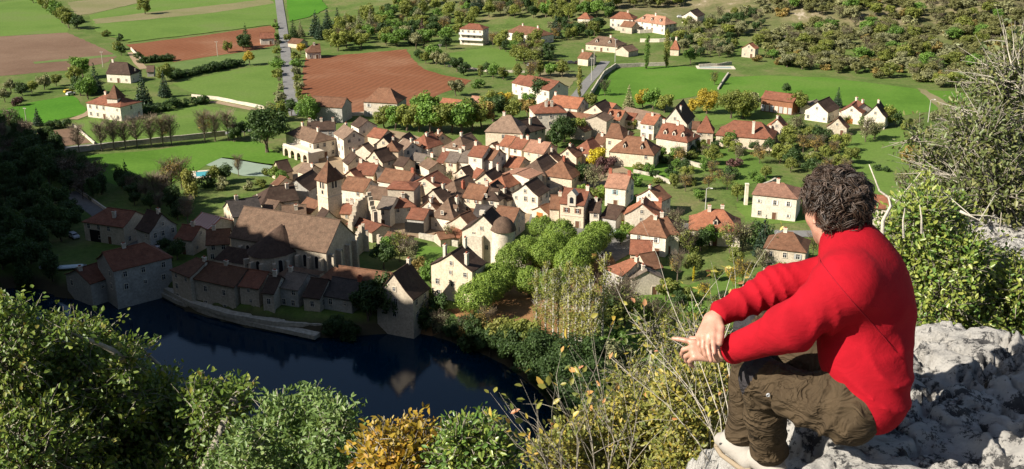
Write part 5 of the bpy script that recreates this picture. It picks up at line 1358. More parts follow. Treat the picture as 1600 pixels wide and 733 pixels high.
for x, y in [(372, 216), (382, 212), (366, 222)]: tree(x, y, 'round', 'leaf_dark', 6, group='trees at the end of the lane')
# --- along the straight road
for i in range(14):
    y = 40 + i * 9.3 + rnd.uniform(-4, 4); tree(431 + (y - 40) * 0.055 + rnd.uniform(-1.5, 1), y, rnd.choice(['shrub', 'shrub', 'sparse']), rnd.choice(['leaf_olive', 'leaf_pale', 'leaf_green']), rnd.uniform(2.4, 5.0), 1.1, group='verge bushes left of the straight road')
for i in range(9):
    y = 88 + i * 8.5 + rnd.uniform(-3, 3); tree(460 + (y - 88) * 0.10 + rnd.uniform(-1, 1.5), y + 2, 'shrub', rnd.choice(['leaf_olive', 'leaf_pale', 'leaf_green']), rnd.uniform(3, 5.2), 0.9, group='verge hedge right of the straight road')
tree(470, 84, 'round', 'leaf_yellow', 6, group='trees by the straight road'); tree(448, 66, 'round', 'leaf_olive', 5, group='trees by the straight road')
tree(418, 238, 'big', 'leaf_dark', 16, 1.05, 'huge dark spreading oak beside the arcaded terrace', G1)
tree(404, 205, 'round', 'leaf_dark', 9, group='trees by the arcaded terrace')
tree(482, 193, 'big', 'leaf_green', 11.5, 0.95, 'broad green tree behind the dark roofed three chimney house', G1)
tree(436, 190, 'round', 'leaf_olive', 8, group='trees by the arcaded terrace'); tree(424, 188, 'round', 'leaf_pale', 7, group='trees by the arcaded terrace'); tree(456, 182, 'round', 'leaf_dark', 7, group='trees by the arcaded terrace')
# --- garden by the tennis court
tree(299, 318, 'tall', 'leaf_poplar', 11, 1.0, 'bright lime green tree at the edge of the cliff shadow', G1)
for x, y, k, m, h in [(270, 305, 'sparse', 'leaf_autumn', 11), (284, 296, 'sparse', 'leaf_olive', 10), (255, 315, 'sparse', 'twig', 9), (242, 320, 'bare', 'twig', 10), (230, 318, 'bare', 'twig', 9), (352, 285, 'round', 'leaf_dark', 6), (337, 288, 'round', 'leaf_olive', 6), (325, 292, 'shrub', 'leaf_dark', 4), (346, 296, 'shrub', 'leaf_pale', 4), (373, 275, 'bare', 'leaf_autumn', 7), (432, 283, 'round', 'leaf_plane', 5), (441, 290, 'round', 'leaf_green', 5), (408, 292, 'shrub', 'leaf_olive', 3), (388, 297, 'shrub', 'leaf_pale', 3), (420, 275, 'shrub', 'leaf_olive', 3), (198, 290, 'conifer', 'leaf_conifer', 9)]:
    tree(x, y, k, m, h, group='garden trees by the tennis court')
# --- the grove behind the village
for x, y, k, m, h in [(600, 200, 'round', 'leaf_olive', 9), (618, 203, 'round', 'leaf_green', 10), (636, 205, 'round', 'leaf_olive', 11), (655, 206, 'round', 'leaf_olive', 11), (672, 208, 'round', 'leaf_green', 12), (690, 208, 'round', 'leaf_olive', 12), (706, 207, 'round', 'leaf_olive', 12), (722, 208, 'round', 'leaf_green', 12), (738, 205, 'round', 'leaf_olive', 12), (752, 200, 'round', 'leaf_autumn', 11), (660, 182, 'round', 'leaf_green', 10), (676, 178, 'round', 'leaf_plane', 8), (730, 185, 'round', 'leaf_dark', 9), (770, 190, 'round', 'leaf_dark', 11), (786, 172, 'round', 'leaf_yellow', 8), (768, 176, 'round', 'leaf_olive', 9), (800, 190, 'round', 'leaf_olive', 9), (824, 182, 'round', 'leaf_autumn', 8), (828, 174, 'round', 'leaf_green', 8), (850, 160, 'round', 'leaf_dark', 11), (712, 150, 'round', 'leaf_pale', 8), (746, 138, 'shrub', 'leaf_green', 5)]:
    tree(x, y, k, m, h, 1.05, group='round trees of the grove behind the village')
# --- behind the village, by the meadow
for x, y, k, m, h in [(905, 152, 'column', 'leaf_poplar', 14), (1010, 108, 'column', 'leaf_green', 17), (1041, 105, 'column', 'leaf_poplar', 19), (982, 172, 'conifer', 'leaf_pale', 11), (1004, 168, 'round', 'leaf_yellow', 8), (1020, 172, 'round', 'leaf_green', 9), (945, 150, 'sparse', 'leaf_dark', 7), (922, 172, 'round', 'leaf_olive', 7), (1038, 176, 'round', 'leaf_olive', 8), (1082, 177, 'round', 'leaf_yellow', 6), (1104, 178, 'big', 'leaf_yellow', 10), (1142, 185, 'big', 'leaf_olive', 11.5), (1160, 186, 'big', 'leaf_olive', 11.5), (1170, 178, 'round', 'leaf_pale', 10), (1116, 133, 'sparse', 'leaf_olive', 6), (1079, 100, 'round', 'leaf_green', 8)]:
    tree(x, y, k, m, h, group='trees round the vivid meadow')
for x, y, k, m, h in [(882, 222, 'big', 'leaf_dark', 10), (870, 230, 'round', 'leaf_dark', 9), (900, 215, 'round', 'leaf_olive', 8), (912, 208, 'round', 'leaf_green', 6), (945, 203, 'round', 'leaf_dark', 6), (990, 200, 'shrub', 'leaf_poplar', 4), (1103, 212, 'shrub', 'leaf_olive', 4), (930, 263, 'round', 'leaf_gold', 7.5), (944, 280, 'round', 'leaf_purple', 8), (905, 290, 'column', 'leaf_conifer', 8), (917, 292, 'round', 'leaf_dark', 8), (928, 298, 'sparse', 'leaf_pale', 8), (912, 305, 'shrub', 'leaf_plane', 4), (938, 306, 'shrub', 'leaf_plane', 3.5), (925, 312, 'shrub', 'leaf_olive', 3.5), (875, 296, 'shrub', 'leaf_poplar', 3.5), (884, 290, 'shrub', 'leaf_poplar', 3), (672, 268, 'round', 'leaf_green', 5), (655, 262, 'shrub', 'leaf_green', 4), (792, 350, 'shrub', 'leaf_green', 3.5), (800, 346, 'shrub', 'leaf_plane', 3), (700, 290, 'sparse', 'leaf_pale', 5), (712, 275, 'sparse', 'twig', 5), (690, 350, 'shrub', 'leaf_plane', 3.5), (580, 215, 'shrub', 'leaf_poplar', 4), (990, 290, 'shrub', 'leaf_green', 4)]:
    tree(x, y, k, m, h, group='garden trees between the houses')
# --- lawn and shade around the presbytery
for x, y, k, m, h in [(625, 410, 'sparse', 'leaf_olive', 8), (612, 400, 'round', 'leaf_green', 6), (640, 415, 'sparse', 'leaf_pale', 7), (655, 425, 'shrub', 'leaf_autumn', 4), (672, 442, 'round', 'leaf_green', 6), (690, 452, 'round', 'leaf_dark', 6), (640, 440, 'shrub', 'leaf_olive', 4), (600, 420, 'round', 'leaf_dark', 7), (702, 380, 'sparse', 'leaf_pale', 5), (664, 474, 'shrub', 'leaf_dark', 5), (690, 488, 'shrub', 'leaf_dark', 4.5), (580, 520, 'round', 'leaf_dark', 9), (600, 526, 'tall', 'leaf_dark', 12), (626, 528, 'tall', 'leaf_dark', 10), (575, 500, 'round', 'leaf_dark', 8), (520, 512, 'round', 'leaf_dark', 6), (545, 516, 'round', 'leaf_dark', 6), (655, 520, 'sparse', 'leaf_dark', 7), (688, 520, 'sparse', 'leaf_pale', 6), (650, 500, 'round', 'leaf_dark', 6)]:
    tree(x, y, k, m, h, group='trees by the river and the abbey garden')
# --- plane trees
for x, y, h in [(742, 499, 8.8), (762, 482, 8.6), (780, 465, 8.4), (799, 432, 8.2), (822, 414, 7.6), (847, 379, 7.4), (876, 393, 8.6), (851, 426, 8.4), (935, 393, 8.2), (925, 404, 8.2), (914, 416, 8.6), (893, 442, 9.0), (905, 428, 8.8), (826, 466, 7.6), (864, 474, 8.0), (862, 410, 8.2)]:
    tree(x, y, 'plane', 'leaf_plane', h, 0.88, group='clipped plane trees of the promenade')
# --- white stemmed poplars
for x, y, h in [(838, 534, 17), (852, 540, 20), (864, 545, 19), (880, 552, 16), (888, 556, 22), (898, 560, 21), (908, 562, 20), (918, 565, 22), (928, 566, 18), (905, 550, 20), (940, 550, 23), (872, 535, 18), (915, 545, 19)]:
    tree(x, y, 'poplar', 'leaf_poplar', h, 0.95, group='white stemmed poplars below the promenade')
for x, y, k, m, h in [(965, 510, 'sparse', 'leaf_pale', 12), (955, 520, 'round', 'leaf_dark', 10), (975, 525, 'sparse', 'leaf_olive', 11), (760, 522, 'sparse', 'leaf_autumn', 6), (782, 528, 'shrub', 'leaf_poplar', 5), (800, 538, 'round', 'leaf_olive', 6), (820, 545, 'round', 'leaf_olive', 7), (845, 560, 'round', 'leaf_olive', 6), (728, 530, 'sparse', 'leaf_autumn', 6), (860, 575, 'round', 'leaf_dark', 7), (940, 590, 'round', 'leaf_green', 9), (955, 600, 'round', 'leaf_pale', 9), (925, 600, 'round', 'leaf_dark', 10), (812, 562, 'round', 'leaf_dark', 7), (845, 588, 'big', 'leaf_dark', 10), (880, 625, 'big', 'leaf_dark', 11), (905, 640, 'big', 'leaf_dark', 11), (890, 600, 'big', 'leaf_dark', 10), (905, 672, 'big', 'leaf_dark', 11), (925, 640, 'round', 'leaf_dark', 9), (925, 700, 'big', 'leaf_dark', 11), (935, 735, 'big', 'leaf_dark', 11), (865, 605, 'round', 'leaf_dark', 7), (895, 655, 'round', 'leaf_dark', 7), (790, 552, 'round', 'leaf_dark', 6), (665, 512, 'round', 'leaf_dark', 6), (705, 522, 'round', 'leaf_dark', 5), (722, 536, 'round', 'leaf_dark', 6), (745, 534, 'round', 'leaf_dark', 7), (765, 556, 'round', 'leaf_dark', 6), (800, 574, 'round', 'leaf_dark', 7), (828, 598, 'round', 'leaf_dark', 8), (848, 616, 'round', 'leaf_dark', 8), (868, 640, 'round', 'leaf_dark', 9), (770, 548, 'round', 'leaf_dark', 5), (965, 560, 'round', 'leaf_green', 7), (940, 640, 'big', 'leaf_dark', 10), (760, 545, 'shrub', 'leaf_dark', 5), (735, 548, 'shrub', 'leaf_dark', 5)]:
    tree(x, y, k, m, h, group='trees on the river bank below the poplars')
# --- gardens right of the square
for x, y, k, m, h in [(1050, 370, 'sparse', 'leaf_pale', 8), (1062, 395, 'sparse', 'leaf_pale', 8), (1076, 400, 'sparse', 'leaf_olive', 7), (1095, 392, 'round', 'leaf_dark', 6), (1108, 385, 'round', 'leaf_green', 6), (1058, 440, 'bare', 'leaf_autumn', 8), (1084, 432, 'round', 'leaf_olive', 6), (1140, 395, 'sparse', 'leaf_olive', 8), (1160, 392, 'sparse', 'leaf_pale', 8), (1150, 420, 'round', 'leaf_olive', 5), (1192, 402, 'conifer', 'leaf_conifer', 12), (1186, 392, 'round', 'leaf_dark', 8), (1190, 425, 'sparse', 'leaf_pale', 6), (1215, 432, 'shrub', 'leaf_olive', 4), (1160, 442, 'sparse', 'leaf_yellow', 6), (1145, 448, 'sparse', 'leaf_yellow', 5), (1083, 440, 'column', 'leaf_gold', 4), (978, 375, 'round', 'leaf_plane', 5), (970, 382, 'round', 'leaf_green', 4.5), (1032, 452, 'shrub', 'leaf_green', 4), (1040, 470, 'round', 'leaf_olive', 6), (1070, 470, 'shrub', 'leaf_olive', 4), (1030, 490, 'shrub', 'leaf_green', 4), (1100, 470, 'sparse', 'leaf_yellow', 5), (1240, 400, 'shrub', 'leaf_pale', 4), (1270, 400, 'sparse', 'leaf_olive', 6), (1010, 520, 'sparse', 'leaf_olive', 8), (1040, 540, 'sparse', 'leaf_olive', 9), (1090, 500, 'shrub', 'leaf_green', 4), (1120, 520, 'sparse', 'leaf_olive', 8)]:
    tree(x, y, k, m, h, group='garden trees right of the square')
# --- the hedged gardens in the middle right
r5 = random.Random(11)
def scatter(poly, n, kinds, group, hmul=1.0, mind=6.5, avoid=9.0):
    xs = [p[0] for p in poly]; ys = [p[1] for p in poly]; P = np.array(poly, float); got = 0; tries = 0
    while got < n and tries < n * 25:
        tries += 1
        x, y = r5.uniform(min(xs), max(xs)), r5.uniform(min(ys), max(ys))
        if poly_sd(np.array([x]), np.array([y]), P)[0] > 0: continue
        g_ = ground(x, y)
        if any((g_.x - t['o'].location.x) ** 2 + (g_.y - t['o'].location.y) ** 2 < mind ** 2 for t in TREES): continue
        if any((g_.x - v[3]['mid'].x) ** 2 + (g_.y - v[3]['mid'].y) ** 2 < avoid ** 2 for v in HOUSES.values()): continue
        k, m, h = r5.choice(kinds); tree(x, y, k, m, h * hmul * r5.uniform(.75, 1.25), r5.uniform(.9, 1.2) * (1.3 if 'scrub' in group else 1), group=group); got += 1
MIX = [('round', 'leaf_olive', 6), ('round', 'leaf_green', 6), ('round', 'leaf_dark', 6), ('sparse', 'leaf_pale', 6), ('shrub', 'leaf_olive', 4), ('sparse', 'leaf_olive', 6), ('shrub', 'leaf_dark', 4), ('sparse', 'leaf_autumn', 6), ('shrub', 'leaf_purple', 3.5)]
scatter([(1055, 250), (1130, 222), (1190, 235), (1200, 290), (1150, 318), (1090, 318), (1040, 290)], 26, MIX, 'shrubs of the hedged gardens', 0.85, 4.5, 7)
scatter([(1200, 240), (1255, 222), (1325, 228), (1335, 262), (1320, 290), (1260, 290), (1215, 262)], 26, [('round', 'leaf_olive', 7), ('round', 'leaf_olive', 7), ('round', 'leaf_dark', 7), ('sparse', 'leaf_autumn', 6), ('round', 'leaf_pale', 6)], 'thicket above the white villa', 0.95, 5, 7)
scatter([(1050, 232), (1105, 215), (1180, 222), (1130, 240), (1060, 262)], 12, MIX, 'shrubs below the dovecote', 0.7, 4.5, 8)
scatter([(985, 250), (1050, 245), (1075, 280), (1040, 300), (1000, 280)], 10, [('shrub', 'leaf_dark', 3.5), ('shrub', 'leaf_olive', 3.5), ('round', 'leaf_green', 5)], 'shrubs under the cream hip roofed house', 0.8, 4, 8)
scatter([(990, 440), (1180, 400), (1300, 400), (1330, 470), (1240, 550), (1030, 550)], 26, MIX, 'shrubs of the garden behind the man', 0.75, 5, 8)
for x, y, k, m, h in [(1422, 265, 'round', 'leaf_autumn', 9), (1440, 270, 'round', 'leaf_dark', 7), (1352, 222, 'sparse', 'leaf_pale', 9), (1366, 218, 'round', 'leaf_pale', 7), (1388, 196, 'round', 'leaf_olive', 8), (1399, 198, 'round', 'leaf_dark', 6), (1308, 168, 'conifer', 'leaf_conifer', 9), (1320, 205, 'sparse', 'leaf_olive', 6), (1246, 178, 'round', 'leaf_olive', 9), (1243, 212, 'sparse', 'leaf_pale', 8), (1255, 208, 'shrub', 'leaf_dark', 3.5), (1405, 300, 'sparse', 'leaf_pale', 6), (1372, 266, 'shrub', 'leaf_dark', 2.4), (1385, 268, 'shrub', 'leaf_dark', 2.2), (1414, 202, 'shrub', 'leaf_olive', 4), (1432, 210, 'sparse', 'leaf_pale', 6), (1450, 215, 'shrub', 'leaf_pale', 4), (1460, 188, 'shrub', 'leaf_pale', 4), (1478, 190, 'sparse', 'leaf_pale', 7), (1440, 315, 'round', 'leaf_olive', 8), (1415, 320, 'round', 'leaf_green', 5), (1350, 195, 'shrub', 'leaf_green', 4), (1228, 148, 'round', 'leaf_dark', 5), (1262, 320, 'shrub', 'leaf_olive', 4)]:
    tree(x, y, k, m, h, group='trees in the right hand pastures')
# --- woods above the red field
WOOD = [('round', 'leaf_olive', 9), ('round', 'leaf_green', 9), ('tall', 'leaf_olive', 10), ('round', 'leaf_pale', 8), ('round', 'leaf_dark', 8), ('sparse', 'leaf_autumn', 8), ('round', 'leaf_olive', 9)]
for x, y, h, m in [(459, 62, 12, 'leaf_dark'), (470, 58, 10, 'leaf_pale'), (494, 57, 16, 'leaf_conifer'), (500, 62, 13, 'leaf_conifer'), (512, 50, 15, 'leaf_conifer'), (528, 44, 13, 'leaf_conifer'), (540, 50, 12, 'leaf_pale'), (562, 52, 14, 'leaf_pale'), (580, 48, 15, 'leaf_pale'), (660, 66, 14, 'leaf_purple'), (645, 70, 11, 'leaf_conifer'), (868, 60, 15, 'leaf_conifer'), (740, 22, 14, 'leaf_conifer'), (750, 15, 14, 'leaf_conifer'), (1070, 75, 9, 'leaf_conifer')]:
    tree(x, y, 'conifer', m, h, 1.1, group='conifers above the red field')
scatter([(520, 58), (560, 30), (640, 8), (740, 0), (800, 20), (725, 50), (700, 75), (640, 78), (560, 80), (500, 84)], 90, WOOD, 'woods above the red field', 1.0, 6.0, 11)
scatter([(655, 95), (668, 80), (740, 72), (800, 66), (860, 72), (860, 100), (820, 104), (760, 70), (680, 84), (700, 110), (820, 122), (880, 108), (895, 120), (820, 128), (700, 118)], 50, WOOD, 'trees between pasture and hillside houses', 0.8, 5, 11)
scatter([(740, 10), (900, -8), (1060, -8), (1060, 12), (960, 14), (930, 60), (860, 66), (860, 30), (800, 30)], 95, WOOD, 'woods behind the hillside houses', 0.95, 6.5, 13)
scatter([(1050, 70), (1080, 40), (1170, 20), (1200, 40), (1160, 60), (1140, 90), (1080, 92)], 60, [('round', 'leaf_pale', 7), ('sparse', 'leaf_pale', 7), ('round', 'leaf_olive', 7), ('round', 'leaf_dark', 6)], 'grey bushes right of the hillside houses', 0.95, 5, 11)
SCR = [('round', 'leaf_scrub', 6), ('round', 'leaf_scrub', 6), ('round', 'leaf_olive', 6.5), ('shrub', 'leaf_pale', 5), ('shrub', 'leaf_scrub', 5), ('round', 'leaf_pale', 6), ('sparse', 'leaf_pale', 6), ('round', 'leaf_green', 6.5), ('shrub', 'leaf_autumn', 4), ('shrub', 'leaf_scrub', 4), ('shrub', 'leaf_scrub', 4.5)]
scatter([(1185, 60), (1250, 40), (1340, 40), (1460, 50), (1600, 30), (1600, 130), (1470, 140), (1430, 130), (1340, 118), (1240, 108), (1180, 100)], 280, SCR, 'scrub on the far slope', 1.0, 4.2, 9)
scatter([(1180, 10), (1320, -5), (1620, -8), (1620, 40), (1450, 40), (1330, 40), (1250, 20), (1190, 30)], 90, SCR, 'scrub high on the far slope', 1.1, 7, 12)
# --- the shaded wood below the cliff at left
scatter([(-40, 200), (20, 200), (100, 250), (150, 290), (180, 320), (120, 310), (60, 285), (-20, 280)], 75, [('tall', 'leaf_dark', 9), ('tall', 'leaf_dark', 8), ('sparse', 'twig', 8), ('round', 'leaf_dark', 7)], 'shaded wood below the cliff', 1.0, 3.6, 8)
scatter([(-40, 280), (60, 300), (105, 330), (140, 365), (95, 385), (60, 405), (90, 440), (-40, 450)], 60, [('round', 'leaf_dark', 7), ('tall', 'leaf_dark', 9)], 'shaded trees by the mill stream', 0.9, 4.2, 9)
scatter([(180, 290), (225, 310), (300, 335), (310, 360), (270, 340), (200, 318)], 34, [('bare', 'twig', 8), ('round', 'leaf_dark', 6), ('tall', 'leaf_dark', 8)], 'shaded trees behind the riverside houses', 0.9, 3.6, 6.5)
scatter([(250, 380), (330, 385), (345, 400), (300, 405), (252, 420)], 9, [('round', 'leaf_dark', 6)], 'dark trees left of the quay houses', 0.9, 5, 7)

# --- the label of each tree: what it is, and where among things one can find
LAND = [('lone round tree', 227, 15), ('dark roofed farmhouse', 186, 105), ('turreted villa', 178, 160), ('straight road', 445, 70), ('big red field', 590, 110), ('tall stone field house', 600, 160), ('white balcony villa', 741, 47), ('long white hillside house', 828, 50),
        ('long dormer house on the hill', 1025, 34), ('two dormer hillside house', 948, 68), ('covered pool', 1118, 104), ('lonely hillside tower house', 1173, 80), ('long white school building', 850, 140), ('vivid meadow', 1010, 130), ('long red barn', 1220, 155), ('orange garage house', 1340, 172), ('hamlet lamp post', 1450, 175), ('tall chimney house', 1165, 205),
        ('dovecote', 1104, 195), ('three dormer manor', 1052, 215), ('white villa on its lawn', 1216, 305), ('road house with orange hip roof', 1118, 345), ('stone house below the road', 1232, 385), ('orange hip roofed farmhouse', 992, 430), ('plane tree promenade', 850, 440), ('white gabled presbytery', 715, 430), ('steep stone gable', 625, 455), ('long church', 450, 360), ('bell tower', 513, 300),
        ('arcaded terrace', 462, 250), ('tennis court', 380, 262), ('shaded watermill', 190, 415), ('mill road', 90, 335), ('square grey mansion', 790, 205), ('orange hip roofed white house', 855, 180), ('brown pyramid roof', 880, 265), ('ornate dormer house', 900, 320), ('white house with pink roof', 970, 295), ('broken wall on the slope', 1212, 60), ('grass track on the right', 1465, 160), ('brown ploughed field', 90, 85), ('lane of bare trees', 230, 228), ('little square turret', 1056, 75), ('fortified manor', 757, 375)]
def where(t):
    best = min(LAND, key=lambda l: (l[1] - t['px']) ** 2 + 3.0 * (l[2] - t['py']) ** 2)
    dx, dy = t['px'] - best[1], (t['py'] - best[2]) * 1.7
    rel = ('right of' if dx > 0 else 'left of') if abs(dx) > abs(dy) else ('in front of' if dy > 0 else 'behind')
    return rel, best[0], math.hypot(dx, dy)
ORD = ['nearest', 'second', 'third', 'fourth', 'fifth', 'sixth', 'seventh', 'eighth', 'ninth', 'tenth', 'eleventh', 'twelfth', 'thirteenth', 'fourteenth', 'fifteenth', 'sixteenth', 'seventeenth', 'eighteenth', 'nineteenth', 'twentieth']
groups = {}
for t in TREES:
    if t['label']: t['o']['label'] = t['label']; continue
    rel, nm, d = where(t); t['d'] = d
    size = 'small' if t['h'] < KIND_H[t['kind']] * .8 else ('large' if t['h'] > KIND_H[t['kind']] * 1.3 else '')
    nm = nm.replace('orange hip roofed', 'orange roofed')
    base = ('bare brown ' + t['noun'].replace('bare ', '') if t['kind'] == 'bare' else (size + ' ' + ADJ[t['mat']] + ' ' + t['noun']).strip())
    groups.setdefault((base, rel, nm), []).append(t)
for (base, rel, nm), L in groups.items():
    L.sort(key=lambda t: t['d'])
    for i, t in enumerate(L):
        pre = '' if len(L) == 1 else (ORD[i] + ' ' if i < len(ORD) else 'outermost ')
        t['o']['label'] = f'{pre}{base} {rel} the {nm}'
        t['o']['group'] = L[0]['group'] or G1
print('TREES', len(TREES))
# ------------------------------------------------------------------ the cliff top: rock ledge, boulders
def rockmat():
    m, nt, bs = nodes_of('white_limestone')
    co = coords(nt, 'Object')
    col = ramp(nt, noise(nt, 3.0, 8, 0.7, co), [(0.25, (0.36, 0.335, 0.30)), (0.5, (0.54, 0.515, 0.47)), (0.75, (0.64, 0.615, 0.57))])
    d = noise(nt, 10.0, 8, 0.8, co, 0.15)
    col = mixc(nt, col, (0.035, 0.035, 0.038), ramp(nt, d, [(0.515, (0, 0, 0)), (0.56, (0.9, 0.9, 0.9))]))
    d2 = noise(nt, 2.2, 5, 0.7, co, 0.8)
    col = mixc(nt, col, (0.16, 0.11, 0.045), ramp(nt, d2, [(0.60, (0, 0, 0)), (0.68, (0.7, 0.7, 0.7))]))
    nt.links.new(col, bs.inputs['Base Color'])
    bs.inputs['Roughness'].default_value = 0.95; bs.inputs['Specular IOR Level'].default_value = 0.1
    bump(nt, bs, noise(nt, 22.0, 10, 0.8, co), 1.0, 0.04)
    return m
M['rock'] = rockmat()
HIP = Vector((1.14, 3.06)); FD = Vector((-0.70, 0.714)); SD = Vector((0.714, 0.70))

def rock_z(x, y):
    n1 = mnoise.fractal(Vector((x * 1.3, y * 1.3, 3.1)), 1.0, 2.1, 4)
    n2 = mnoise.fractal(Vector((x * 5.2, y * 5.2, 8.7)), 0.9, 2.1, 4)
    cr = 1 - abs(mnoise.noise(Vector((x * 2.1 + .4 * n2, y * 1.6 + .3 * n1, 1.3)))) * 5.5
    cr2 = 1 - abs(mnoise.noise(Vector((x * 4.6 + .3 * n2, y * 3.9, 5.3)))) * 6
    z = 98.13 + 0.030 * n1 + 0.014 * n2 - 0.05 * max(0, cr) - 0.02 * max(0, cr2) - 0.09 * max(0, 1 - abs(mnoise.noise(Vector((x * 2.7 + .5 * n2, y * 2.2 - .4 * n1, 7.7)))) * 17) - 0.05 * max(0, 1 - abs(mnoise.noise(Vector((x * 6.1 + .4 * n2, y * 5.0, 11.2)))) * 11) + 0.022 * mnoise.fractal(Vector((x * 14, y * 14, 2.2)), .8, 2.1, 3)
    p = Vector((x, y)) - HIP
    s, q = p.dot(FD), p.dot(SD)
    step = min(1, max(0, (s - 0.14) / 0.12)); step = step * step * (3 - 2 * step)
    lat = min(1, max(0, (0.62 - q) / 0.25))
    z -= 0.30 * step * lat
    # flat enough under the seat
    k = math.exp(-((p.x - .05) ** 2 + p.y ** 2) / 0.05); z = z * (1 - k) + 98.14 * k
    e = x - (0.79 + 0.06 * math.sin(y * 5) + 0.10 * max(0, 3.2 - y) * 0.0 + 0.10 * n1)
    if e < 0.06: z -= (0.06 - e) * 3.2 + (0.25 if e < 0 else 0) * min(1, -e * 8 if e < 0 else 0)
    b = y - (3.95 + 0.12 * (x - 1) + 0.15 * n1)
    if b > 0: z -= b * 1.5
    t = x - 1.75
    if t > 0: z += min(0.30, 0.16 * t) * min(1, max(0, (y - 2.7) / 0.6))
    return z
nx_, ny_ = 330, 300
xs = np.linspace(0.3, 3.9, nx_); ys = np.linspace(1.6, 4.9, ny_)
V = np.array([(x, y, rock_z(x, y)) for y in ys for x in xs])
ii, jj = np.meshgrid(np.arange(nx_ - 1), np.arange(ny_ - 1)); b0 = (jj * nx_ + ii).ravel()
F = np.stack([b0, b0 + 1, b0 + nx_ + 1, b0 + nx_], 1)
tag(link('limestone_ledge', np_mesh('limestone_ledge', V, F, True), mats=M['rock']), 'white cracked limestone ledge the man sits on', 'rock')

def boulder(px, py, zc, r, label, seed, sq=0.7):
    c = at_depth(px, py, zc); bm = bmesh.new(); bmesh.ops.create_icosphere(bm, subdivisions=5, radius=1)
    for v in bm.verts:
        p = v.co.copy(); n = mnoise.fractal(p * 1.4 + Vector((seed, 0, 0)), 1, 2, 5); w = abs(mnoise.noise(p * 2.3 + Vector((0, seed, 0))))
        v.co = p * (1 + .28 * n - .25 * max(0, .12 - w) * 5); v.co.x *= r; v.co.y *= r; v.co.z *= r * sq
    for f in bm.faces: f.smooth = True
    me = bpy.data.meshes.new('boulder'); bm.to_mesh(me); bm.free()
    tag(link('boulder', me, None, c, M['rock']), label, 'rock', 'boulders on the cliff top')
boulder(1570, 395, 6.6, .34, 'white boulder among the twigs at the right edge', 2)
boulder(1528, 408, 6.4, .16, 'small white boulder left of the right edge boulder', 5)
boulder(1602, 430, 6.2, .25, 'lower white boulder half cut by the right edge', 9)
boulder(1470, 548, 4.7, .16, 'rough stone at the foot of the leafy box bush', 12)
boulder(1545, 565, 4.5, .22, 'broad stone behind the ledge under the box bush', 15, .5)

# ------------------------------------------------------------------ bushes of the foreground
def leafmat3(name, stops, trans=0.3, rough=0.45):
    m, nt, bs = nodes_of(name)
    at = nt.nodes.new('ShaderNodeAttribute'); at.attribute_name = 'tone'
    col = ramp(nt, at.outputs['Fac'], stops)
    nt.links.new(col, bs.inputs['Base Color'])
    bs.inputs['Roughness'].default_value = rough; bs.inputs['Specular IOR Level'].default_value = 0.35
    tr = nt.nodes.new('ShaderNodeBsdfTranslucent'); nt.links.new(mixc(nt, col, (1.0, 1.0, 0.3), 0.5, 'MULTIPLY'), tr.inputs['Color'])
    mx = nt.nodes.new('ShaderNodeMixShader'); mx.inputs[0].default_value = trans
    nt.links.new(bs.outputs[0], mx.inputs[1]); nt.links.new(tr.outputs[0], mx.inputs[2])
    nt.links.new(mx.outputs[0], nt.nodes.get('Material Output').inputs['Surface'])
    return m
L_OAK = leafmat3('oak_leaves', [(0.0, (0.0457, 0.0857, 0.0144)), (0.5, (0.1062, 0.1656, 0.0264)), (0.85, (0.2016, 0.2326, 0.0424)), (1.0, (0.2419, 0.1591, 0.0360))])
L_GREY = leafmat3('grey_green_leaves', [(0.0, (0.072, 0.104, 0.033)), (0.6, (0.163, 0.202, 0.078)), (1.0, (0.247, 0.260, 0.104))])
L_MID = leafmat3('fresh_green_leaves', [(0.0, (0.0588, 0.1122, 0.0200)), (0.6, (0.1428, 0.2142, 0.0600)), (1.0, (0.2268, 0.2652, 0.0800))])
L_SCRB = leafmat3('scrub_leaves', [(0.0, (0.06, 0.09, 0.025)), (0.6, (0.14, 0.165, 0.05)), (1.0, (0.24, 0.22, 0.08))])
L_GOLD = leafmat3('golden_leaves', [(0.0, (0.14, 0.12, 0.02)), (0.5, (0.33, 0.23, 0.025)), (1.0, (0.42, 0.20, 0.03))])
L_BOX = leafmat3('box_leaves', [(0.0, (0.039, 0.081, 0.018)), (0.5, (0.104, 0.189, 0.034)), (1.0, (0.260, 0.286, 0.058))], 0.25, 0.35)
L_YEL = leafmat3('yellowing_leaves', [(0.0, (0.078, 0.111, 0.023)), (0.5, (0.221, 0.215, 0.046)), (0.85, (0.390, 0.299, 0.052)), (1.0, (0.390, 0.156, 0.065))])
L_PALEY = leafmat3('pale_yellow_leaves', [(0.0, (0.30, 0.28, 0.05)), (0.6, (0.50, 0.42, 0.10)), (1.0, (0.45, 0.20, 0.12))])

def leaves(P, N, D, S, rng, wid=0.5):
    """pointed folded leaves: base, left, tip, right"""
    n = len(P)
    D = D / (np.linalg.norm(D, axis=1, keepdims=True) + 1e-9)
    A = np.cross(D, N); A /= np.linalg.norm(A, axis=1, keepdims=True) + 1e-9
    U = np.cross(A, D)
    L = S[:, None]; w = wid * rng.uniform(.8, 1.2, n)[:, None]
    b = P; l1 = P + D * L * .35 + A * L * w * .5 + U * L * .10; l2 = P + D * L * .75 + A * L * w * .36 + U * L * .08
    tip = P + D * L; r1 = P + D * L * .35 - A * L * w * .5 + U * L * .10; r2 = P + D * L * .75 - A * L * w * .36 + U * L * .08
    V = np.stack([b, r1, r2, tip, l2, l1], 1).reshape(-1, 3)
    k = np.arange(n)[:, None] * 6
    return V, np.concatenate([k + np.array([[0, 1, 2, 3]]), k + np.array([[0, 3, 4, 5]])], 0)

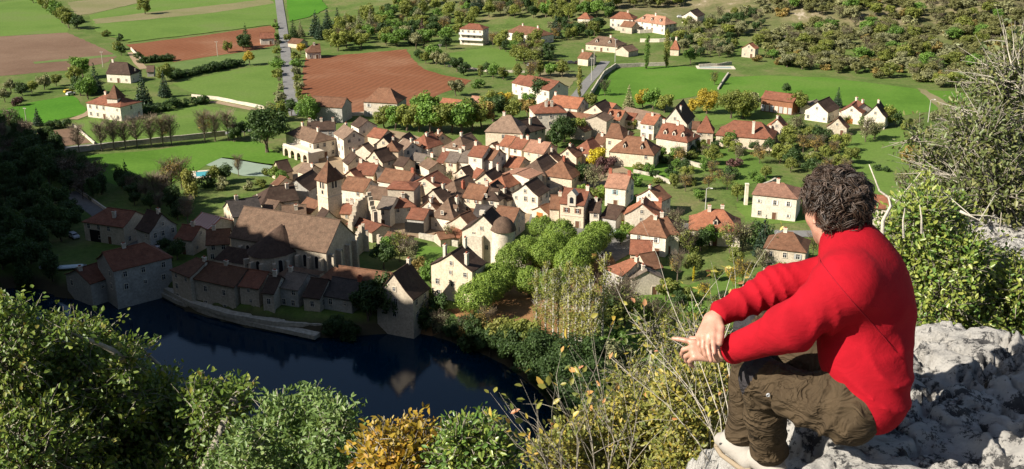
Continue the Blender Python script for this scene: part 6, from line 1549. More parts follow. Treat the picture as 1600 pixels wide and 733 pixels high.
def bush(name, label, root, blobs, ntwig, per, L, mat, seed, bark='greybark', wid=0.5, tw=0.006, limb=0.03, up=0.3, shell=0.35, twlen=0.22, cat='bush', tonebias=0.0, vis=1.0, spread=1.0):
    """blobs: (px, py, depth, radius in px); leaves grow along twigs, twigs from limbs"""
    rng = np.random.default_rng(seed); r = random.Random(seed)
    C_ = [at_depth(x, y, z) for x, y, z, q in blobs]; R_ = [q * z / FPX for x, y, z, q in blobs]
    base = Vector(root)
    t = empty(name, base, 0, label, cat, 'bushes on the cliff edge')
    Cn = np.array([tuple(c - base) for c in C_]); Rn = np.array(R_)
    w = Rn ** 2; w /= w.sum(); idx = rng.choice(len(C_), ntwig, p=w)
    d = rng.normal(size=(ntwig, 3)); d[:, 2] += up; d /= np.linalg.norm(d, axis=1, keepdims=True)
    rad = shell + (1 - shell) * rng.random(ntwig) ** .5
    T = Cn[idx] + d * Rn[idx][:, None] * rad[:, None] * np.array([1, 1.15, 1]) * (1 + .12 * rng.normal(size=(ntwig, 1)))
    td = d + .7 * rng.normal(size=(ntwig, 3)); td[:, 2] += up; td /= np.linalg.norm(td, axis=1, keepdims=True)
    # wood
    b = MB(); order = sorted(range(len(C_)), key=lambda i: (C_[i] - base).length)
    done = []
    for i in order:
        c = Vector(Cn[i])
        src = min(done, key=lambda q: (q[0] - c).length + .3 * q[0].length) if done and r.random() < .75 else (Vector((r.uniform(-.2, .2), r.uniform(-.2, .2), 0)), limb)
        a = src[0]; m_ = a.lerp(c, .5) + Vector((r.uniform(-.12, .12), r.uniform(-.12, .12), r.uniform(-.05, .12))) * (c - a).length
        w0 = limb if not done else max(limb * .35, src[1] * .75)
        b.tube([a, a.lerp(m_, .6) + Vector((r.uniform(-.03, .03),) * 3), m_, c], [w0, w0 * .85, w0 * .65, w0 * .45], 6); done.append((c, w0 * .5)); done.append((m_, w0 * .6))
    for k in range(int(ntwig * vis)):
        a = Cn[idx[k]] + rng.normal(size=3) * Rn[idx[k]] * .18; e = T[k]
        m_ = (a + e) / 2 + rng.normal(size=3) * .12 * np.linalg.norm(e - a)
        b.tube([a, m_, e, e + td[k] * twlen * .7], [tw * 1.6, tw * 1.2, tw * .8, tw * .4], 3, cap=False)
    b.smooth = True
    b.build('branches', M[bark], t)
    # leaves
    n = ntwig * per
    ti = np.repeat(np.arange(ntwig), per); u = rng.random(n)
    P = T[ti] + td[ti] * (u * twlen - twlen * .35)[:, None] + rng.normal(size=(n, 3)) * L * .45 * spread
    D = td[ti] * .6 + rng.normal(size=(n, 3)) * .8; N = d[ti] * .8 + np.array([-.25, -.3, .8]) + rng.normal(size=(n, 3)) * .7
    V, F = leaves(P, N, D, L * rng.uniform(.6, 1.25, n), rng, wid)
    me = np_mesh('foliage', V, F)
    tw_t = rng.random(ntwig)[ti] * .6 + rng.random(n) * .4 + tonebias
    me.attributes.new('tone', 'FLOAT', 'POINT').data.foreach_set('value', np.repeat(np.clip(tw_t, 0, 1), 6).astype(np.float32))
    link('foliage', me, t, mats=mat)
    return t

def under(px, py, zc, drop):
    p = at_depth(px, py, zc); return (p.x, p.y, max(p.z - drop, hz(p.x, p.y) - .2) if p.z - drop < hz(p.x, p.y) else p.z - drop)

def jit(bl, dz, seed):
    r = random.Random(seed); return [(x, y, z + r.uniform(-dz, dz), q) for x, y, z, q in bl]
def rootof(px, py, zc):
    p = at_depth(px, py, zc); return Vector((p.x, p.y, hz(p.x, p.y) - .2))
bush('oak_tree', 'large olive leaved oak crown filling the lower left corner', rootof(120, 733, 12.5),
     jit([(12, 555, 12, 75), (75, 582, 12, 60), (142, 554, 12, 40), (200, 569, 12, 26), (60, 620, 12, 105), (170, 614, 12, 72), (120, 569, 12, 50), (240, 649, 12, 60), (318, 629, 12, 34), (366, 622, 12, 22), (285, 689, 12, 72), (345, 654, 12, 38), (180, 714, 12, 105), (40, 730, 12, 110), (300, 759, 12, 70), (-40, 610, 12, 80), (380, 639, 12, 16), (265, 604, 12, 24), (222, 546, 12, 12), (20, 488, 12, 22), (110, 519, 12, 18), (160, 516, 12, 14), (100, 814, 12, 110), (230, 814, 12, 90)], 1.0, 1), 6200, 10, 0.066, L_OAK, 31, wid=.55, tw=.006, limb=.11, twlen=.28, cat='tree', vis=.6)
bush('green_shrub', 'soft green shrub with pale twigs at the bottom left of centre', rootof(440, 733, 9.5),
     jit([(480, 656, 9, 36), (430, 661, 9, 34), (522, 671, 9, 34), (395, 706, 9, 42), (470, 716, 9, 55), (540, 716, 9, 34), (365, 731, 9, 36), (500, 638, 9, 18), (440, 638, 9, 14), (548, 688, 9, 18), (430, 766, 9, 60), (520, 766, 9, 55), (350, 761, 9, 30)], .6, 2), 1500, 11, 0.058, L_MID, 32, bark='palebark', wid=.42, tw=.004, limb=.03, twlen=.2, vis=.35)
bush('golden_shrub', 'golden yellow shrub at the bottom edge of the water', rootof(620, 733, 8.5),
     jit([(605, 712, 8, 30), (640, 690, 8, 20), (655, 720, 8, 34), (580, 712, 8, 18), (668, 700, 8, 15), (622, 745, 8, 40), (590, 690, 8, 10), (656, 680, 8, 10), (700, 745, 8, 22)], .4, 3), 620, 9, 0.055, L_GOLD, 33, wid=.55, tw=.005, limb=.03, twlen=.22)
bush('box_shrub', 'bright green glossy shrub right of the golden one', rootof(740, 733, 8),
     jit([(730, 700, 7.6, 32), (770, 690, 7.6, 24), (700, 722, 7.6, 26), (765, 722, 7.6, 34), (715, 682, 7.6, 14), (735, 740, 7.6, 40), (748, 672, 7.6, 14), (785, 715, 7.6, 15)], .4, 4), 700, 9, 0.05, L_BOX, 34, wid=.45, tw=.005, limb=.03, twlen=.18, tonebias=.1)
bush('yellowing_shrub', 'wide yellow green shrub left of the man legs', rootof(1020, 733, 6.6),
     jit([(855, 722, 6, 22), (900, 712, 6, 36), (955, 705, 6, 46), (1035, 690, 6, 58), (1105, 690, 6, 46), (1005, 645, 6, 40), (1075, 630, 6, 46), (1118, 595, 6, 28), (930, 668, 6, 22), (1140, 650, 6, 26), (970, 740, 6, 60), (1080, 745, 6, 60), (885, 690, 6, 16), (1150, 720, 6, 30), (840, 705, 6, 9)], .4, 5), 4200, 9, 0.030, L_YEL, 35, wid=.5, tw=.0020, limb=.012, twlen=.16, vis=.5, tonebias=-.05)
bush('olive_sapling', 'loose olive sapling rising behind the crossed twigs', rootof(1040, 733, 8.2),
     jit([(1050, 560, 8, 38), (990, 600, 8, 34), (1100, 560, 8, 34), (1020, 520, 8, 26), (1085, 520, 8, 26), (960, 640, 8, 30), (1060, 600, 8, 40), (1120, 530, 8, 20)], .5, 6), 520, 6, 0.036, L_YEL, 36, wid=.45, tw=.003, limb=.02, twlen=.22, tonebias=-.18)
bush('box_bush', 'leafy yellow green box bush behind the man back', rootof(1490, 560, 5.9),
     jit([(1398, 425, 5.6, 36), (1440, 400, 5.6, 46), (1420, 470, 5.6, 42), (1470, 460, 5.6, 54), (1530, 470, 5.6, 58), (1585, 500, 5.6, 46), (1500, 405, 5.6, 40), (1402, 368, 5.6, 24), (1440, 342, 5.6, 34), (1480, 335, 5.6, 24), (1540, 528, 5.6, 30), (1600, 450, 5.6, 36), (1470, 515, 5.6, 34), (1560, 430, 5.6, 34), (1385, 350, 5.6, 12), (1445, 300, 5.6, 14), (1590, 550, 5.6, 30)], .35, 7), 3600, 9, 0.028, L_BOX, 37, wid=.5, tw=.0028, limb=.02, twlen=.13, tonebias=.26, vis=.7)
bush('twiggy_bush', 'grey twiggy half bare bush at the upper right edge', rootof(1560, 400, 7.6),
     jit([(1560, 150, 7, 42), (1595, 220, 7, 56), (1530, 225, 7, 46), (1485, 262, 7, 40), (1560, 300, 7, 62), (1500, 325, 7, 46), (1440, 300, 7, 24), (1595, 115, 7, 30), (1522, 180, 7, 22), (1570, 370, 7, 46), (1610, 330, 7, 50), (1450, 250, 7, 20), (1430, 215, 7, 12), (1500, 215, 7, 20)], .5, 8), 2000, 9, 0.036, L_SCRB, 38, bark='greybark', wid=.45, tw=.0042, limb=.02, twlen=.24, tonebias=0, vis=.8)
# bare and half bare twigs standing by themselves
def twigs(name, label, stems, mat_leaf, seed, bark='palebark', r0=.008, L=.05, nl=6, side=5):
    r = random.Random(seed); rng = np.random.default_rng(seed)
    base = Vector(at_depth(*stems[0][0])); t = empty(name, base, 0, label, 'twigs', 'bushes on the cliff edge'); b = MB(); P = []; D = []
    for st in stems:
        pts = [at_depth(*p) - base for p in st]
        b.tube(pts, [r0 * (1 - .75 * i / (len(pts) - 1)) for i in range(len(pts))], 5)
        for k in range(side):
            i = r.randrange(1, len(pts)); q = pts[i - 1].lerp(pts[i], r.random()); dr = (pts[i] - pts[i - 1]).normalized()
            e = q + (dr + Vector((r.gauss(0, .6), r.gauss(0, .6), r.gauss(.2, .5)))).normalized() * r.uniform(.12, .38)
            b.tube([q, q.lerp(e, .5) + Vector((r.gauss(0, .012), r.gauss(0, .012), .01)), e], [r0 * .4, r0 * .3, r0 * .12], 4, cap=False)
            if r.random() < .6:
                for _ in range(r.randint(1, 3)): P.append(e + Vector((r.gauss(0, .012), r.gauss(0, .012), r.gauss(0, .012)))); D.append((e - q).normalized() + Vector((r.gauss(0, .7), r.gauss(0, .7), r.gauss(0, .5))))
        for _ in range(nl): P.append(pts[-1] + Vector((r.gauss(0, .02), r.gauss(0, .02), r.gauss(0, .02)))); D.append(Vector((r.gauss(0, 1), r.gauss(0, 1), r.gauss(.3, .6))))
    b.smooth = True; b.build('stems', M[bark], t)
    if nl:
        P = np.array([tuple(p) for p in P]); D = np.array([tuple(p) for p in D]); n = len(P)
        V, F = leaves(P, rng.normal(size=(n, 3)) + np.array([-.5, -.4, .8]), D, L * rng.uniform(.6, 1.2, n), rng, .48); me = np_mesh('foliage', V, F)
        me.attributes.new('tone', 'FLOAT', 'POINT').data.foreach_set('value', np.repeat(rng.random(n), 6).astype(np.float32)); link('foliage', me, t, mats=mat_leaf)
    return t
Z = 4.6
twigs('twiggy_sapling', 'pale bare twigs with few yellow leaves beside the man hands', [[(1128, 742, Z), (1115, 680, Z), (1080, 610, Z), (1030, 550, Z), (985, 495, Z), (972, 470, Z)], [(1135, 742, Z), (1125, 650, Z), (1095, 570, Z), (1060, 500, Z), (1042, 455, Z)], [(1140, 742, Z), (1138, 640, Z), (1120, 560, Z), (1100, 500, Z), (1080, 455, Z)], [(1120, 742, Z), (1090, 690, Z), (1040, 630, Z), (990, 590, Z), (955, 560, Z)], [(1142, 735, Z), (1142, 600, Z), (1128, 520, Z), (1130, 470, Z), (1143, 425, Z)], [(1130, 720, Z), (1100, 640, Z), (1060, 590, Z), (1010, 545, Z)], [(1120, 560, Z), (1150, 480, Z), (1162, 445, Z)]], L_PALEY, 51, r0=.0034, L=.034, nl=3, side=5)
twigs('leafy_twigs', 'upright leafy shoots at the edge of the dark bank', [[(900, 742, 4.2), (905, 690, 4.2), (890, 650, 4.2), (872, 638, 4.2)], [(930, 742, 4.2), (925, 690, 4.2), (915, 640, 4.2), (905, 615, 4.2)], [(860, 745, 4.2), (850, 715, 4.2), (838, 700, 4.2)], [(950, 740, 4.2), (960, 690, 4.2), (945, 640, 4.2), (938, 596, 4.2)], [(980, 740, 4.2), (990, 680, 4.2), (1000, 620, 4.2)], [(880, 745, 4.2), (872, 700, 4.2), (855, 680, 4.2)]], L_YEL, 52, bark='greybark', r0=.0035, L=.038, nl=8, side=12)
twigs('lichen_branch', 'bare pale lichen covered branch right of the man hair', [[(1378, 372, 4.6), (1380, 345, 4.6), (1392, 322, 4.6), (1388, 308, 4.6), (1374, 298, 4.6), (1368, 282, 4.6), (1358, 257, 4.6)]], L_PALEY, 53, r0=.0095, nl=0, side=0)
for _i, _st in enumerate([[(1412, 372, 5.0), (1411, 345, 5.0), (1414, 325, 5.0)], [(1440, 365, 5.0), (1440, 340, 5.0), (1437, 320, 5.0)]]): twigs('dead_stub', ['short pale dead stub, left of two in the box bush', 'short pale dead stub, right of two in the box bush'][_i], [_st], L_PALEY, 60 + _i, r0=.007, nl=0, side=0)
twigs('dead_branch', 'pale forked dead branch above the box bush', [[(1500, 330, 5.0), (1530, 345, 5.0), (1555, 305, 5.0)]], L_PALEY, 54, r0=.007, nl=0, side=3)
twigs('long_branches', 'long pale branches sweeping across the twiggy bush', [[(1610, 290, 6.6), (1560, 283, 6.6), (1510, 290, 6.6), (1455, 268, 6.6)], [(1610, 240, 6.6), (1590, 236, 6.6), (1565, 245, 6.6)], [(1605, 130, 6.6), (1580, 100, 6.6), (1571, 62, 6.6)], [(1610, 190, 6.6), (1560, 182, 6.6), (1520, 190, 6.6)], [(1600, 330, 6.6), (1540, 320, 6.6), (1480, 340, 6.6)], [(1610, 160, 6.6), (1585, 130, 6.6), (1556, 122, 6.6)], [(1600, 360, 6.6), (1540, 300, 6.6), (1490, 275, 6.6), (1440, 265, 6.6)], [(1610, 400, 6.6), (1570, 330, 6.6), (1530, 260, 6.6), (1490, 230, 6.6)]], L_GREY, 55, r0=.007, L=.035, nl=4, side=14)
# ------------------------------------------------------------------ the seated man: surfaces grown from smooth distance fields
def vv(p): return np.array(tuple(p), float)
def cone(a, ra, b, rb, sq=None):
    """tapered limb; sq = (axis, factor) flattens it along an axis"""
    a, b = vv(a), vv(b)
    def f(P):
        Q = P - a; ab = b - a
        t = np.clip(Q @ ab / (ab @ ab + 1e-12), 0, 1)
        D = Q - t[:, None] * ab
        if sq is not None:
            ax = vv(sq[0]); D = D + (sq[1] - 1) * (D @ ax)[:, None] * ax
        return np.sqrt((D * D).sum(1)) - (ra + (rb - ra) * t)
    return f
def ell(c, axes, radii):
    c = vv(c); A = np.array([vv(a) for a in axes]); r = np.array(radii, float)
    def f(P):
        q = ((P - c) @ A.T) / r; k = np.sqrt((q * q).sum(1)) + 1e-9
        return (k - 1) * r.min() * (0.6 + 0.4 * k / k)
    return f
def smin(ds, k):
    out = ds[0]
    for d in ds[1:]:
        h = np.clip(0.5 + 0.5 * (d - out) / k, 0, 1)
        out = d * (1 - h) + out * h - k * h * (1 - h)
    return out
def surfnet(fn, lo, hi, h):
    lo, hi = vv(lo), vv(hi); n = np.ceil((hi - lo) / h).astype(int) + 1
    ax = [lo[i] + h * np.arange(n[i]) for i in range(3)]
    G = np.stack(np.meshgrid(*ax, indexing='ij'), -1).reshape(-1, 3)
    Fv = np.concatenate([fn(G[i:i + 200000]) for i in range(0, len(G), 200000)]).reshape(n)
    S = Fv < 0
    acc = np.zeros(tuple(n - 1) + (3,)); cnt = np.zeros(tuple(n - 1))
    E = []
    for ax_ in range(3):
        sl0 = [slice(None)] * 3; sl1 = [slice(None)] * 3
        sl0[ax_] = slice(0, -1); sl1[ax_] = slice(1, None)
        f0, f1 = Fv[tuple(sl0)], Fv[tuple(sl1)]; cr = S[tuple(sl0)] != S[tuple(sl1)]
        I = np.argwhere(cr); t = (f0 / (f0 - f1 + 1e-12))[cr]
        p = I.astype(float); p[:, ax_] += t
        o = [i for i in range(3) if i != ax_]
        for da in (0, 1):
            for db in (0, 1):
                J = I.copy(); J[:, o[0]] -= da; J[:, o[1]] -= db
                ok = ((J >= 0) & (J < n - 1)).all(1)
                np.add.at(acc, tuple(J[ok].T), p[ok]); np.add.at(cnt, tuple(J[ok].T), 1)
        E.append((ax_, I, S[tuple(sl0)][cr]))
    vid = -np.ones(tuple(n - 1), int); m = cnt > 0; vid[m] = np.arange(m.sum())
    V = lo + h * (acc[m] / cnt[m][:, None])
    Q = []
    for ax_, I, s in E:
        o = [(ax_ + 1) % 3, (ax_ + 2) % 3]
        ok = (I[:, o[0]] > 0) & (I[:, o[1]] > 0) & (I[:, o[0]] < n[o[0]] - 1) & (I[:, o[1]] < n[o[1]] - 1)
        I = I[ok]; s = s[ok]; q = []
        for da, db in ((0, 0), (1, 0), (1, 1), (0, 1)):
            J = I.copy(); J[:, o[0]] -= da; J[:, o[1]] -= db; q.append(vid[tuple(J.T)])
        q = np.stack(q, 1); q[~s] = q[~s][:, ::-1]; Q.append(q)
    Fq = np.concatenate(Q); Fq = Fq[(Fq >= 0).all(1)]
    return V, Fq
def relax(V, F, it=2):
    e = np.concatenate([F[:, [0, 1]], F[:, [1, 2]], F[:, [2, 3]], F[:, [3, 0]]])
    for _ in range(it):
        s = np.zeros_like(V); c = np.zeros(len(V))
        np.add.at(s, e[:, 0], V[e[:, 1]]); np.add.at(s, e[:, 1], V[e[:, 0]]); np.add.at(c, e[:, 0], 1); np.add.at(c, e[:, 1], 1)
        V = V * .4 + .6 * s / np.maximum(c, 1)[:, None]
    return V

A_ = at_depth
J = dict(hipL=A_(1326, 648, 3.47), kneeL=A_(1189, 590, 3.70), ankL=A_(1203, 712, 3.92), kneeR=A_(1178, 512, 3.92), ankR=A_(1161, 690, 4.02),
         neck=A_(1330, 398, 3.51), shL=A_(1322, 447, 3.37), shR=A_(1352, 418, 3.66), elL=A_(1236, 512, 3.42), wrL=A_(1138, 549, 3.62), elR=A_(1216, 447, 3.68), wrR=A_(1130, 488, 3.66), head=A_(1303, 326, 3.55))
J['hipR'] = J['hipL'] + Vector((.60, .80, 0)) * .17
pel = (J['hipL'] + J['hipR']) / 2 + Vector((-.03, .0, .04))
UPV = Vector((0, 0, 1))
TF = Vector((-.8, .6, 0)); TL = UPV.cross(TF)      # torso facing, torso left

# ---- jacket
def lerpv(a, b, t): return a + (b - a) * t
sp = [A_(1357, 615, 3.51), A_(1357, 556, 3.53), A_(1352, 485, 3.54), A_(1348, 428, 3.52), A_(1323, 374, 3.52)]
jk = [cone(sp[0], .122, sp[1], .130, (TF, 1.12)), cone(sp[1], .130, sp[2], .132, (TF, 1.12)), cone(sp[2], .132, sp[3], .100, (TF, 1.12)), cone(sp[3], .098, sp[4], .064),
      cone(sp[3], .085, J['shL'], .082), cone(sp[3], .085, J['shR'], .078), cone(sp[2], .118, J['shL'], .078), cone(sp[2], .118, J['shR'], .073), cone(sp[4] - (sp[4] - sp[3]) * .25, .062, lerpv(sp[3], J['shL'], .75), .078), cone(sp[4] - (sp[4] - sp[3]) * .25, .062, lerpv(sp[3], J['shR'], .75), .078), cone(lerpv(sp[2], J['shL'], .5) - TF * .02, .095, lerpv(sp[2], J['shR'], .5) - TF * .02, .095)]
hem = cone(A_(1370, 626, 3.47), .085, A_(1347, 550, 3.50), .122)
def lerpv(a, b, t): return a + (b - a) * t
sleeves = [cone(J['shL'], .088, J['elL'], .072), cone(J['elL'], .072, J['wrL'], .046), cone(J['shR'], .078, J['elR'], .064), cone(J['elR'], .064, J['wrR'], .045)]
def fold(P, c, rad, amp, fr, axis, ph=0.0):
    """soft cloth folds round a joint"""
    Q = P - vv(c); r = np.sqrt((Q * Q).sum(1)); m_ = np.clip(1 - r / rad, 0, 1); m_ = m_ * m_ * (3 - 2 * m_)
    u = Q @ vv(axis)
    sn = np.abs(np.sin(.5 * fr * u + ph + 1.6 * np.sin(13 * Q[:, 2] + ph) + 1.1 * np.sin(19 * Q[:, 0] + 2 * ph)))
    return -2.7 * amp * m_ * ((1 - sn) ** 1.7 - .25)
dL = (J['wrL'] - J['elL']).normalized(); dUL = (J['elL'] - J['shL']).normalized(); dR = (J['wrR'] - J['elR']).normalized()
def f_jacket(P):
    d = smin([f(P) for f in jk] + [hem(P)], .08)
    d = smin([d] + [f(P) for f in sleeves], .042)
    d = d + fold(P, J['elL'], .17, .0065, 95, dL, .4) + fold(P, lerpv(J['elR'], J['wrR'], .45), .26, .0055, 120, dR, 1.0) + fold(P, lerpv(J['elL'], J['wrL'], .9), .09, .004, 160, dL)
    d = d + fold(P, A_(1395, 560, 3.45), .16, .004, 55, Vector((.2, .2, 1)), 2.9) + fold(P, lerpv(J['shL'], J['elL'], .6), .15, .004, 60, dUL + Vector((0, 0, .8)), 1.4)
    d = d + fold(P, J['shL'] + Vector((-.03, 0, -.06)), .20, .006, 70, dUL + Vector((0, 0, .5)), 2.0) + fold(P, A_(1385, 600, 3.42), .22, .007, 48, Vector((.5, .3, .8)), .7) + fold(P, A_(1400, 500, 3.42), .2, .004, 45, Vector((.3, .3, .9)), 1.7)
    # open ends: collar, cuffs
    d = np.maximum(d, (P - vv(lerpv(J['elL'], J['wrL'], 1.0))) @ vv(dL) - .0 - 10 * ((P - vv(J['wrL'])) ** 2).sum(1).clip(.012, None) + .12)
    return d
allp = [vv(p) for p in sp] + [vv(J[k]) for k in ('shL', 'shR', 'elL', 'elR', 'wrL', 'wrR')]
lo = np.min(allp, 0) - .24; hi = np.max(allp, 0) + .2
V, F = surfnet(f_jacket, lo, hi, .0085); V = relax(V, F, 1)
body_base = Vector((pel.x, pel.y, 98.17))
def cloth(name, c, rough=.9, bscale=220, bstr=.25, var=.08, wr=14, crease=0.0):
    m, nt, bs = nodes_of(name); co = coords(nt, 'Object')
    col = ramp(nt, noise(nt, 9, 4, .6, co), [(.3, scaled(c, 1 - var)), (.7, scaled(c, 1 + var))])
    nt.links.new(col, bs.inputs['Base Color']); bs.inputs['Roughness'].default_value = rough; bs.inputs['Specular IOR Level'].default_value = .15
    b1 = noise(nt, wr, 3, .55, coords(nt, 'Object', (1, 1, 2.2)), .8)
    bump(nt, bs, mixc(nt, b1, noise(nt, bscale, 2, .5, co), .25), bstr, .02)
    if crease:                                      # ridges of crumpled cloth
        rd = ramp(nt, noise(nt, 7.5, 3, .5, coords(nt, 'Object', (1.0, 1.0, 1.5)), 1.3), [(.36, (0, 0, 0)), (.47, (.75, .75, .75)), (.50, (1, 1, 1)), (.53, (.75, .75, .75)), (.66, (0, 0, 0))])
        b2 = nt.nodes.new('ShaderNodeBump'); b2.inputs['Strength'].default_value = crease; b2.inputs['Distance'].default_value = .035
        nt.links.new(rd, b2.inputs['Height']); prev = bs.inputs['Normal'].links[0].from_node
        nt.links.new(b2.outputs[0], prev.inputs['Normal'])
    return m
M['red'] = cloth('red_fleece', (0.27, 0.0035, 0.010), bstr=.2, bscale=320, wr=9, var=.14, crease=.06)
M['olive'] = cloth('olive_brown_canvas', (0.052, 0.036, 0.020), .85, 300, .3, .25, 11, .5)
M['patch'] = cloth('dark_knee_patch', (0.030, 0.027, 0.029), .85, 260, .3, crease=.4)
M['seam'] = cloth('red_seam', (0.25, 0.006, 0.014))
def skinmat():
    m, nt, bs = nodes_of('skin'); co = coords(nt, 'Object')
    col = ramp(nt, noise(nt, 25, 4, .6, co), [(.3, (0.33, 0.17, 0.115)), (.7, (0.41, 0.225, 0.16))])
    nt.links.new(col, bs.inputs['Base Color']); bs.inputs['Roughness'].default_value = .5
    bs.inputs['Subsurface Weight'].default_value = .08; bs.inputs['Subsurface Radius'].default_value = (.02, .008, .004)
    bump(nt, bs, noise(nt, 180, 3, .6, co), .1, .004)
    return m
M['skin'] = skinmat()
M['eye'] = surf('eye_white', (.6, .58, .55), .05, 5, .2, 0); M['brow'] = surf('dark_hair_root', (.02, .013, .009), .2, 40, .6, 0)

# ---- body: head, neck, hands, and the trunk and limbs inside the clothes
hc = J['head'] + Vector((0, 0, -.005))
HF = Vector((-.30, .93, -.18)).normalized(); HL = UPV.cross(HF).normalized(); HU = HF.cross(HL).normalized()
def hp(f, l, u): return hc + HF * f + HL * l + HU * u
AX = (HF, HL, HU)
hd_parts = [ell(hp(-.012, 0, .022), AX, (.094, .074, .088)), ell(hp(.035, 0, -.035), AX, (.062, .058, .075)), cone(hp(.055, 0, -.095), .028, hp(.01, .045, -.06), .022), cone(hp(.055, 0, -.095), .028, hp(.01, -.045, -.06), .022),
            ell(hp(.06, .036, -.028), AX, (.028, .026, .026)), ell(hp(.06, -.036, -.028), AX, (.028, .026, .026))]
nose = [cone(hp(.088, 0, .012), .008, hp(.112, 0, -.028), .013), cone(hp(.098, .010, -.032), .009, hp(.098, -.010, -.032), .009)]
lips = [cone(hp(.088, .020, -.066), .005, hp(.097, 0, -.064), .008), cone(hp(.088, -.020, -.066), .005, hp(.097, 0, -.064), .008), cone(hp(.087, .016, -.075), .006, hp(.094, 0, -.077), .008), cone(hp(.087, -.016, -.075), .006, hp(.094, 0, -.077), .008)]
brow = [cone(hp(.083, .012, .016), .009, hp(.068, .052, .014), .008), cone(hp(.083, -.012, .016), .009, hp(.068, -.052, .014), .008)]
neckp = [cone(hp(-.03, 0, -.05), .056, J['neck'] + Vector((0, 0, -.03)), .064), cone(hp(.0, 0, -.08), .045, J['neck'] + TF * .03, .055)]
def ear(s):
    pts = [(-.012, .0), (-.022, .020), (-.012, .036), (.006, .034), (.012, .016), (.006, -.006), (.004, -.026), (-.006, -.024)]
    P_ = [hp(a - .008, s * (.078 - .35 * a), b - .008) for a, b in pts]
    return [cone(P_[i], .0058, P_[i + 1], .0058) for i in range(len(P_) - 1)] + [cone(hp(-.012, s * .073, .012), .011, hp(-.008, s * .073, -.012), .009)]
earp = ear(1) + ear(-1)
def f_head(P):
    d = smin([f(P) for f in hd_parts], .022); d = smin([d] + [f(P) for f in brow], .012); d = smin([d] + [f(P) for f in nose], .010); d = smin([d] + [f(P) for f in lips], .006)
    for s in (1, -1): d = np.maximum(d, -(ell(hp(.098, s * .033, .000), AX, (.016, .019, .013))(P)))
    d = smin([d] + [f(P) for f in neckp], .03)
    return smin([d] + [f(P) for f in earp], .004)
Vh, Fh_ = surfnet(f_head, vv(hc) - [.16, .16, .26], vv(hc) + [.16, .16, .13], .0045); Vh = relax(Vh, Fh_, 1)

def hand(wr, fwd, back, side, curls, spread, thumb, sc=1.0, fins=(1, 1, 1, 1), armd=None):
    """fwd: wrist to knuckles, back: out of the back of the hand, side: towards the thumb; curls in radians per finger joint"""
    fwd = Vector(fwd).normalized(); back = (Vector(back) - fwd * Vector(back).dot(fwd)).normalized(); s0 = fwd.cross(back).normalized()
    if s0.dot(Vector(side)) < 0: s0 = -s0
    wr = Vector(wr); pr = []; fl = []
    K = [(.030, .088, .078, .0095), (.010, .092, .086, .0095), (-.011, .088, .080, .0092), (-.030, .080, .064, .0082)]
    for i, (off, kd, ln, rr) in enumerate(K):
        k = wr + fwd * kd * sc + s0 * off * sc
        pr.append(cone(wr + s0 * off * .55 * sc + fwd * .012, .0165 * sc, k, .0125 * sc))
        d = fwd + s0 * spread * off * 12; d.normalize(); a = 0; p = k
        for j, (q, cu) in enumerate(zip((.46, .30, .24), curls[i])):
            a += cu; dd = d * math.cos(a) - back * math.sin(a); e = p + dd * ln * q * sc * fins[i]
            fl.append((i, cone(p, rr * sc * (1.08 - .1 * j), e, rr * sc * (.98 - .12 * j)))); p = e
    tb = wr + fwd * .022 * sc + s0 * .026 * sc; p = tb; tl = []
    for (q, d) in zip((.044, .034, .028), thumb):
        dd = (fwd * d[0] + s0 * d[1] - back * d[2]).normalized(); e = p + dd * q * sc; tl.append(cone(p, .0145 * sc if p == tb else .0112 * sc, e, .0108 * sc)); p = e
    arm = cone(wr - (armd or fwd) * .09, .031 * sc, wr + fwd * .01, .0255 * sc)
    def f(P):
        d = smin([q(P) for q in pr] + [arm(P)], .014)
        out = d
        for i in range(4):
            fi = smin([q(P) for ii, q in fl if ii == i], .004); h = np.clip(.5 + .5 * (fi - d) / .008, 0, 1); out = np.minimum(out, fi * (1 - h) + d * h - .008 * h * (1 - h))
        ft = smin([q(P) for q in tl], .006); return smin([out, ft], .008)
    return f
RW = J['wrR'] + dR * .038; LW = J['wrL'] + dL * .038
kR = A_(1101, 531, 3.58) - RW
hR = hand(RW, kR, Vector((-.70, -.62, .35)), Vector((.7, -.6, .2)), [(.10, .18, .15), (.30, .35, .2), (.5, .5, .3), (.6, .55, .3)], .45, [(.85, .45, .15), (.97, .10, .15), (1, .0, .2)], 1.04, armd=dR)
kL = A_(1098, 549, 3.66) - LW
hL = hand(LW, kL, Vector((-.2, -.45, .9)), Vector((-.3, .8, .2)), [(.10, .10, .08), (.7, .7, .4), (.9, .8, .5), (1.0, .8, .5)], .4, [(.6, .7, .3), (.9, .3, .4), (1, .1, .4)], 1.0, armd=dL)
VR, FR_ = surfnet(hR, vv(RW) - .2, vv(RW) + .2, .0042); VR = relax(VR, FR_, 1)
VL, FL_ = surfnet(hL, vv(LW) - .2, vv(LW) + .2, .0042); VL = relax(VL, FL_, 1)
core = [cone(pel, .10, sp[1], .10), cone(sp[1], .10, sp[2], .105), cone(sp[2], .10, sp[3], .06), cone(sp[3], .055, J['neck'], .05), cone(sp[3], .05, J['shL'], .045), cone(sp[3], .05, J['shR'], .045),
        cone(J['shL'], .045, J['elL'], .036), cone(J['elL'], .036, J['wrL'], .026), cone(J['shR'], .045, J['elR'], .036), cone(J['elR'], .036, J['wrR'], .026),
        cone(pel, .08, J['hipL'], .07), cone(pel, .08, J['hipR'], .07), cone(J['hipL'], .07, J['kneeL'], .045), cone(J['hipR'], .07, J['kneeR'], .045), cone(J['kneeL'], .045, J['ankL'], .03), cone(J['kneeR'], .045, J['ankR'], .03)]
ap_ = [vv(p) for p in sp] + [vv(J[k]) for k in J if k != 'head']
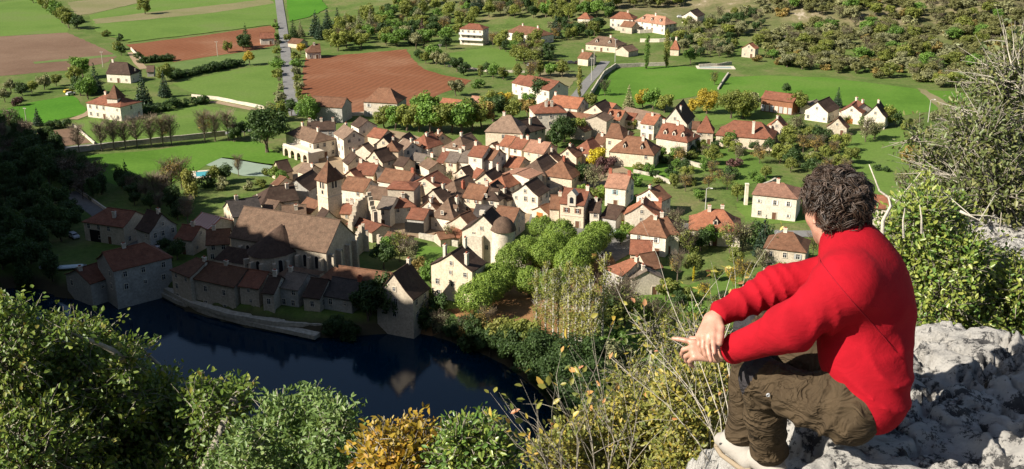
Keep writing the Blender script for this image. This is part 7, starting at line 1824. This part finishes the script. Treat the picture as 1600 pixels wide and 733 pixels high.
Vc, Fc = surfnet(lambda P: smin([f(P) for f in core], .03), np.min(ap_, 0) - .14, np.max(ap_, 0) + .14, .018)
VV = []; FF = []; o = 0
for v, f in ((Vh, Fh_), (VR, FR_), (VL, FL_), (Vc, Fc)): VV.append(v); FF.append(f + o); o += len(v)
def man_part(name, V, F, mat, parent=None):
    me = np_mesh(name, np.asarray(V) - vv(body_base), F, True); me.materials.append(mat)
    return link(name, me, parent, None if parent else body_base)
man = man_part('person', np.concatenate(VV), np.concatenate(FF), M['skin'])
tag(man, 'man in red fleece and olive trousers sitting on the ledge, looking over the village', 'person')
jo = man_part('fleece_jacket', V, F, M['red'], man)
# seams and collar rim
def loopline(name, pts, r, mat, par, close=False):
    b = MB(); q = [Vector(p) - body_base for p in pts]; b.tube(q + ([q[0]] if close else []), r, 6); b.smooth = True; return b.build(name, mat, par)
nd = (sp[4] - sp[3]).normalized(); na = nd.cross(TF).normalized(); nb = nd.cross(na)
loopline('collar', [sp[4] + nd * (.050 + .012 * math.cos(a)) + (na * math.cos(a) + nb * math.sin(a)) * .046 for a in np.linspace(0, 2 * math.pi, 24, endpoint=False)], .014, M['red'], jo, True)
def on_jacket(p, d, far=.3):
    p = vv(p); d = vv(d); t = np.linspace(0, far, 120); q = p + t[:, None] * d; f = f_jacket(q); i = np.argmax(f > 0); return Vector(q[i])
ctr_ = lerpv(J['shL'], J['elL'], .16); dd_ = (J['elL'] - J['shL']).normalized(); u_ = dd_.cross(Vector((.3, -.8, .5))).normalized(); w2 = dd_.cross(u_)
loopline('shoulder_seam', [on_jacket(ctr_ + Vector((.03, 0, 0)), u_ * math.cos(a) + w2 * math.sin(a)) for a in np.linspace(0, 2 * math.pi, 40, endpoint=False)], .0018, M['seam'], jo, True)
for k_, s_ in (('eyes', 1), ('eyes', -1)):
    bm = bmesh.new(); bmesh.ops.create_uvsphere(bm, u_segments=12, v_segments=8, radius=.0125); me = bpy.data.meshes.new('eye'); bm.to_mesh(me); bm.free(); me.materials.append(M['eye'])
    e_ = link('eye', me, man, hp(.082, s_ * .033, 0) - body_base)
    b = MB(); cyl(0, 0, [(0, .006), (.0008, .0055), (.001, .0)], 12, b=b); ir = b.build('iris', M['brow'], e_); ir.rotation_euler = HF.to_track_quat('Z', 'Y').to_euler(); ir.location = HF * .0122

# ---- trousers, boots
tr_ = [cone(pel + Vector((0, 0, -.02)), .105, pel + Vector((0, 0, .04)), .095), cone(J['hipL'], .090, J['kneeL'], .070), cone(J['hipR'], .092, J['kneeR'], .068), cone(pel, .098, J['hipL'], .09), cone(pel, .10, J['hipR'], .09)]
shn = [cone(J['kneeL'], .070, lerpv(J['kneeL'], J['ankL'], .5), .070), cone(lerpv(J['kneeL'], J['ankL'], .5), .070, lerpv(J['kneeL'], J['ankL'], .93), .064), cone(J['kneeR'], .068, lerpv(J['kneeR'], J['ankR'], .5), .068), cone(lerpv(J['kneeR'], J['ankR'], .5), .068, lerpv(J['kneeR'], J['ankR'], .92), .064)]
tdir = (J['kneeL'] - J['hipL']).normalized(); sdL = (J['ankL'] - J['kneeL']).normalized()
pk = lerpv(J['hipL'], J['kneeL'], .42) + TL * .075 + Vector((0, 0, -.01))
def f_tr(P):
    d = smin([f(P) for f in tr_], .04); L_ = smin([shn[0](P), shn[1](P)], .02); R_ = smin([shn[2](P), shn[3](P)], .02)
    d = smin([d, L_], .025); d = smin([d, R_], .025)
    pkd = cone(pk - tdir * .055, .055, pk + tdir * .055, .055, (TL, 2.0))(P); d = smin([d, pkd], .012)
    d = d + fold(P, J['kneeL'] + sdL * .07 - TF * .05, .15, .010, 85, sdL + tdir * .4, .3) + fold(P, J['hipL'] + tdir * .1 + TL * .05, .22, .010, 70, tdir + Vector((0, 0, .3)), 1.1) + fold(P, J['ankL'] - sdL * .05, .14, .009, 95, sdL, .9)
    d = d + fold(P, lerpv(J['kneeL'], J['hipL'], .35), .16, .007, 80, tdir, 2.2) + fold(P, J['ankR'] - sdL * .05, .14, .008, 95, sdL, .2) + fold(P, lerpv(J['kneeL'], J['ankL'], .5), .16, .005, 40, sdL, 1.2)
    return d
tp = [vv(J[k]) for k in ('hipL', 'hipR', 'kneeL', 'kneeR', 'ankL', 'ankR')] + [vv(pel)]
V, F = surfnet(f_tr, np.min(tp, 0) - .2, np.max(tp, 0) + .22, .007); V = relax(V, F, 1)
to = man_part('trousers', V, F, M['olive'], man)
to.data.materials.append(M['patch'])
ctr = V[F].mean(1); mi = np.zeros(len(F), np.int32)
for kn, an in (('kneeL', 'ankL'), ('kneeR', 'ankR')):
    k_ = vv(J[kn]); a_ = vv((J[an] - J[kn]).normalized()); Q = ctr - k_
    front = Q @ vv(TF) + .5 * Q[:, 2]
    mi[(np.abs(Q @ a_ - .0) < .10) & (front > .012) & (np.sqrt((Q * Q).sum(1)) < .15)] = 1
to.data.polygons.foreach_set('material_index', mi)
loopline('snap_button', [lerpv(J['kneeL'], J['hipL'], .22) + TL * .088 + Vector((.0, 0, .0)) + (Vector((1, 0, 0)) * math.cos(a) + UPV * math.sin(a)) * .005 for a in np.linspace(0, 6.28, 8, endpoint=False)], .003, M['metal'], to, True)
M['shoe'] = cloth('pale_grey_shoe', (0.30, 0.275, 0.24), .8, 120, .2); M['sock'] = cloth('white_sock', (0.55, 0.55, 0.53), .95, 150, .4); M['lace'] = cloth('beige_panel', (0.24, 0.19, 0.13))
FD3 = Vector((-.42, .91, 0)).normalized()
for an in ('ankL', 'ankR'):
    a = J[an]; zs = a.z - .085
    heel = Vector((a.x, a.y, zs + .035)) - FD3 * .045; toe = Vector((a.x, a.y, zs + .030)) + FD3 * .12; mid_ = Vector((a.x, a.y, zs + .05)) + FD3 * .06
    sd_ = UPV.cross(FD3)
    sf = [cone(heel, .042, mid_, .046), cone(mid_, .046, toe, .036, (UPV, 1.25)), cone(Vector((a.x, a.y, zs + .07)), .046, Vector((a.x, a.y, zs + .11)), .046)]
    V, F = surfnet(lambda P: np.maximum(smin([f(P) for f in sf], .03), zs - P[:, 2]), vv(a) - .28, vv(a) + .25, .009); V = relax(V, F, 1)
    sh_ = man_part('shoe', V, F, M['shoe'], man)
    loopline('sole', [heel - FD3 * .035 + UPV * -.028, heel + sd_ * .04 + UPV * -.028, mid_ + sd_ * .047 - UPV * .042, toe + sd_ * .03 - UPV * .022, toe + FD3 * .036 - UPV * .022, toe - sd_ * .03 - UPV * .022, mid_ - sd_ * .047 - UPV * .042, heel - sd_ * .04 - UPV * .028], .010, M['lace'], sh_, True)
    V, F = surfnet(lambda P: cone(Vector((a.x, a.y, zs + .08)), .040, a - (a - J['kneeL' if an == 'ankL' else 'kneeR']).normalized() * .09, .042)(P), vv(a) - .15, vv(a) + .2, .01)
    man_part('sock', V, F, M['sock'], man)

# ---- hair: a cap under hundreds of curls
def hair_ok(f, l, u):
    return (u > -.082) & ((f < .030) | (u > .050)) & ~((np.abs(l) > .04) & (u < .022) & (f > -.045)) & (f < .078 + .4 * np.maximum(0, u - .06))
rg = np.random.default_rng(77)
def f_cap(P):
    Q = P - vv(hc); f, l, u = Q @ vv(HF), Q @ vv(HL), Q @ vv(HU)
    d = ell(hp(-.014, 0, .024), AX, (.103, .087, .099))(P)
    d = smin([d, cone(hp(-.05, 0, -.02), .062, hp(-.045, 0, -.072), .05)(P)], .03)
    d = np.maximum(d, f - .028 - .9 * np.maximum(0, u - .025)); d = np.maximum(d, -.080 - u)
    notch = np.maximum(np.maximum(u - .010, -.030 - f), .05 - np.abs(l))
    d = np.maximum(d, -notch)
    return d + .004 * np.sin(90 * f + 3 * np.sin(60 * l)) * np.sin(85 * u + 2 * np.sin(70 * f))
V, F = surfnet(f_cap, vv(hc) - [.16, .16, .15], vv(hc) + [.16, .16, .15], .006); V = relax(V, F, 1)
def hairmat():
    m, nt, bs = nodes_of('dark_brown_hair'); at = nt.nodes.new('ShaderNodeAttribute'); at.attribute_name = 'tone'
    nt.links.new(ramp(nt, at.outputs['Fac'], [(0, (.010, .0065, .0045)), (.65, (.058, .036, .023)), (1, (.17, .125, .10))]), bs.inputs['Base Color'])
    bs.inputs['Roughness'].default_value = .45; bs.inputs['Specular IOR Level'].default_value = .45
    return m
M['hair'] = hairmat()
ho = man_part('hair', V, F, M['hair'], man)
b = MB(); tones = []
r = random.Random(4)
nrm = None
sel = rg.choice(len(V), 1150)
cen = vv(hp(-.014, 0, .02))
for i in sel:
    p = Vector(V[i]); n = Vector(V[i] - cen).normalized()
    q = p - hc; u = q.dot(HU); f = q.dot(HF); l_ = q.dot(HL)
    if f > .02 and u < .03: continue
    if abs(l_) > .045 and u < .03 and f > -.05: continue
    t1 = n.cross(Vector((r.gauss(0, 1), r.gauss(0, 1), r.gauss(0, 1)))).normalized()
    flow = (Vector((0, 0, -.7 if u < .03 else -.2)) + HF * (-.2 if u < 0 else .15) + t1 * .65); flow = (flow - n * flow.dot(n)).normalized()
    w = n.cross(flow); L_ = r.uniform(.035, .070) if u > -.04 else r.uniform(.02, .04); R_ = r.uniform(.006, .013); ph = r.uniform(0, 6.28); turn = r.uniform(3.0, 6.0); lift = r.uniform(.004, .030) if u > -.03 else r.uniform(-.002, .008)
    tb = min(1, max(0, r.gauss(.42, .22)))
    for s_ in range(9):
        o1 = w * r.gauss(0, .0042) + n * r.gauss(0, .0036) + flow * r.gauss(0, .004); dph = r.gauss(0, .25); pts = []
        for k in range(7):
            t = k / 6; a = ph + dph + t * turn
            pts.append(p - body_base + o1 * (.5 + t) + flow * L_ * (t - .3) + w * R_ * math.cos(a) * (.4 + .6 * t) + n * (-.005 + lift * math.sin(t * 2.5) + R_ * .7 * math.sin(a) * (.3 + .7 * t)))
        n0 = len(b.v); b.tube(pts, [.0012, .0016, .0017, .0016, .0014, .0011, .0004], 3, cap=False); tones += [min(1, max(0, tb + r.gauss(0, .1)))] * (len(b.v) - n0)
b.smooth = True
co_ = b.build('curls', M['hair'], ho)
co_.data.attributes.new('tone', 'FLOAT', 'POINT').data.foreach_set('value', np.array(tones, np.float32))
